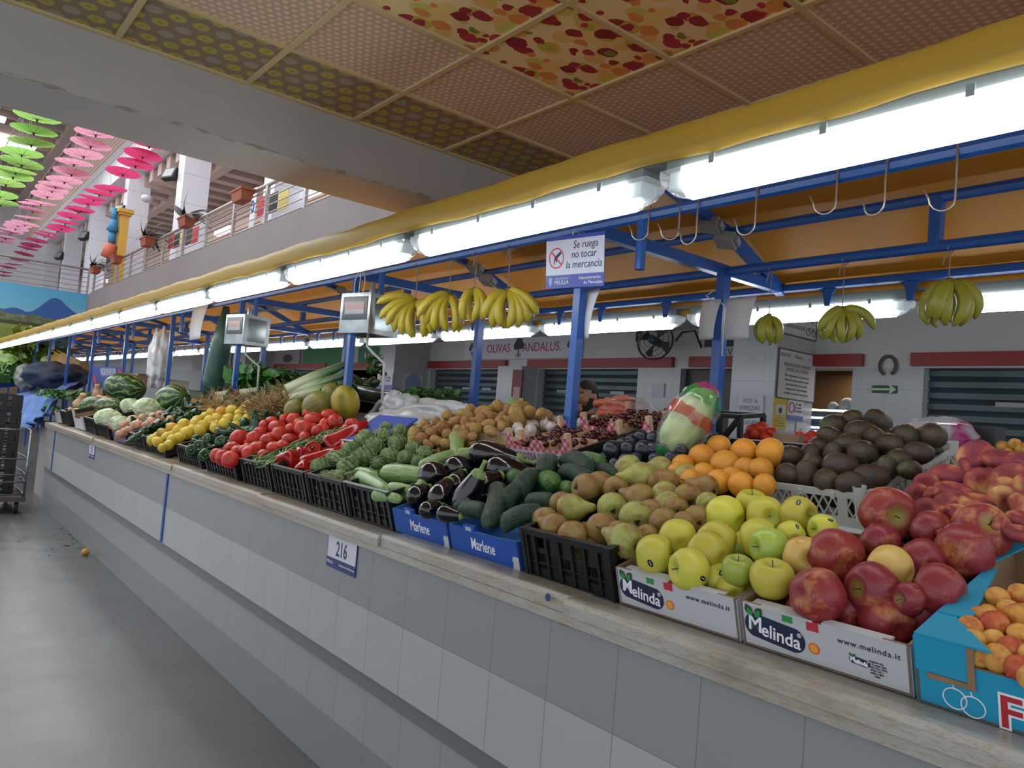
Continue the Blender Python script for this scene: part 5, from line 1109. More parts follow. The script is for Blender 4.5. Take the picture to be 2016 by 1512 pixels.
filler([ON],.09,1.6,2.3,7.72,8.22,-.03,'pink onion partly buried in the crate','onion','pink onions in the black crate',2,clip=on)
for (x,y,w_,l) in [(215,826,54,'pale cabbage at the front left, in the black crate'),(240,836,44,'pale cabbage beside the onions'),(260,802,44,'pale cabbage left of the ribbed one, in front of the watermelon'),(292,806,56,'ribbed pale cabbage right in front of the watermelon')]:
    c,d=spot(x,y,w_,.01); link('cabbage',CB,None,c,qto((.3,-.2,1)),d,label=l,cat='cabbage',group='pale cabbages')
for (x,y,w_,dr,me,l) in [(246,763,58,(1,-.1,.1),WM,'huge dark striped watermelon on top of the display'),(338,789,62,(.8,.3,.6),WM,'big round watermelon with an orange patch, right of the huge one'),(213,800,36,(1,.03,.1),WMp,'long pale striped watermelon in the front white box'),(180,798,34,(1,.25,.1),WMp,'pale striped watermelon beside the butternut squashes')]:
    c,d=spot(x,y,w_,.02); o=link('watermelon',me,None,c,qto(C2W(dr)),d,label=l,cat='watermelon',group='watermelons')
    if 'orange patch' in l:
        q=o.rotation_quaternion.inverted()@C2W((-.1,.3,.95)); T=Vector((0,0,1)).rotation_difference(q.normalized())
        pch=MB().lathe([(0,0),(.1,-.01),(.12,-.02),(.0,-.03)],9,None,lambda a,t,r,z:(r*(1+.25*math.sin(3*a)),z)).build('orange_patch',flat('patch_orange','#b06a44',.6),o); pch.rotation_mode='QUATERNION'; pch.rotation_quaternion=T; pch.location=q.normalized()*.525
for (x,y,w_,dr,l) in [(192,774,20,(.1,.9,.2),'butternut squash highest, left of the huge watermelon'),(157,794,24,(.4,.8,.1),'butternut squash beside the parsley'),(148,810,16,(-.3,.3,.6),'small butternut squash lowest, beside the parsley'),(198,786,18,(.5,.1,.1),'butternut squash just under the highest one')]:
    c,d=spot(x,y,w_,.02); link('butternut_squash',BN,None,c,qto(C2W(dr)),d,label=l,cat='squash',group='butternut squashes')
for (x,y,w_,dr,me,l) in [(680,792,56,(-.15,1,.1),MEy,'yellow and green melon standing behind the tomatoes'),(625,798,54,(.8,.5,.2),ME,'green melon left of the yellow one'),(578,806,36,(.6,.8,.1),ME,'smallest green melon beside the leek roots'),(651,776,38,(.2,.9,.1),ME,'green melon behind the yellow one')]:
    c,d=spot(x,y,w_,.06); link('melon',me,None,c,qto(C2W(dr)),d,label=l,cat='melon',group='melons')
# ---------------------------------------------------------------- potatoes, garlic, cherries, carrots
pt=[(981,802,26),(950,810,28),(916,817,26),(946,827,25),(965,819,22),(983,829,23),(1017,818,34),(916,833,22),(961,837,24),(936,845,24),(965,849,25),(914,849,24),(912,857,20),(1043,810,26),(1065,812,20),(1021,800,20),(987,839,18),(881,818,26),(872,843,30),(849,852,23),(836,836,25),(841,845,20),(815,854,26),(831,863,23),(882,857,23),(859,868,24),(877,873,21),(899,850,23),(913,862,22),(811,868,20),(843,875,18),(959,811,24),(895,832,24),(900,866,22),(930,860,20),(860,832,22),(925,806,20),(1000,810,22)]
pile([(a,b,c,PO[i%5],'') for i,(a,b,c) in enumerate(pt)],.03,'brown potato','potato','heap of potatoes',name='potato')
filler(PO,.075,2.15,2.8,2.92,3.5,-.01,'potato partly buried in the heap','potato','heap of potatoes',3,name='potato',clip=pt)
for i in range(46):
    x=R.uniform(2.26,2.72); y=R.uniform(2.69,2.97); z=1.335+.21*(x-2.24)+.075+R.uniform(-.01,.035)
    link('garlic_bulb',GA,None,(x,y,z),qto(rnd_dir()),R.uniform(.045,.058),label='white garlic bulb in the pale wooden crate',cat='garlic',group='garlic bulbs in the wooden crate')
def cherries(x0,x1,y0,y1,z0,n,label,grp):
    for i in range(n):
        x=R.uniform(x0,x1); y=R.uniform(y0,y1); z=z0+.25*(x-x0)+R.uniform(-.012,.02); o=link('cherry',CH,None,(x,y,z),qto(rnd_dir()),R.uniform(.026,.031),label=label,cat='cherry',group=grp)
        if i%4==0: link('stem',CST,o)
cherries(2.15,2.44,2.25,2.60,1.41,110,'dark red cherry in the front checked box','cherries in the front box')
cherries(2.52,2.82,2.14,2.52,1.515,130,'dark red cherry in the farther checked box','cherries in the far box')
CAM_=nz('carrot_skin',[(.3,'#b5583a'),(.7,'#c9704a')],3,3,.5,st=(4,4,.4),vary=.08); CR=capsule_mesh('carrot',6,CAM_,.2,0,.6,0,12)
for (a,b,l) in [((1170,795),(1225,795),'carrot at the top left of the pile'),((1190,790),(1232,800),'carrot on the top left, slightly lower'),((1180,806),(1245,812),'carrot in the middle of the pile'),((1175,815),(1240,818),'carrot at the bottom of the pile'),((1210,788),(1245,786),'carrot at the very top'),((1200,800),(1250,806),'carrot right of the middle'),((1190,812),(1235,808),'carrot low in the bag')]:
    A=H(a[0],a[1],0,2.95); B=H(b[0],b[1],0,2.9); v=B-A; link('carrot',CR,None,(A+B)/2,qx(v),(v.length/6,.046,.046),label='orange '+l,cat='carrot',group='carrots behind the cherries')
r=MB().box((2.75,2.45,1.35),(3.1,2.85,1.52),M_blk).build('produce_crate',None,None,label='black crate under the carrots',cat='crate')
M_film=N('clear_film'); M_film.base('#dfe6e8'); M_film.b.inputs['Alpha'].default_value=.32; 
_mf=M_film; M_film=M_film.set(.12,Specular_IOR_Level=.8)
M_bagw=nz('white_bag_plastic',[(.3,'#b9bcc0'),(.7,'#d6d8da')],6,3,.3,bump=.7,bscale=7,rnd=False,bdist=.06,Transmission_Weight=.15)
def crumple(name,c,rx,ry,rz,mat,label,cat,sd=0,amt=.22,bag=None,top=.0,parent=None):
    r_=random.Random(sd); dirs=[(Vector((r_.gauss(0,1),r_.gauss(0,1),r_.gauss(0,1))).normalized(),r_.uniform(3,8),r_.uniform(0,6)) for _ in range(9)]
    def fn(a,ph):
        v=Vector(sph(a,ph,1)); k=1+sum(amt*.33*abs(math.sin(d.dot(v)*f+p)) for d,f,p in dirs)-amt*.9
        return (v.x*rx*k,v.y*ry*k,v.z*rz*k)
    me=blob(0,fn,mat,name,44,30); o=link(name,me,parent,c); return tag(o,label,cat)
crumple('plastic_wrap',H(1238,806,0,2.85),.10,.12,.05,nz('red_film',[(.42,'#c9a0a0'),(.5,'#b52c3a'),(.6,'#c4b0b4')],4,3,.2,rnd=False,Alpha=.2),'clear and red plastic wrap over the carrots','bag',3)
# white bags, blue box by scale
for i,(px,py,X,rx,ry,rz,l) in enumerate([(800,836,2.45,.17,.26,.07,'large crumpled white plastic bag left of the potatoes'),(868,820,2.8,.16,.3,.08,'crumpled white plastic bag behind the potatoes'),(905,824,2.85,.12,.16,.06,'white bag corner right behind the potatoes'),(790,806,2.7,.10,.13,.09,'white bag with upright tied handles beside the parsley'),(840,848,2.35,.12,.16,.035,'flat white paper bag spreading towards the artichokes')]):
    crumple('plastic_bag',H(px,py,0,X),rx,ry,rz,M_bagw,l,'bag',i+20,.35)
for px,l in ((852,'left'),(882,'right')): pass
r=empty('plastic_tray',HP(748,845,SURF(.03),SN),(0,-.5,.3),label='blue plastic tray with a pale rim leaning beside the artichokes',cat='tray'); MB().box((-.16,-.14,-.012),(.16,.14,.0),flat('tray_blue','#3a56a8',.45)).build('base',None,r); MB().box((-.165,-.145,-.02),(-.155,.145,.008),flat('tray_rim','#b5bcc8',.4)).box((-.165,.14,-.02),(.165,.148,.008),flat('tray_rim','#b5bcc8',.4)).build('rim',None,r)
p=H(752,806,0,2.75); cable([p+Vector((-.05,.2,-.12)),p+Vector((0,.1,-.02)),p+Vector((0,.02,.05)),p+Vector((.02,-.06,.07)),p+Vector((.03,-.11,.03))],'thick grey plastic tube bent over beside the white bags',.028,flat('grey_tube','#7f8583',.35))
# ---------------------------------------------------------------- leafy things
def leaf_mesh(name,mat,L=1,w_=.5,curl=.3,seg=6,fr=0):
    m=MB(); vs=[]
    for i in range(seg+1):
        t=i/seg; wd=w_*math.sin(math.pi*min(.97,t*.9+.08))**.8
        for j in range(5):
            u=(j-2)/2; vs.append((t*L,u*wd*.5*(1+fr*.15*math.sin(t*22+j)),curl*t*t*-.6+abs(u)*.12*wd+fr*.07*math.sin(t*17+j*2.1)))
    m.add(vs,[(i*5+j,i*5+j+1,(i+1)*5+j+1,(i+1)*5+j) for i in range(seg) for j in range(4)]); return m.mesh(name,mat,True)
M_chard=nz('chard_leaf',[(.3,'#365c28'),(.55,'#4f7f36'),(.75,'#6d9c4a')],6,4,.4,vary=.1); M_pars=nz('parsley_leaf',[(.3,'#2b5222'),(.6,'#3f6f2f'),(.8,'#5f9244')],6,3,.5,vary=.12)
def leafheap(name,c,rx,ry,rz,n,Lf,mat,label,cat,dirv=None,fr=1,wd=.6,stems=None,sd=1,upb=.5,kind='stuff'):
    r_=random.Random(sd); m=MB(); base=leaf_mesh('l',mat,1,wd,.35,6,fr); BV=[v.co.copy() for v in base.vertices]; BF=[tuple(p.vertices) for p in base.polygons]
    for k in range(n):
        v=Vector((r_.gauss(0,1),r_.gauss(0,1),abs(r_.gauss(0,1))*upb+.1)); 
        if dirv: v=v*.55+Vector(dirv)
        v.normalize(); p=Vector((r_.uniform(-1,1)*rx,r_.uniform(-1,1)*ry,r_.uniform(-.5,1)*rz)); s=Lf*r_.uniform(.6,1.15)
        q=qx(v,r_.uniform(-1.2,1.2)); T=Matrix.Translation(p)@q.to_matrix().to_4x4()@Matrix.Diagonal((s,s,s,1)); m.add(BV,BF,mat,T)
    o=m.build(name,None,None,True,loc=c,label=label,cat=cat); return o
o=leafheap('chard_leaves',H(508,772,0,2.75),.18,.42,.09,150,.21,M_chard,'big heap of dark green chard leaves behind the leeks','chard',(-.1,-.6,.5),1,.75,sd=2)
leafheap('celery_leaves',H(590,752,0,2.9),.1,.22,.05,60,.09,M_pars,'celery leaves between the chard and the leek tops','celery',None,1,.7,sd=4)
leafheap('parsley_bunch',H(843,798,0,2.95),.14,.2,.10,420,.055,M_pars,'bunch of bright green parsley behind the white bags','parsley',None,1,.8,sd=5)
leafheap('parsley_bunch',H(150,782,0,2.0),.4,.6,.06,900,.06,M_pars,'parsley filling the crates at the far end of the counter','parsley',None,1,.8,sd=6)
leafheap('parsley_bunch',H(103,812,0,1.65),.1,.16,.07,160,.045,M_pars,'parsley sprigs in the small white box','parsley',None,1,.8,sd=8)
leafheap('hanging_herbs',H(738,726,0,3.2),.05,.08,.1,60,.06,M_pars,'small bunch of green herbs behind the blue post','herbs',None,1,.8,sd=9)
# leeks
M_lk=N('leek_body')
def leekmat():
    m=N('leek_skin'); co=m.n('ShaderNodeTexCoord').outputs['Object']; sp=m.n('ShaderNodeSeparateXYZ'); m.l(co,sp.inputs[0]); s=m.noise(m.mapped(co,(1,30,30)),2,3)
    c=m.ramp(m.math('ADD',sp.outputs[0],m.math('MULTIPLY',s,.08)),[(.12,'#c6c8ac'),(.42,'#a9b888'),(.62,'#5e8050'),(.95,'#2f5240')]); m.base(m.mix(m.math('MULTIPLY',m.math('GREATER_THAN',s,.56),.25),c,'#dfe2c8')); return m.set(.4)
LKM=leekmat(); M_root=nz('root_fibre',[(.3,'#8a6c44'),(.7,'#b39666')],10,3,.8)
def leek(a,b,wpx,Xa,Xb,label):
    A=H(a[0],a[1],0,Xa); B=H(b[0],b[1],0,Xb); v=B-A; L=v.length; d=wpx*depth(A)/F
    m=MB(); n=14; vs=[];fs=[];sg=12
    for i in range(n+1):
        t=i/n; rr=d/2*(1+.12*math.sin(t*3)) if t<.55 else d/2*(1.05+1.2*(t-.55)); fl=1 if t<.55 else max(.25,1-1.5*(t-.55))
        for k in range(sg):
            an=2*math.pi*k/sg; rip=1+(.12*math.cos(4*an) if t>.5 else 0); vs.append((t,rr*math.cos(an)*rip/1,rr*fl*math.sin(an)+.03*math.sin(t*5)*0))
    for i in range(n):
        for k in range(sg): fs.append((i*sg+k,i*sg+(k+1)%sg,(i+1)*sg+(k+1)%sg,(i+1)*sg+k))
    m.add([(x,y,z) for x,y,z in vs],fs); me=m.mesh('leek',LKM,True); o=link('leek',me,None,A,qx(v),(L,1,1),label=label,cat='leek',group='leeks')
    rt=MB(); r_=random.Random(int(a[0]))
    for k in range(46):
        q=Vector((-abs(r_.gauss(0,.07)),r_.gauss(0,.055),r_.gauss(0,.055))); rt.tube([(0,0,0),q*.5+Vector((0,r_.uniform(-.01,.01),-.005)),q],.0018,4)
    ro=rt.build('roots',M_root,o); ro.scale=(1/L,1,1)
for i,(a,b,wp,l) in enumerate([((563,768),(682,716),17,'thickest leek, pointing up to the blue post'),((560,777),(690,735),15,'leek just below the thickest one'),((570,785),(690,750),13,'leek lying next to the green melons'),((430,788),(560,770),11,'thin leek at the left with pale roots'),((440,800),(552,762),12,'leek left of the chard leaves'),((425,778),(530,768),10,'leftmost thin leek under the chard'),((480,792),(560,778),12,'leek half under the tangled roots'),((470,775),(560,764),12,'pale leek beneath the chard leaves')]): leek(a,b,wp*1.3,2.35,2.75,l)
def fibers(c,rx,ry,rz,n,label):
    r_=random.Random(3); m=MB()
    for k in range(n):
        cl=lambda v:max(-1.6,min(1.6,v)); p=Vector((cl(r_.gauss(0,1))*.5*rx,cl(r_.gauss(0,1))*.5*ry,cl(r_.gauss(0,1))*.45*rz)); pts=[p]
        v=Vector((r_.gauss(0,1),r_.gauss(0,1),r_.gauss(0,.7)))*.013
        for q in range(4): v=v+Vector((r_.gauss(0,1),r_.gauss(0,1),r_.gauss(0,1)))*.008; pts.append(pts[-1]+v)
        m.tube(pts,.0028,4,M_root,False)
    m.build('leek_roots',None,None,True,loc=c,label=label,cat='roots',kind='stuff')
fibers(HP(530,806,SURF(.03),SN),.09,.22,.055,1300,'tangled mass of tan leek roots above the tomatoes')
crumple('root_core',HP(520,795,SURF(.0),SN),.08,.2,.04,M_root,'tan earthy leek root clump above the tomatoes','roots',9,.3)
fibers(HP(425,800,SURF(.03),SN),.04,.2,.02,260,'wispy pale leek roots behind the lemons')
# ---------------------------------------------------------------- bananas
def ban_mat(name,c1,c2,tipc='#6f7a2c'):
    m=N(name); co=m.n('ShaderNodeTexCoord').outputs['Object']; sp=m.n('ShaderNodeSeparateXYZ'); m.l(co,sp.inputs[0]); r_=m.coord(True)
    c=m.ramp(m.noise(m.mapped(r_,(.4,3,3)),4,4),[(.35,c1),(.65,c2)]); ax=sp.outputs[0]
    c=m.mix(m.math('MULTIPLY',m.math('LESS_THAN',ax,-2.3),.6),c,tipc); c=m.mix(m.math('GREATER_THAN',ax,2.85),c,'#3a3020'); s=m.noise(r_,9,3); c=m.mix(m.math('MULTIPLY',m.math('GREATER_THAN',s,.68),.5),c,'#6b5526')
    m.base(c); return m.set(.4)
def banana(mat):
    m=MB(); n=18; sg=5*3; vs=[];fs=[]
    for i in range(n+1):
        t=i/n; an=-.75+1.5*t; Rr=4.1; x=Rr*math.sin(an); z=Rr*(1-math.cos(an))
        rr=.5*min(1,(t/.2)**.6 if t<.2 else 1)*(1 if t<.8 else max(.14,1-((t-.8)/.2)**1.8*.86)); rr=max(rr,.17 if t<.1 else .1)
        for k in range(sg):
            a=2*math.pi*k/sg; q=rr*(1+.07*math.cos(5*a)); vs.append((x-z*0-q*math.sin(an)*math.sin(a)*1,q*math.cos(a),z+q*math.sin(a)*math.cos(an)))
    for i in range(n):
        for k in range(sg): fs.append((i*sg+k,i*sg+(k+1)%sg,(i+1)*sg+(k+1)%sg,(i+1)*sg+k))
    fs.append(tuple(range(sg-1,-1,-1))); fs.append(tuple(range(n*sg,(n+1)*sg)))
    m.add(vs,fs); return m.mesh('banana',mat,True)
BY=banana(ban_mat('yellow_banana','#b3a02c','#c4b03c')); BG=banana(ban_mat('greenish_banana','#8a8a2a','#a09a38'))
def bunch(px,py,X,me,angs,label,wpx,lpx,top,rows=2):
    """px,py = crown in the image; angs = fan angles seen from the aisle (deg, 0=down, + right)"""
    c=H(px,py,0,X); r=empty('banana_bunch',c,label=label,cat='bananas')
    d=wpx*depth(c)/F; sx=lpx/5.7*depth(c)/F
    for j in range(rows):
        for i,a in enumerate(angs):
            if j and i%2: continue
            an=math.radians(a*(1-.25*j)+R.uniform(-4,4)+j*5)
            dv=C2W((math.sin(an),-math.cos(an),(.30-.7*j)+R.uniform(-.12,.12)))
            side=-1 if a>0 else 1
            inn=C2W((-math.sin(an)*.2+side*math.cos(an)*.55,side*math.sin(an)*.55,-.8 if j==0 else .8)); zz=(inn-dv*inn.dot(dv)).normalized(); yy=zz.cross(dv)
            q=Matrix((dv,yy,zz)).transposed().to_quaternion(); k=R.uniform(.9,1.05)
            link('banana',me,r,dv*(2.62*sx)+zz*(-.85*d),q,(sx*k,d,d))
    MB().tube([(0,0,.012),(0,0,-.02),tuple(C2W((0,-1,0))*.04)],[.012,.02,.012],8).build('crown',nz('banana_crown',[(.3,'#5c5a26'),(.7,'#7a7834')],20,2,.6),r,True)
    h=top-c.z; MB().tube([(0,0,.0),(.0,.0,h*.5),(0,0,h)],.0028,6).tube([(0,0,h-.02),(.0,.02,h-.05),(0,.03,h-.09)],.0035,5).tube([(-.03,0,h-.03),(0,0,h+.012),(.03,0,h-.03),(0,0,h-.045)],.003,5).build('string',flat('twine','#8f7f74',.8),r,True)
    return r
bunch(818,592,2.45,BY,[-82,-66,-50,-36,-20,-5,12,30,48],'large banana bunch at the left, beside the steel scale, fanned wide',16,82,2.44)
b2=bunch(884,580,2.45,BY,[-52,-36,-20,-4,10],'banana bunch second from the left with a sticker on one banana',17,82,2.44)
bunch(934,570,2.45,BY,[-16,2,16],'narrow banana bunch with three bananas in front of a blue post',18,72,2.44)
bunch(999,572,2.45,BY,[-38,-24,-10,4,18,32,52],'wide banana bunch right of the narrow one, left of the sign',18,84,2.44)
bunch(1514,622,3.55,BG,[-18,-4,12],'small greenish banana bunch right of the tall blue post',17,62,2.44)
bunch(1658,608,3.55,BG,[-48,-30,-12,4,26,52],'ragged green-yellow banana bunch hanging from the rear rail',18,74,2.44)
bunch(1868,552,3.55,BG,[-36,-24,-11,2,15,30],'largest greenish banana bunch at the right edge',25,98,2.44)
ch=b2.children[1]; st=link('sticker',STKo,ch,(0.6,0,-.02),qto((0,0,-1)),(1,1,1)); st.location=(.8,-.1,-.45)
# ---------------------------------------------------------------- umbrellas
def parasol(colname):
    mat=nz('paper_'+colname,{'green':[(.3,'#86b860'),(.7,'#98cc6c')],'pink':[(.3,'#d486a8'),(.7,'#e098b8')],'magenta':[(.3,'#c82c6c'),(.7,'#dc3a7c')]}[colname],3,2,.7,vary=.04)
    if 'tr' not in mat:
        mat['tr']=1; t=mat.node_tree; tb=t.nodes.new('ShaderNodeBsdfTranslucent'); tb.inputs[0].default_value=srgb({'green':'#a0d070','pink':'#e8a8c0','magenta':'#e04c84'}[colname]); mx=t.nodes.new('ShaderNodeMixShader'); mx.inputs[0].default_value=.35; t.links.new(t.nodes['Principled BSDF'].outputs[0],mx.inputs[1]); t.links.new(tb.outputs[0],mx.inputs[2]); t.links.new(mx.outputs[0],t.nodes['Material Output'].inputs[0])
    r=empty('paper_parasol'); m=MB(); n=24; vs=[(0,0,0.0)]
    for q in (.2,.4): 
        for k in range(n): a=2*math.pi*k/n; vs.append((q*math.cos(a),q*math.sin(a),.05*(q/.4)+.004*(k%2)))
    fs=[(0,1+(k+1)%n,1+k) for k in range(n)]+[(1+k,1+(k+1)%n,1+n+(k+1)%n,1+n+k) for k in range(n)]
    m.add(vs,fs,mat); o=m.build('paper_disc',None,r,True)
    k_=MB()
    for k in range(12): a=2*math.pi*k/12; k_.bar((0,0,-.004),(.38*math.cos(a),.38*math.sin(a),.04),.004,.003)
    k_.build('ribs',flat('rib_dark','#7a3a4a' if colname!='green' else '#4f7038',.7),r); MB().tube([(0,0,.02),(0,0,-.05)],.018,8,flat('hub_dark','#3a1a24',.7)).build('hub',None,r)
    MB().tube([(0,0,.02),(0,0,.45)],.004,5,flat('thread','#8a8286',.7)).build('thread',None,r); return r
def umb(colname,X,pts,word):
    pr=None
    for i,(x,y) in enumerate(pts):
        if pr is None: pr=parasol(colname); o=pr
        else: o=copy_tree(pr)
        p=H(x,y,0,X); o.location=p; o.rotation_euler=(R.uniform(-.1,.1),R.uniform(-.1,.1),R.uniform(0,3))
        th=[c_ for c_ in o.children if c_.name.startswith('thread')][0]; th.scale=(1,1,max(.3,(7.42-p.z)/.45))
        tag(o,('%s paper parasol, %s along its row from the concrete beam'%(word,ordi(i))) if i<9 else 'small distant %s paper parasol near the end of its row'%word,'parasol','row of %s parasols'%word)
Z=lambda l:[(x/5.04,180+y/5.04) for x,y in l]
umb('magenta',3.85,Z([(1480,545),(1415,650),(1345,740),(1220,825),(1095,985),(985,1025),(930,1075),(870,1115),(800,1185),(775,1200),(700,1250),(645,1310),(610,1365),(570,1385)])+[(96,461),(88,466),(73,476),(61,485),(54,491),(46.6,502),(37.7,513.5),(26,522),(15,528),(8,537),(6,544)],'magenta')
umb('pink',2.75,Z([(950,430),(900,545),(830,645),(735,725),(710,825),(640,900),(550,945),(515,990),(470,1045),(405,1120),(330,1130),(325,1190),(285,1265),(250,1325),(180,1335),(155,1365),(115,1395),(100,1415),(60,1455)])+[(4,476),(10,470)],'pink')
umb('green',1.6,Z([(370,275),(335,410),(310,530),(215,630),(215,730),(155,805),(130,850),(60,925),(0,1045),(0,1125)]),'green')
# ---------------------------------------------------------------- planters on the railing
M_terra=nz('terracotta',[(.3,'#7a3a26'),(.7,'#8f4a32')],8,3,.7); M_palm=flat('planter_leaf','#1f2e22',.5)
LFP=leaf_mesh('leaf',M_palm,.34,.10,.5,5)
for X_ in (1.6,2.75,3.85): MB().tube([(X_,4.47,7.42),(X_,50,7.42)],.01,5,flat('thread','#8a8286',.7)).build('hanging_wire',None,None,label='thin steel wire carrying a row of paper parasols, %s row'%{1.6:'green',2.75:'pink',3.85:'magenta'}[X_],cat='wire')
for i,(px,py2,f,l) in enumerate([(480,387,0,'empty terracotta plant box nearest on the balcony railing'),(370,438,1,'terracotta box with a spiky plant, second nearest on the railing'),(293,477,1,'terracotta box with a spiky plant left of the coloured flags'),(231,512,0,'terracotta box below the blue figure on the yellow post'),(190,532,1,'terracotta box with a bushy plant at the railing corner')]):
    p=H(px,py2,0,PX-.05); r=empty('plant_box',(PX-.08,p.y,p.z-.12),label=l,cat='plant box'); r.scale=(.78,.78,.78)
    m=MB(); m.add([(-.13,-.32,0),(.13,-.32,0),(.13,.32,0),(-.13,.32,0),(-.17,-.4,.3),(.17,-.4,.3),(.17,.4,.3),(-.17,.4,.3)],[(0,3,2,1),(4,5,6,7),(0,1,5,4),(1,2,6,5),(2,3,7,6),(3,0,4,7)],M_terra); m.box((-.185,-.42,.25),(.185,.42,.3),M_terra); m.build('box',None,r)
    if f:
        for k in range(14): 
            a=k*2.4; el=R.uniform(.3,1.3); link('leaf',LFP,r,(0,0,.3),qx((math.cos(a)*math.cos(el),math.sin(a)*math.cos(el),math.sin(el))),1.9)
# flags behind the rail
for i,(px,py2,l) in enumerate([(350,470,'red, black and yellow flag squares hung behind the railing on the left'),(540,395,'red, black and yellow flag squares hung behind the railing near the beam')]):
    r=empty('flag_string',H(px,py2,0,PX+.45),label=l,cat='flags')
    for k,c in enumerate([('flag_red','#a82a34'),('flag_black','#20221f'),('flag_yellow','#c2b062'),('flag_black','#20221f'),('flag_red','#a82a34')][:5 if i==0 else 3]): MB().box((0,.9-.55*k-.5,-.2-.03*k),(.01,.9-.55*k,.2-.03*k),flat(c[0],c[1],.7)).build('flag',None,r)
for px,py2,l in ((497,415,'long pennant banner hanging behind the railing near the beam'),):
    r=empty('banner',H(px,py2,0,PX+.6),label=l,cat='banner'); MB().box((0,-.15,-.5),(.01,.15,.5),flat('banner_white','#c9c9d2',.7)).build('cloth',None,r); MB().tube([(-.01,.08*math.cos(a),.1+.12*math.sin(a)) for a in [.5*k for k in range(13)]],.015,5,flat('banner_blue','#4a5a9a',.6)).build('emblem',None,r)

tl=N('balcony_tube'); tl.base('#ffffff'); tl.b.inputs['Emission Color'].default_value=(.85,.92,1,1); tl=tl.set(.5,Emission_Strength=3)
for px,py2,l in ((613,380,'tube light on the balcony ceiling beside the beam'),(440,455,'small tube light seen under the balcony handrail'),(208,553,'round bright lamp at the railing corner')):
    c=H(px,py2,0,PX+1.6); MB().box((-.06,-.6 if px>300 else -.15,-.06),(.06,.6 if px>300 else .15,.06),tl).build('balcony_light',None,None,loc=c,label=l,cat='lamp')
# floodlights, globe, ornamental post
for px,py2,X,l in ((338,345,5.7,'black floodlight on the nearest white column'),(237,416,5.7,'black floodlight above the yellow post'),(168,466,5.7,'small black floodlight on a far column'),(119,505,5.7,'most distant black floodlight')):
    c=H(px,py2,0,X); r=empty('floodlight',c,(0,.4,.4),label=l,cat='floodlight'); MB().box((-.12,-.25,-.18),(.05,.25,.18),flat('flood_black','#1f2022',.5)).build('housing',None,r); MB().box((.05,-.04,-.04),(.3,.04,.04),flat('flood_black','#1f2022',.5)).build('bracket',None,r); MB().box((-.13,-.2,-.14),(-.12,.2,.14),flat('flood_glass','#7b7f86',.2)).build('glass',None,r)
c=H(289,391,0,5.6); link('globe_camera',blob(0,lambda a,ph:sph(a,ph,.17,.17,.13),flat('globe','#aeb0b6',.3),'globe_camera',18,12),None,c,label='white round globe camera on the second white column',cat='camera')
pc=H(238,490,0,PX+.5); r=empty('ornamental_post',(pc.x,pc.y,3.8),label='yellow ornamental post with a blue and orange figure, behind the railing',cat='post'); hh=H(235,432,0,PX+.5).z-3.8
MB().box((-.13,-.16,0),(.13,.16,hh),flat('post_yellow','#b98f3a',.6)).build('shaft',None,r); MB().box((-.19,-.23,hh),(.19,.23,hh+.08),flat('post_yellow','#b98f3a',.6)).box((-.24,-.29,hh+.08),(.24,.29,hh+.2),flat('post_yellow','#b98f3a',.6)).build('capital',None,r)
fg=empty('hanging_figure',(pc.x-.3,pc.y,3.8+hh-.4),label='blue, white and orange toy figure hanging on the yellow post',cat='figure')
bl=flat('toy_blue','#2f6f96',.6); og=flat('toy_orange','#b0593a',.6)
for nm,pts,rr,mt in (('body',[(0,0,.2),(0,.02,-.2)],[.12,.16],bl),('ear',[(0,.05,.2),(0,.1,.6)],[.08,.11],bl),('leg',[(0,.05,-.2),(0,.1,-.65)],[.13,.1],bl),('arm',[(0,0,.05),(-.1,.3,-.1)],[.08,.07],bl),('foot',[(0,0,-.65),(-.1,0,-1.1)],[.18,.2],og)): MB().tube(pts,rr,10,mt).build(nm,None,fg,True)
# ---------------------------------------------------------------- shop wall dressing
def wallsign(px0,py0,px1,py1,mat,label,name='shop_sign',X=WX-.03,cat='sign'):
    a=H(px0,(py0+py1)/2,0,X); b=H(px1,(py0+py1)/2,0,X); zt=H((px0+px1)/2,py0,0,X).z; zb=H((px0+px1)/2,py1,0,X).z
    c=Vector((X,(a.y+b.y)/2,(zt+zb)/2)); r=empty(name,c,label=label,cat=cat); quad((0,0,0),DN,UP,abs(a.y-b.y),zt-zb,.02,mat,r,'panel'); return r,abs(a.y-b.y),zt-zb
r,w_,h_=wallsign(916,664,1145,706,flat('sign_lilac','#c9c9da',.4),'white olives shop sign with red lettering and a small tree')
fx=-.012; wine=flat('print_wine2','#a02c3c',.5)
put_text(r,'OLIVAS',(fx,w_*.17,0),DN,UP,.19,wine,'lettering',.95); put_text(r,'ANDALUS.',(fx,-w_*.20,0),DN,UP,.19,wine,'lettering',.95)
tr=empty('printed_tree'); tr.parent=r; gd=flat('print_tree_green','#2c4434',.6)
for q,(y,z,rr) in enumerate([(0,.07,.085),(.06,.04,.06),(-.06,.03,.06),(.02,.11,.06)]): poly(circ(rr,16,y,z),(fx-.0004*q,-.03,0),DN,UP,.0004,gd,tr,'foliage')
poly([(-.01,-.1),(.015,-.1),(.01,.02),(.03,.05),(.0,.03),(-.02,.05)],(fx,-.03,0),DN,UP,.0006,flat('print_trunk','#2a2a22',.6),tr,'trunk'); poly([(-.05,-.14),(.05,-.14),(.06,-.09),(-.06,-.09)],(fx,-.03,0),DN,UP,.0006,flat('print_pot','#8f8a78',.6),tr,'pot')
for yy in (w_*.42,-w_*.43):
    g=empty('printed_olives'); g.parent=r
    for k in range(6): poly(circ(.04,12,.05*math.cos(k*1.9),.07*math.sin(k*1.3)),(fx-.0003*k,yy,0),DN,UP,.0004,flat('print_olive','#6f6a3c' if k%2 else '#4a5a34',.6),g,'olive')
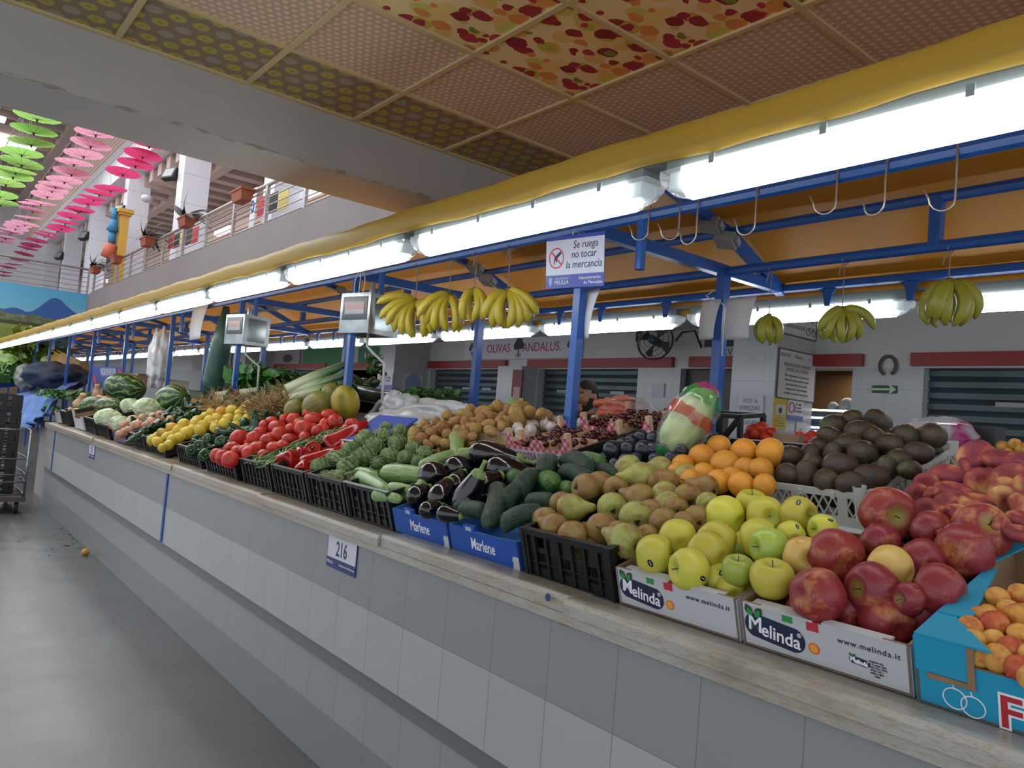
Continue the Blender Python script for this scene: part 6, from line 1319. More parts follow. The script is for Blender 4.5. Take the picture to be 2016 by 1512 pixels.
MB().box((WX-.045,0,0),(WX-.02,.03,.2)).v
r,w_,h_=wallsign(596,684,688,722,flat('sign_green','#1f7a52',.5),'plain dark green shop sign left of the blue post'); r,w_,h_=wallsign(706,683,750,716,flat('sign_green','#1f7a52',.5),'green shop sign with white drop marks right of the blue post')
for k in range(3): poly([(0,.09),(.03,0),(0,-.05),(-.03,0)],(fx,.15-.13*k,-.02),DN,UP,.001,M_wt,r,'drop_mark')
r,w_,h_=wallsign(1388,668,1470,682,flat('sign_darkgreen','#1c3a34',.5),'dark green narrow sign behind the tall blue post'); r,w_,h_=wallsign(1388,684,1470,704,flat('sign_pale','#b9bac0',.5),'pale sign strip with dark letters behind the tall blue post'); put_text(r,'SERVICIOS',(fx,-.12,0),DN,UP,.12,M_ink,'lettering',.9)
r,w_,h_=wallsign(540,690,590,722,flat('sign_photo','#9a9aa0',.5),'grey photo sign with an animal picture above the chard')
crp=MB(); crp.add([(-.02,.3*math.cos(a)-.1,.1*math.sin(a)) for a in [.6*k for k in range(10)]],[tuple(range(10))],flat('photo_dark','#4a4a44',.6)); crp.build('printed_animal',None,r)
r,w_,h_=wallsign(382,690,455,728,flat('sign_photo2','#a8a8ac',.5),'pale sign high on the wall above the far shutter')
r,w_,h_=wallsign(1718,759,1766,774,flat('exit_green','#1d5238',.5),'green emergency sign with a white arrow pointing right',X=WX-.006)
poly([(-.1,-.008),(.05,-.008),(.035,-.03),(.055,-.03),(.095,0),(.055,.03),(.035,.03),(.05,.008),(-.1,.008)],(-.0105,0,0),DN,UP,.001,flat('exit_white','#c5d4bd',.5),r,'arrow',1.15)
c=H(1748,720,0,WX-.02); hs=MB(); hs.tube([(0,.075*math.cos(a),.09*math.sin(a)) for a in [-1.1+5.3*k/16 for k in range(17)]],.016,6,flat('rusty_iron','#5f4a4c',.7)); hs.build('horseshoe',None,None,True,loc=c,label='rusty horseshoe on the white wall above the arrow sign',cat='horseshoe')
# fan
c=H(1291,672,0,WX-.32); r=empty('wall_fan',c,(0,.1,0.25),label='dark wire-guard fan mounted high on the wall',cat='fan'); dk=flat('fan_dark','#2d2a2c',.5)
for rad,x in ((.22,0),(.225,-.03),(.2,-.08),(.15,-.11),(.1,-.12)): MB().tube([(x,rad*math.cos(a),rad*math.sin(a)) for a in [2*math.pi*k/28 for k in range(29)]],.007 if rad>.21 else .003,5,dk).build('guard_ring',None,r,True)
gs=MB()
for k in range(28): a=2*math.pi*k/28; gs.tube([(-.125,.04*math.cos(a),.04*math.sin(a)),(-.11,.15*math.cos(a),.15*math.sin(a)),(-.08,.2*math.cos(a),.2*math.sin(a)),(0,.22*math.cos(a),.22*math.sin(a))],.002,4,dk)
gs.build('guard_spokes',None,r)
for k in range(4):
    a=math.pi/2*k+.4; m=MB(); m.add([(0,.03*math.cos(a),.03*math.sin(a)),(-.03,.19*math.cos(a-.35),.19*math.sin(a-.35)),(0,.2*math.cos(a),.2*math.sin(a)),(.03,.19*math.cos(a+.4),.19*math.sin(a+.4))],[(0,1,2,3)],flat('fan_blade','#45403f',.4)); m.build('blade',None,r)
MB().tube([(-.13,0,0),(.12,0,0)],.05,14,flat('fan_hub','#3f4a50',.4)).build('motor',None,r,True); MB().tube([(-.02,-.26,0),(.05,-.3,.12),(.05,-.45,.14),(.3,-.5,-.1)],.014,6,dk).tube([(-.02,.24,0),(.02,.27,.1),(.1,.1,.28)],.014,6,dk).build('bracket',None,r,True); MB().box((.1,-.1,.2),(.3,.12,.3),dk).build('wall_mount',None,r)
# notices on the pillar (face looking towards the viewer, y=4.06) 
YP=4.058; XR=Vector((1,0,0))
def notice(px0,py0,px1,py1,mat,label,name='notice',Y=YP,fr=None):
    a=H(px0,(py0+py1)/2,1,Y); b=H(px1,(py0+py1)/2,1,Y); zt=H((px0+px1)/2,py0,1,Y).z; zb=H((px0+px1)/2,py1,1,Y).z
    r=empty(name,((a.x+b.x)/2,Y-.004,(zt+zb)/2),label=label,cat='notice'); W_=abs(b.x-a.x); H_=zt-zb
    quad((0,0,0),XR,UP,W_,H_,.006,mat,r,'sheet'); 
    if fr: 
        m=MB(); 
        for s in (-1,1): m.box((s*W_/2-.006,-.006,-H_/2),(s*W_/2+.006,0,H_/2),fr); m.box((-W_/2,-.006,s*H_/2-.006),(W_/2,0,s*H_/2+.006),fr)
        m.build('frame',None,r)
    return r,W_,H_
PW=flat('notice_white','#bdb9bb',.5); PB=flat('notice_frame','#4a4038',.6); GR=flat('print_grey','#6b6b70',.6)
r,W_,H_=notice(1530,692,1604,788,PW,'large framed text notice in the middle of the white pillar',fr=PB)
for k in range(3): put_text(r,['MERCADO','MELILLA','UE'][k],(-W_*.33+W_*.33*k,-.005,H_*.38),XR,UP,.045,GR if k<2 else flat('print_cyan','#4aa0c0',.5),'lettering',.8)
for k,t in enumerate(['RENOVACION DEL MERCADO','CENTRAL DE LA CIUDAD']): put_text(r,t,(0,-.005,H_*(.2-.1*k)),XR,UP,.05,GR,'lettering',.72)
for k,t in enumerate(['Obra cofinanciada por la Union Europea','dentro del programa operativo regional','para el desarrollo de los mercados','municipales de la Ciudad Autonoma','de Melilla, una manera de hacer Europa']): put_text(r,t,(0,-.005,H_*(-.02-.09*k)),XR,UP,.032,flat('print_black','#25272b',.5),'lettering',.85)
r,W_,H_=notice(1540,606,1607,664,PW,'framed no entry notice with a bicycle symbol high on the pillar',fr=PB)
put_text(r,'ENTRADA DE ANIMALES',(-W_*.08,-.005,H_*.12),XR,UP,.05,GR,'lettering',.6); put_text(r,'ENTRADA DE BICICLETAS',(-W_*.12,-.005,-H_*.2),XR,UP,.05,GR,'lettering',.6)
bk=MB()
for s in (-1,1): bk.tube([(W_*.33+s*.05+.035*math.cos(a),-.006,-H_*.25+.035*math.sin(a)) for a in [.5*k for k in range(14)]],.003,4,M_pblk)
bk.tube([(W_*.33-.05,-.006,-H_*.25),(W_*.33-.02,-.006,-H_*.1),(W_*.33+.03,-.006,-H_*.1),(W_*.33+.05,-.006,-H_*.25)],.003,4,M_pblk); bk.build('printed_bicycle',None,r); poly([(-.02,-.03),(.02,-.03),(.01,.04),(-.01,.04)],(W_*.36,-.005,H_*.2),XR,UP,.001,M_pblk,r,'printed_dog')
r,W_,H_=notice(1521,783,1547,845,flat('notice_yellow','#c2a522',.5),'tall yellow notice with a small insect picture on the pillar'); quad((0,-.005,H_*.12),XR,UP,W_*.75,H_*.32,.001,PW,r,'picture'); poly(circ(.03,10),(0,-.007,H_*.1),XR,UP,.001,flat('bug_brown','#3f3418',.6),r,'printed_insect')
for k in range(4): quad((0,-.005,-H_*(.15+.08*k)),XR,UP,W_*.7,.004,.001,M_pblk,r,'text_line')
r,W_,H_=notice(1549,787,1580,828,flat('notice_w2','#c3c2c8',.5),'small white and blue do not touch notice on the pillar'); quad((0,-.005,-H_*.38),XR,UP,W_,H_*.24,.001,flat('sign_blue','#3345a0',.35),r,'blue_band'); MB().tube([(-W_*.25+.05*math.cos(a),-.006,H_*.1+.05*math.sin(a)) for a in [.45*k for k in range(15)]],.005,4,flat('sign_red','#c8304a',.4)).build('prohibition_ring',None,r)
for k,t in enumerate(['Se ruega','no tocar','la mercancía']): put_text(r,t,(W_*.18,-.006,H_*(.3-.17*k)),XR,UP,.042,M_ink,'lettering',.7)
r,W_,H_=notice(1566,832,1586,862,PW,'small white leaflet with a blue shape low on the pillar'); poly(circ(.03,12),(0,-.005,-.01),XR,UP,.001,flat('print_paleblue','#6aa0c8',.5),r,'printed_shape')
# hand-written sheet on the pillar side face, and door notices
r,w_,h_=wallsign(1452,777,1502,848,flat('notice_sheet','#b5b8c4',.5),'white sheet reading empezar a comer saludable on the pillar side',name='notice',X=6.49,cat='notice')
for k,t in enumerate(['VOY A','EMPEZAR','A COMER','SALUDABLE']): put_text(r,t,(-.0125,0,h_*(.32-.2*k)),DN,UP,.062,GR,'lettering',.9)
r,w_,h_=wallsign(747,735,773,767,flat('notice_w2','#c3c2c8',.5),'small do not touch notice on the left pillar side',name='notice',X=6.49,cat='notice'); quad((-.012,0,-h_*.36),DN,UP,w_,h_*.28,.001,flat('sign_blue','#3345a0',.35),r,'blue_band'); MB().tube([(-.013,w_*.25+.05*math.cos(a),.03+.05*math.sin(a)) for a in [.45*k for k in range(15)]],.006,4,flat('sign_red','#c8304a',.4)).build('prohibition_ring',None,r)
for k,t in enumerate(['Se ruega','no tocar']): put_text(r,t,(-.013,-w_*.2,h_*(.25-.2*k)),DN,UP,.06,M_ink,'lettering',.7)
r,W_,H_=notice(792,738,832,784,flat('notice_cream','#b9b0a8',.5),'cream notice with a blue arched picture on the left pillar',Y=11.255); poly(circ(.16,14,0,.05,0,math.pi)+[(-.16,-.2),(.16,-.2)],(0,-.005,0),XR,UP,.001,flat('print_blue2','#7d8fae',.5),r,'printed_arch'); poly(circ(.07,10),(0,-.007,-.1),XR,UP,.001,flat('print_salmon','#c08a78',.5),r,'printed_shape')
r,w_,h_=wallsign(1009,728,1028,782,flat('poster_red','#6e2a30',.5),'tall dark red poster on the narrow pillar behind the potatoes',name='poster',X=6.89,cat='poster'); poly([(-.06,-.1),(.08,-.1),(.08,.1),(-.06,.1)],(-.012,0,-.15),DN,UP,.001,flat('poster_pink','#b08a8a',.5),r,'printed_figure')
wallsign(1004,783,1030,800,flat('notice_lime','#a3c83c',.5),'lime green note under the red poster',name='notice',X=6.89,cat='notice')
wallsign(1284,755,1308,782,flat('notice_sheet','#b5b8c4',.5),'pale printed sheet on the wall right of the shutter',name='notice',X=WX-.01,cat='notice')
# lit display counter inside the shop opening + dark goods
r=empty('display_fridge',(7.6,3.85,0),label='dark glass display counter with glowing shelf lines in the shop opening',cat='display counter')
MB().box((-.25,-1.2,0),(.25,.6,1.84),flat('fridge_dark','#1f3048',.15)).build('case',None,r)
for k,z in enumerate((1.86,1.78,1.68,1.64)): MB().box((-.27,-1.2+.1*k,z),(-.255,.55-.2*(k%2),z+.02),tl).build('shelf_light',None,r)
for k,(y,z,s) in enumerate(((3.9,1.93,.085),(4.05,1.91,.06),(3.78,1.9,.06))): link('glass_dome',blob(0,lambda a,ph:sph(a,ph,1,1,1.1),flat('dome_pale','#8f9a98',.3),'glass_dome',14,10),None,(7.6,y,z),None,s,label='pale round jar on the display counter, %s'%['largest','left one','right one'][k],cat='jar')
r=empty('display_fridge',(7.9,5.2,0),label='second lit display counter behind the dark doorway',cat='display counter'); MB().box((-.2,-.5,0),(.2,.5,1.3),flat('fridge_dark','#1f3048',.15)).build('case',None,r)
# ---------------------------------------------------------------- person behind the stall
def person():
    hp=H(1153,784,0,3.75); r=empty('person',(hp.x,hp.y,0.0),(0,0,math.radians(8)),label='bearded person in a dark shirt, standing behind the carrots beside the blue post',cat='person')
    top=H(1147,747,0,3.75).z; zc=top-.13       # head centre
    SK=nz('skin',[(.3,'#8a5f4a'),(.7,'#9b6d55')],6,2,.55,rnd=False)
    m=MB()
    def ell(c,rx,ry,rz,n=20,k=14,f=None):
        vs=[];fs=[]
        for i in range(k+1):
            ph=math.pi*i/k
            for j in range(n):
                a=2*math.pi*j/n; x,y,z=sph(a,ph,rx,ry,rz)
                if f: x,y,z=f(x,y,z)
                vs.append((c[0]+x,c[1]+y,c[2]+z))
        for i in range(k):
            for j in range(n): fs.append((i*n+j,(i+1)*n+j,(i+1)*n+(j+1)%n,i*n+(j+1)%n))
        m.add(vs,fs)
    # faces -X (towards the customers)
    ell((0,0,zc),.098,.078,.125,f=lambda x,y,z:(x*(1-.1*(z<0)*(-z/.125)),y*(1-.28*max(0,-z/.125)),z))
    ell((-.075,0,zc-.075),.03,.035,.035); ell((-.099,0,zc-.012),.018,.014,.026); ell((-.09,0,zc-.055),.016,.026,.008); ell((-.088,0,zc+.03),.016,.055,.012)
    for s in (-1,1): ell((0.005,s*.08,zc-.005),.018,.01,.032); ell((-.07,s*.045,zc-.02),.03,.024,.025)
    m.tube([(.015,0,zc-.07),(.02,0,zc-.2)],[.06,.065],16)
    sh=zc-.22
    m.tube([(.02,-.19,sh-.03),(.02,-.08,sh+.02),(.02,.08,sh+.02),(.02,.19,sh-.03)],[.07,.08,.08,.07],14)
    m.tube([(.02,0,sh),(.02,0,sh-.25),(.02,0,sh-.48),(.02,0,sh-.62)],[.13,.155,.14,.15],20)
    for s in (-1,1):
        m.tube([(.02,s*.2,sh-.03),(.03,s*.25,sh-.3),(-.08,s*.23,sh-.52),(-.12,s*.22,sh-.56)],[.058,.048,.038,.03],12)
        m.tube([(-.12,s*.22,sh-.56),(-.18,s*.21,sh-.60)],[.04,.036],10)
        for k in range(4): m.tube([(-.18,s*.21+(k-1.5)*.019,sh-.60),(-.225,s*.21+(k-1.5)*.021,sh-.625),(-.245+.006*abs(k-1.4),s*.21+(k-1.5)*.021,sh-.655)],[.010,.0095,.008],8)
        m.tube([(-.14,s*.175,sh-.58),(-.17,s*.155,sh-.61),(-.19,s*.15,sh-.635)],[.012,.011,.009],8)
        m.tube([(.02,s*.09,sh-.6),(.02,s*.1,.5),(.02,s*.1,.08)],[.09,.06,.045],14); m.tube([(.06,s*.1,.05),(-.18,s*.12,.04)],[.05,.04],10)
    b=m.build('body',SK,r,True); md=b.modifiers.new('r','REMESH'); md.mode='VOXEL'; md.voxel_size=.007; md.use_smooth_shade=True; sm=b.modifiers.new('s','SMOOTH'); sm.iterations=3
    HR=nz('hair_dark',[(.3,'#120e0d'),(.7,'#231b18')],60,2,.8,rnd=False)
    def shell(name,c,rx,ry,rz,cond,mat):
        q=MB(); n=72;k=52; vs=[];fs=[]
        for i in range(k+1):
            for j in range(n): x,y,z=sph(2*math.pi*j/n,math.pi*i/k,rx,ry,rz); vs.append((c[0]+x*(1-.1*(z<0)*(-z/rz)),c[1]+y*(1-.28*max(0,-z/rz)),c[2]+z))
        for i in range(k):
            for j in range(n):
                f=(i*n+j,(i+1)*n+j,(i+1)*n+(j+1)%n,i*n+(j+1)%n); mx=sum((Vector(vs[v]) for v in f),Vector())/4-Vector(c)
                if cond(mx): fs.append(f)
        q.add(vs,fs,mat); o=q.build(name,None,r,True); s_=o.modifiers.new('t','SOLIDIFY'); s_.thickness=.008; return o
    shell('hair',(.006,0,zc+.004),.102,.082,.131,lambda v:(v.z>.055 and v.x>-.085) or (v.z>.03 and v.x>-.03) or (v.z>-.03 and v.x>.035),HR)
    shell('beard',(-.004,0,zc-.002),.101,.082,.131,lambda v:(v.z<-.055 and v.x<.02 and not(v.x<-.075 and v.z>-.062)) or (v.z<-.0 and -.045<v.x<.0 and abs(v.y)>.05 and v.z>-.06),HR)
    MB().box((-.108,-.028,zc-.043),(-.094,.028,zc-.036),HR).build('moustache',None,r)
    for s in (-1,1):
        link('eye',blob(0,lambda a,ph:sph(a,ph,.011),flat('eye_white','#b8aca4',.3),'eye',12,8),r,(-.087,s*.032,zc+.012)); link('iris',blob(0,lambda a,ph:sph(a,ph,.0055),flat('iris_dark','#1a120e',.2),'iris',10,6),r,(-.0955,s*.032,zc+.012))
        MB().box((-.104,s*.032-.018,zc+.03),(-.09,s*.032+.018,zc+.037),HR).build('eyebrow',None,r)
    TS=nz('dark_shirt',[(.3,'#15151a'),(.7,'#22222a')],4,3,.8,rnd=False); q=MB()
    q.tube([(.02,-.235,sh-.18),(.02,-.195,sh-.03),(.02,-.08,sh+.025),(.02,.08,sh+.025),(.02,.195,sh-.03),(.02,.235,sh-.18)],[.078,.086,.094,.094,.086,.078],16,TS,True); q.tube([(.02,0,sh+.015),(.02,0,sh-.25),(.02,0,sh-.48),(.02,0,sh-.66)],[.15,.175,.162,.172],22,TS,True)
    o=q.build('shirt',None,r,True); md=o.modifiers.new('r','REMESH'); md.mode='VOXEL'; md.voxel_size=.012; md.use_smooth_shade=True
    q=MB()
    for s in (-1,1): q.tube([(.02,s*.07,sh-.58),(.02,s*.1,.5),(.02,s*.1,.1)],[.13,.085,.07],14,flat('trousers','#23252c',.8))
    q.build('trousers',None,r,True)
    for s in (-1,1): MB().tube([(.08,s*.11,.045),(-.2,s*.13,.04)],[.058,.05],12,flat('shoe','#1a1a1c',.6)).build('shoe',None,r,True)
person()
# ---------------------------------------------------------------- things behind the front rows
LTB=nz('lettuce_pale',[(.36,'#557838'),(.5,'#8fa85a'),(.66,'#c2c89a')],4,4,.4,bump=.5,bscale=6,bdist=.04)
def bag():
    m=N('printed_bag'); m.m.name='printed_bag'; co=m.n('ShaderNodeTexCoord').outputs['Object']; sp=m.n('ShaderNodeSeparateXYZ'); m.l(co,sp.inputs[0]); z=m.math('ADD',sp.outputs[2],m.math('MULTIPLY',m.noise(co,9,3),.05))
    f=m.math('MULTIPLY_ADD',z,3.3,.46); c=m.ramp(f,[(0,'#2f8a42'),(.16,'#dfe8e2'),(.56,'#b5303a'),(.70,'#dfe8e2'),(.82,'#3a9348'),(.97,'#b03a78')],'CONSTANT')
    a=m.n('ShaderNodeValToRGB'); e=a.color_ramp; e.interpolation='CONSTANT'; e.elements[0].position=0; e.elements[0].color=(.75,)*4; e.elements[1].position=.16; e.elements[1].color=(.13,)*4
    for p,v in ((.56,.6),(.70,.13),(.82,.5)): x=e.elements.new(p); x.color=(v,)*4
    m.l(f,a.inputs[0]); ad=m.n('ShaderNodeSeparateColor'); m.l(a.outputs[0],ad.inputs[0]); m.l(ad.outputs[0],m.b.inputs['Alpha']); m.base(c); return m.set(.08,Specular_IOR_Level=1.0)
bc_=HP(1353,832,SURF(.12),SN); ax=C2W((.52,.85,.05)); bq=Vector((0,0,1)).rotation_difference(ax)
o=crumple('bagged_lettuce',bc_,.058,.058,.118,LTB,'pale green lettuce heart in the bag above the plums','lettuce',41,.22); o.rotation_mode='QUATERNION'; o.rotation_quaternion=bq
o=crumple('clear_bag',bc_,.075,.075,.142,bag(),'clear printed bag with green and red bands around the lettuce above the plums','bag',43,.16); o.rotation_mode='QUATERNION'; o.rotation_quaternion=bq
# empty black crate seen from the side behind the oranges
r=empty('produce_crate',H(1408,874,0,3.0),(0,-.1,.05),label='empty black crate behind the oranges, standing on its side',cat='crate'); m=MB()
for a,b in [((0,.20,0),(0,-.13,0)),((0,.20,.135),(0,-.13,.135)),((0,.20,0),(0,.20,.135)),((0,-.13,0),(0,-.13,.135)),((0,.08,0),(0,.08,.135)),((0,-.02,0),(0,-.02,.135)),((0,-.13,.135),(0,-.02,0)),((.2,.20,.135),(.2,-.13,.135)),((0,-.13,.135),(.2,-.13,.135)),((0,.20,.135),(.2,.20,.135)),((.2,.20,0),(.2,-.13,0)),((0,-.13,0),(.2,-.13,0)),((0,.20,0),(.2,.20,0)),((.2,.20,0),(.2,.20,.135)),((.2,-.13,0),(.2,-.13,.135))]: m.bar(a,b,.024,.02,M_blk)
m.build('frame',None,r); MB().box((0,-.13,-.01),(.2,.20,.0),M_blk).build('base',None,r)
# tomatoes on the far side
for (x,y,w_) in [(1488,850,34),(1510,860,30),(1475,858,22),(1500,842,26),(1520,850,22),(1478,846,20)]:
    p=H(x,y,0,3.15); o=link('tomato',T_,None,p,qto(C2W((.1,.6,.6))),w_*depth(p)/F,label='vine tomato in the small cluster behind the oranges',cat='tomato',group='vine tomatoes behind the oranges'); link('calyx',TC,o)
for (x,y,w_) in [(1588,866,30),(1567,862,20),(1605,860,24),(1575,856,18),(1615,855,20),(1598,855,18),(1559,865,18)]:
    p=H(x,y,0,3.1); o=link('tomato',T_,None,p,qto(rnd_dir()),w_*depth(p)/F,label='small red tomato behind the avocados, below the leaflet',cat='tomato',group='red tomatoes behind the avocados')
MB().box((2.95,1.5,1.32),(3.3,2.05,1.47),M_blk).build('produce_crate',None,None,label='black crate under the vine tomatoes behind the oranges',cat='crate')
MB().box((2.86,1.66,1.38),(2.9,1.78,1.54),M_kraft).build('card_sheet',None,None,label='brown cardboard edge between the oranges and red tomatoes',cat='cardboard')
# pink bag right behind avocados
crumple('plastic_bag',H(1848,858,0,2.95),.07,.10,.055,nz('pink_film',[(.4,'#c0c0c8'),(.5,'#c9c9d0'),(.56,'#c02a80'),(.8,'#c8308a')],5,2,.15,rnd=False,Alpha=.5),'clear and pink plastic bag behind the avocados','bag',12,.3)
# black scale shape at the right end behind, dark low goods
MB().box((2.9,.7,1.40),(3.2,1.25,1.50),M_blk).box((3.0,1.0,1.5),(3.1,1.1,1.62),M_blk).build('weighing_scale',None,None,label='dark weighing scale behind the flat peaches',cat='scale')
# serving counter of the back row
MB().box((3.75,-1.0,0),(4.15,30,1.12),flat('rear_counter','#7d7f84',.5)).build('rear_counter',None,None,label='grey rear counter of the stall along the inner aisle',cat='counter')
for i,(px,py2,X,w_,h_,c,l) in enumerate([(330,757,2.9,.7,.13,'#a9a59c','flat white cardboard box behind the two big watermelons'),(372,775,2.9,.55,.1,'#7f9a80','pale green and white box behind the round watermelon'),(280,748,3.0,.5,.18,'#8a6a5c','brown cardboard box behind the huge watermelon'),(385,800,2.75,.5,.1,'#6a5a62','dark crate of purple vegetables behind the lemons'),(1000,835,2.9,.3,.02,'#20222a','dark tray edge behind the garlic')]):
    p=H(px,py2,0,X); r=empty('goods_box',p,(0,0,.1),label=l,cat='box'); MB().box((-.15,-w_/2,-h_/2),(.15,w_/2,h_/2),flat('goods%d'%i,c,.6)).build('body',None,r); MB().box((-.152,-w_/2,h_/2-.02),(.152,w_/2,h_/2+.002),flat('goods_edge%d'%i,c,.4)).build('rim',None,r)
EP=nz('purple_veg',[(.3,'#3a2430'),(.7,'#5a3a48')],3,2,.4); 
for x,y in ((385,792),(398,796),(410,798),(375,800)):
    p=H(x,y,0,2.5); link('purple_yam',PO[0],None,p,qto(rnd_dir()),.08,label='dark purple root vegetable left of the leeks',cat='vegetable',group='purple root vegetables left of the leeks').data.materials
# ---------------------------------------------------------------- far left stall end: cloth, box, cart
def drape(name,pts,mat,label,cat,thick=.01,seed=1,amp=.03,fold=None):
    """pts: grid rows of (px,py,X) anchors"""
    m=MB(); rows=len(pts); cols=len(pts[0]); U,V_=26,20; r_=random.Random(seed); vs=[]
    def S(u,v):
        fu=u*(cols-1); fv=v*(rows-1); i=min(cols-2,int(fu)); j=min(rows-2,int(fv)); a=fu-i; b=fv-j
        g=lambda jj,ii:Vector(H(pts[jj][ii][0],pts[jj][ii][1],0,pts[jj][ii][2]))
        return (g(j,i)*(1-a)+g(j,i+1)*a)*(1-b)+(g(j+1,i)*(1-a)+g(j+1,i+1)*a)*b
    for j in range(V_+1):
        for i in range(U+1):
            p=S(i/U,j/V_); q=(j/V_); p+=Vector((-amp*math.sin(i*1.25+seed)*(q**1.2),amp*.4*math.sin(j*.9+i*.5),amp*.35*math.sin(i*.8+j*.7+seed))); vs.append(p)
    m.add(vs,[(j*(U+1)+i,j*(U+1)+i+1,(j+1)*(U+1)+i+1,(j+1)*(U+1)+i) for j in range(V_) for i in range(U)],mat)
    o=m.build(name,None,None,True,label=label,cat=cat); s=o.modifiers.new('t','SOLIDIFY'); s.thickness=thick; return o
M_bc=nz('blue_cloth',[(.3,'#2f4f86'),(.6,'#40649f'),(.8,'#587bb0')],3,4,.85,rnd=False,st=(1,.5,1)); M_dc=nz('navy_cloth',[(.3,'#11182c'),(.7,'#22304e')],3,4,.9,rnd=False)
drape('blue_cloth',[[(45,768,2.9),(110,757,2.9),(160,748,2.9)],[(28,782,1.9),(75,786,1.8),(125,776,1.9)],[(24,840,1.45),(55,842,1.42),(98,815,1.46)]],M_bc,'blue cloth draped over the far end of the counter','cloth',amp=.07)
crumple('navy_cloth',H(108,741,0,2.6),.45,1.5,.24,M_dc,'dark navy cloth heaped over goods on the next stall','cloth',5,.25)
crumple('grey_sheet',H(55,742,0,2.35),.2,.7,.22,nz('grey_sheet',[(.3,'#5f6660'),(.7,'#8f918a')],5,3,.7,rnd=False),'grey plastic sheet beside the navy cloth','sheet',6,.3)
MB().box((1.6,11.2,0),(2.95,12.2,.98),flat('stall_end','#8a8580',.7)).build('side_counter',None,None,label='low counter section under the blue cloth at the aisle gap',cat='counter')
leafheap('celery_heap',H(58,704,0,2.6),.5,2.2,.42,420,.45,nz('celery_leaf',[(.3,'#3f5a22'),(.55,'#6f8f3a'),(.8,'#9db55a')],3,3,.5,vary=.1),'tall heap of light green celery leaves on the next stall','celery',None,1,.5,sd=12)
leafheap('celery_heap',H(22,745,0,2.2),.4,1.3,.2,160,.34,M_chard,'darker green leaves at the left edge of the next stall','leaves',None,1,.5,sd=13)
r=empty('produce_box',H(14,722,0,2.3),(.5,-.2,0),label='tilted blue and cyan box at the left edge',cat='box'); MB().box((-.3,-.9,-.12),(.3,.9,.12),flat('box_blue2','#22408a',.5)).build('body',None,r); MB().box((-.31,-.9,.0),(-.3,.6,.08),flat('box_cyan','#6fa8b8',.5)).build('print',None,r)
r=empty('produce_box',H(210,742,0,2.75),(0,-.25,.05),label='violet blue fruit box with white lettering behind the huge watermelon',cat='box')
MB().box((-.01,-1.05,-.2),(.01,1.0,.17),flat('box_violet','#2c3f94',.5)).build('front_panel',None,r); MB().box((0,-1.05,-.2),(.6,1.0,-.18),flat('box_violet','#2c3f94',.5)).build('base',None,r); quad((-.012,-.2,.08),DN,UP,1.0,.17,.002,flat('label_violet','#5a64a8',.5),r,'label_band'); put_text(r,'AGRUPAPULPI',(-.015,-.2,.08),DN,UP,.17,M_wt,'lettering',.85); poly(circ(.09,14),(-.012,.75,-.06),DN,UP,.002,M_rd,r,'printed_fruit'); poly(circ(.09,14),(-.012,-.88,.06),DN,UP,.002,M_rd,r,'printed_fruit')
for i,(px,py2,c,l) in enumerate([(150,722,'#9a7f4a','yellowish cardboard box open on top of the navy cloth'),(128,716,'#a8862f','small yellow box left of the cardboard box')]): 
    r=empty('cardboard_box',H(px,py2,0,3.0),(.2,.3,.3),label=l,cat='box'); MB().box((-.2,-.5+.2*i,-.15),(.2,.5-.2*i,.15),flat('fbox%d'%i,c,.6)).build('body',None,r); MB().box((-.3,-.5+.2*i,.14),(.0,.5-.2*i,.16),flat('fbox%d'%i,c,.6)).build('flap',None,r)
for px,py2,l in ((100,712,'pale green round cabbage on the next stall, upper one'),(92,722,'pale green cabbage on the next stall, lower one')): link('cabbage',CB,None,H(px,py2,0,2.8),qto((.2,0,1)),.42,label=l,cat='cabbage')
crumple('bag_roll',H(314,706,0,2.45),.1,.16,.28,M_bagw,'bundle of hanging white plastic bags on a far blue post','bags',15,.3)
r=empty('hanging_plastic',H(445,690,0,2.5),label='long dark green plastic bundle hanging beside the far steel scale',cat='bag'); MB().tube([(0,.12,.45),(0,.15,.1),(0,.28,-.3),(0,.30,-.5)],[.03,.10,.11,.08],12,nz('dark_green_plastic',[(.3,'#24443e'),(.7,'#3f665a')],5,3,.35,rnd=False)).build('bundle',None,r,True)
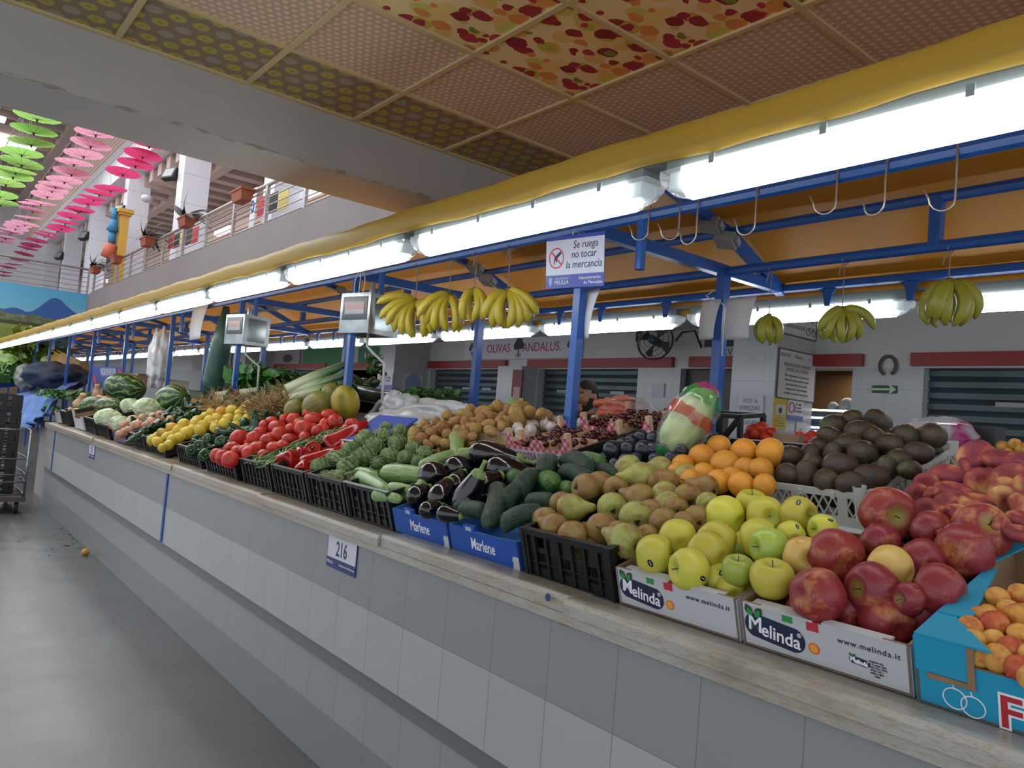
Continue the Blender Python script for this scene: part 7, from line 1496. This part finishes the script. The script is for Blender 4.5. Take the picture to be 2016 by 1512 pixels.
# cart with black crates at the left edge
cx0=H(5,985,2,0.0); r=empty('trolley',(1.12,10.5,0),label='steel trolley with a castor at the left edge, carrying black crates',cat='trolley')
m=MB()
for y in (-.35,.75): 
    for x in (-.75,.12): m.tube([(x,y,.14),(x,y,.95)],.014,8,M_inox)
m.build('upright',None,r,True); m=MB()
for z in (.22,.36,.44,.62,.95): m.tube([(.12,-.35,z),(-.75,-.35,z)],.009,6,M_inox).tube([(.12,-.35,z),(.12,.75,z)],.009,6,M_inox)
m.build('side_rails',None,r,True); MB().box((-.77,-.38,.14),(.14,.78,.19),flat('rusty_base','#4f4340',.7)).build('platform',None,r)
for x in (-.7,.06):
    for y in (-.3,.7):
        w_=empty('castor',(x,y,.07)); w_.parent=r; MB().tube([(-.015,0,0),(.015,0,0)],.07,16,flat('castor_black','#151515',.6)).build('wheel',None,w_,True); MB().box((-.03,-.03,.0),(-.022,.03,.08),M_inox).box((.022,-.03,.0),(.03,.03,.08),M_inox).box((-.03,-.03,.06),(.03,.03,.075),M_inox).build('fork',None,w_)
for k in range(6):
    q=croot('produce_crate',.38,10.72,.2+k*.19,'stacked black crate on the trolley, %s from the bottom'%ordi(k),al=0,group='black crates stacked on the trolley'); blackcrate(q,.56,.78,.185)
# lemon and litter on the floor
c=H(168,1087,2,.028); link('lemon',lathe_mesh('floor_lemon',lem,flat('floor_lemon_peel','#c08a2a',.4),20),None,c,qto((.8,-.6,.1)),.062,label='single orange-yellow lemon lying on the floor by the counter foot',cat='lemon')
lf=leaf_mesh('floor_leaf',flat('dry_leaf','#2a2e20',.8),.05,.02,.1)
for i,(x,y) in enumerate([(80,1034),(120,1041),(125,1048),(135,1074),(108,1053),(96,1058),(120,1063),(145,1070),(150,1078),(106,1080),(97,1093),(152,1066),(158,1078),(119,1075),(38,1065),(137,1052),(142,1060)]):
    p=H(x,y,2,.004); link('floor_leaf',lf,None,p,Quaternion((0,0,1),R.uniform(0,6)),R.uniform(.6,1.5) if i!=3 else 2,label='dry leaf scrap on the floor near the fallen lemon',cat='leaf',group='leaf scraps on the floor')
p=H(135,1074,2,.005); link('green_leaf',leaf_mesh('green_leaf',flat('floor_green','#4a5a20',.7),.09,.05,.1),None,p,Quaternion((0,0,1),2),1,label='small green leaf on the floor left of the fallen lemon',cat='leaf')
# bits on the counter
p=H(1079,1176,0,1.449); MB().lathe([(0,0),(.011,0),(.011,.001),(0,.001)],14,flat('sticker_blue','#2d3a6a',.5),None,frame_mat(p,DN,UP)).build('sticker',None,None,label='small oval blue and red sticker on the marble edge',cat='sticker')
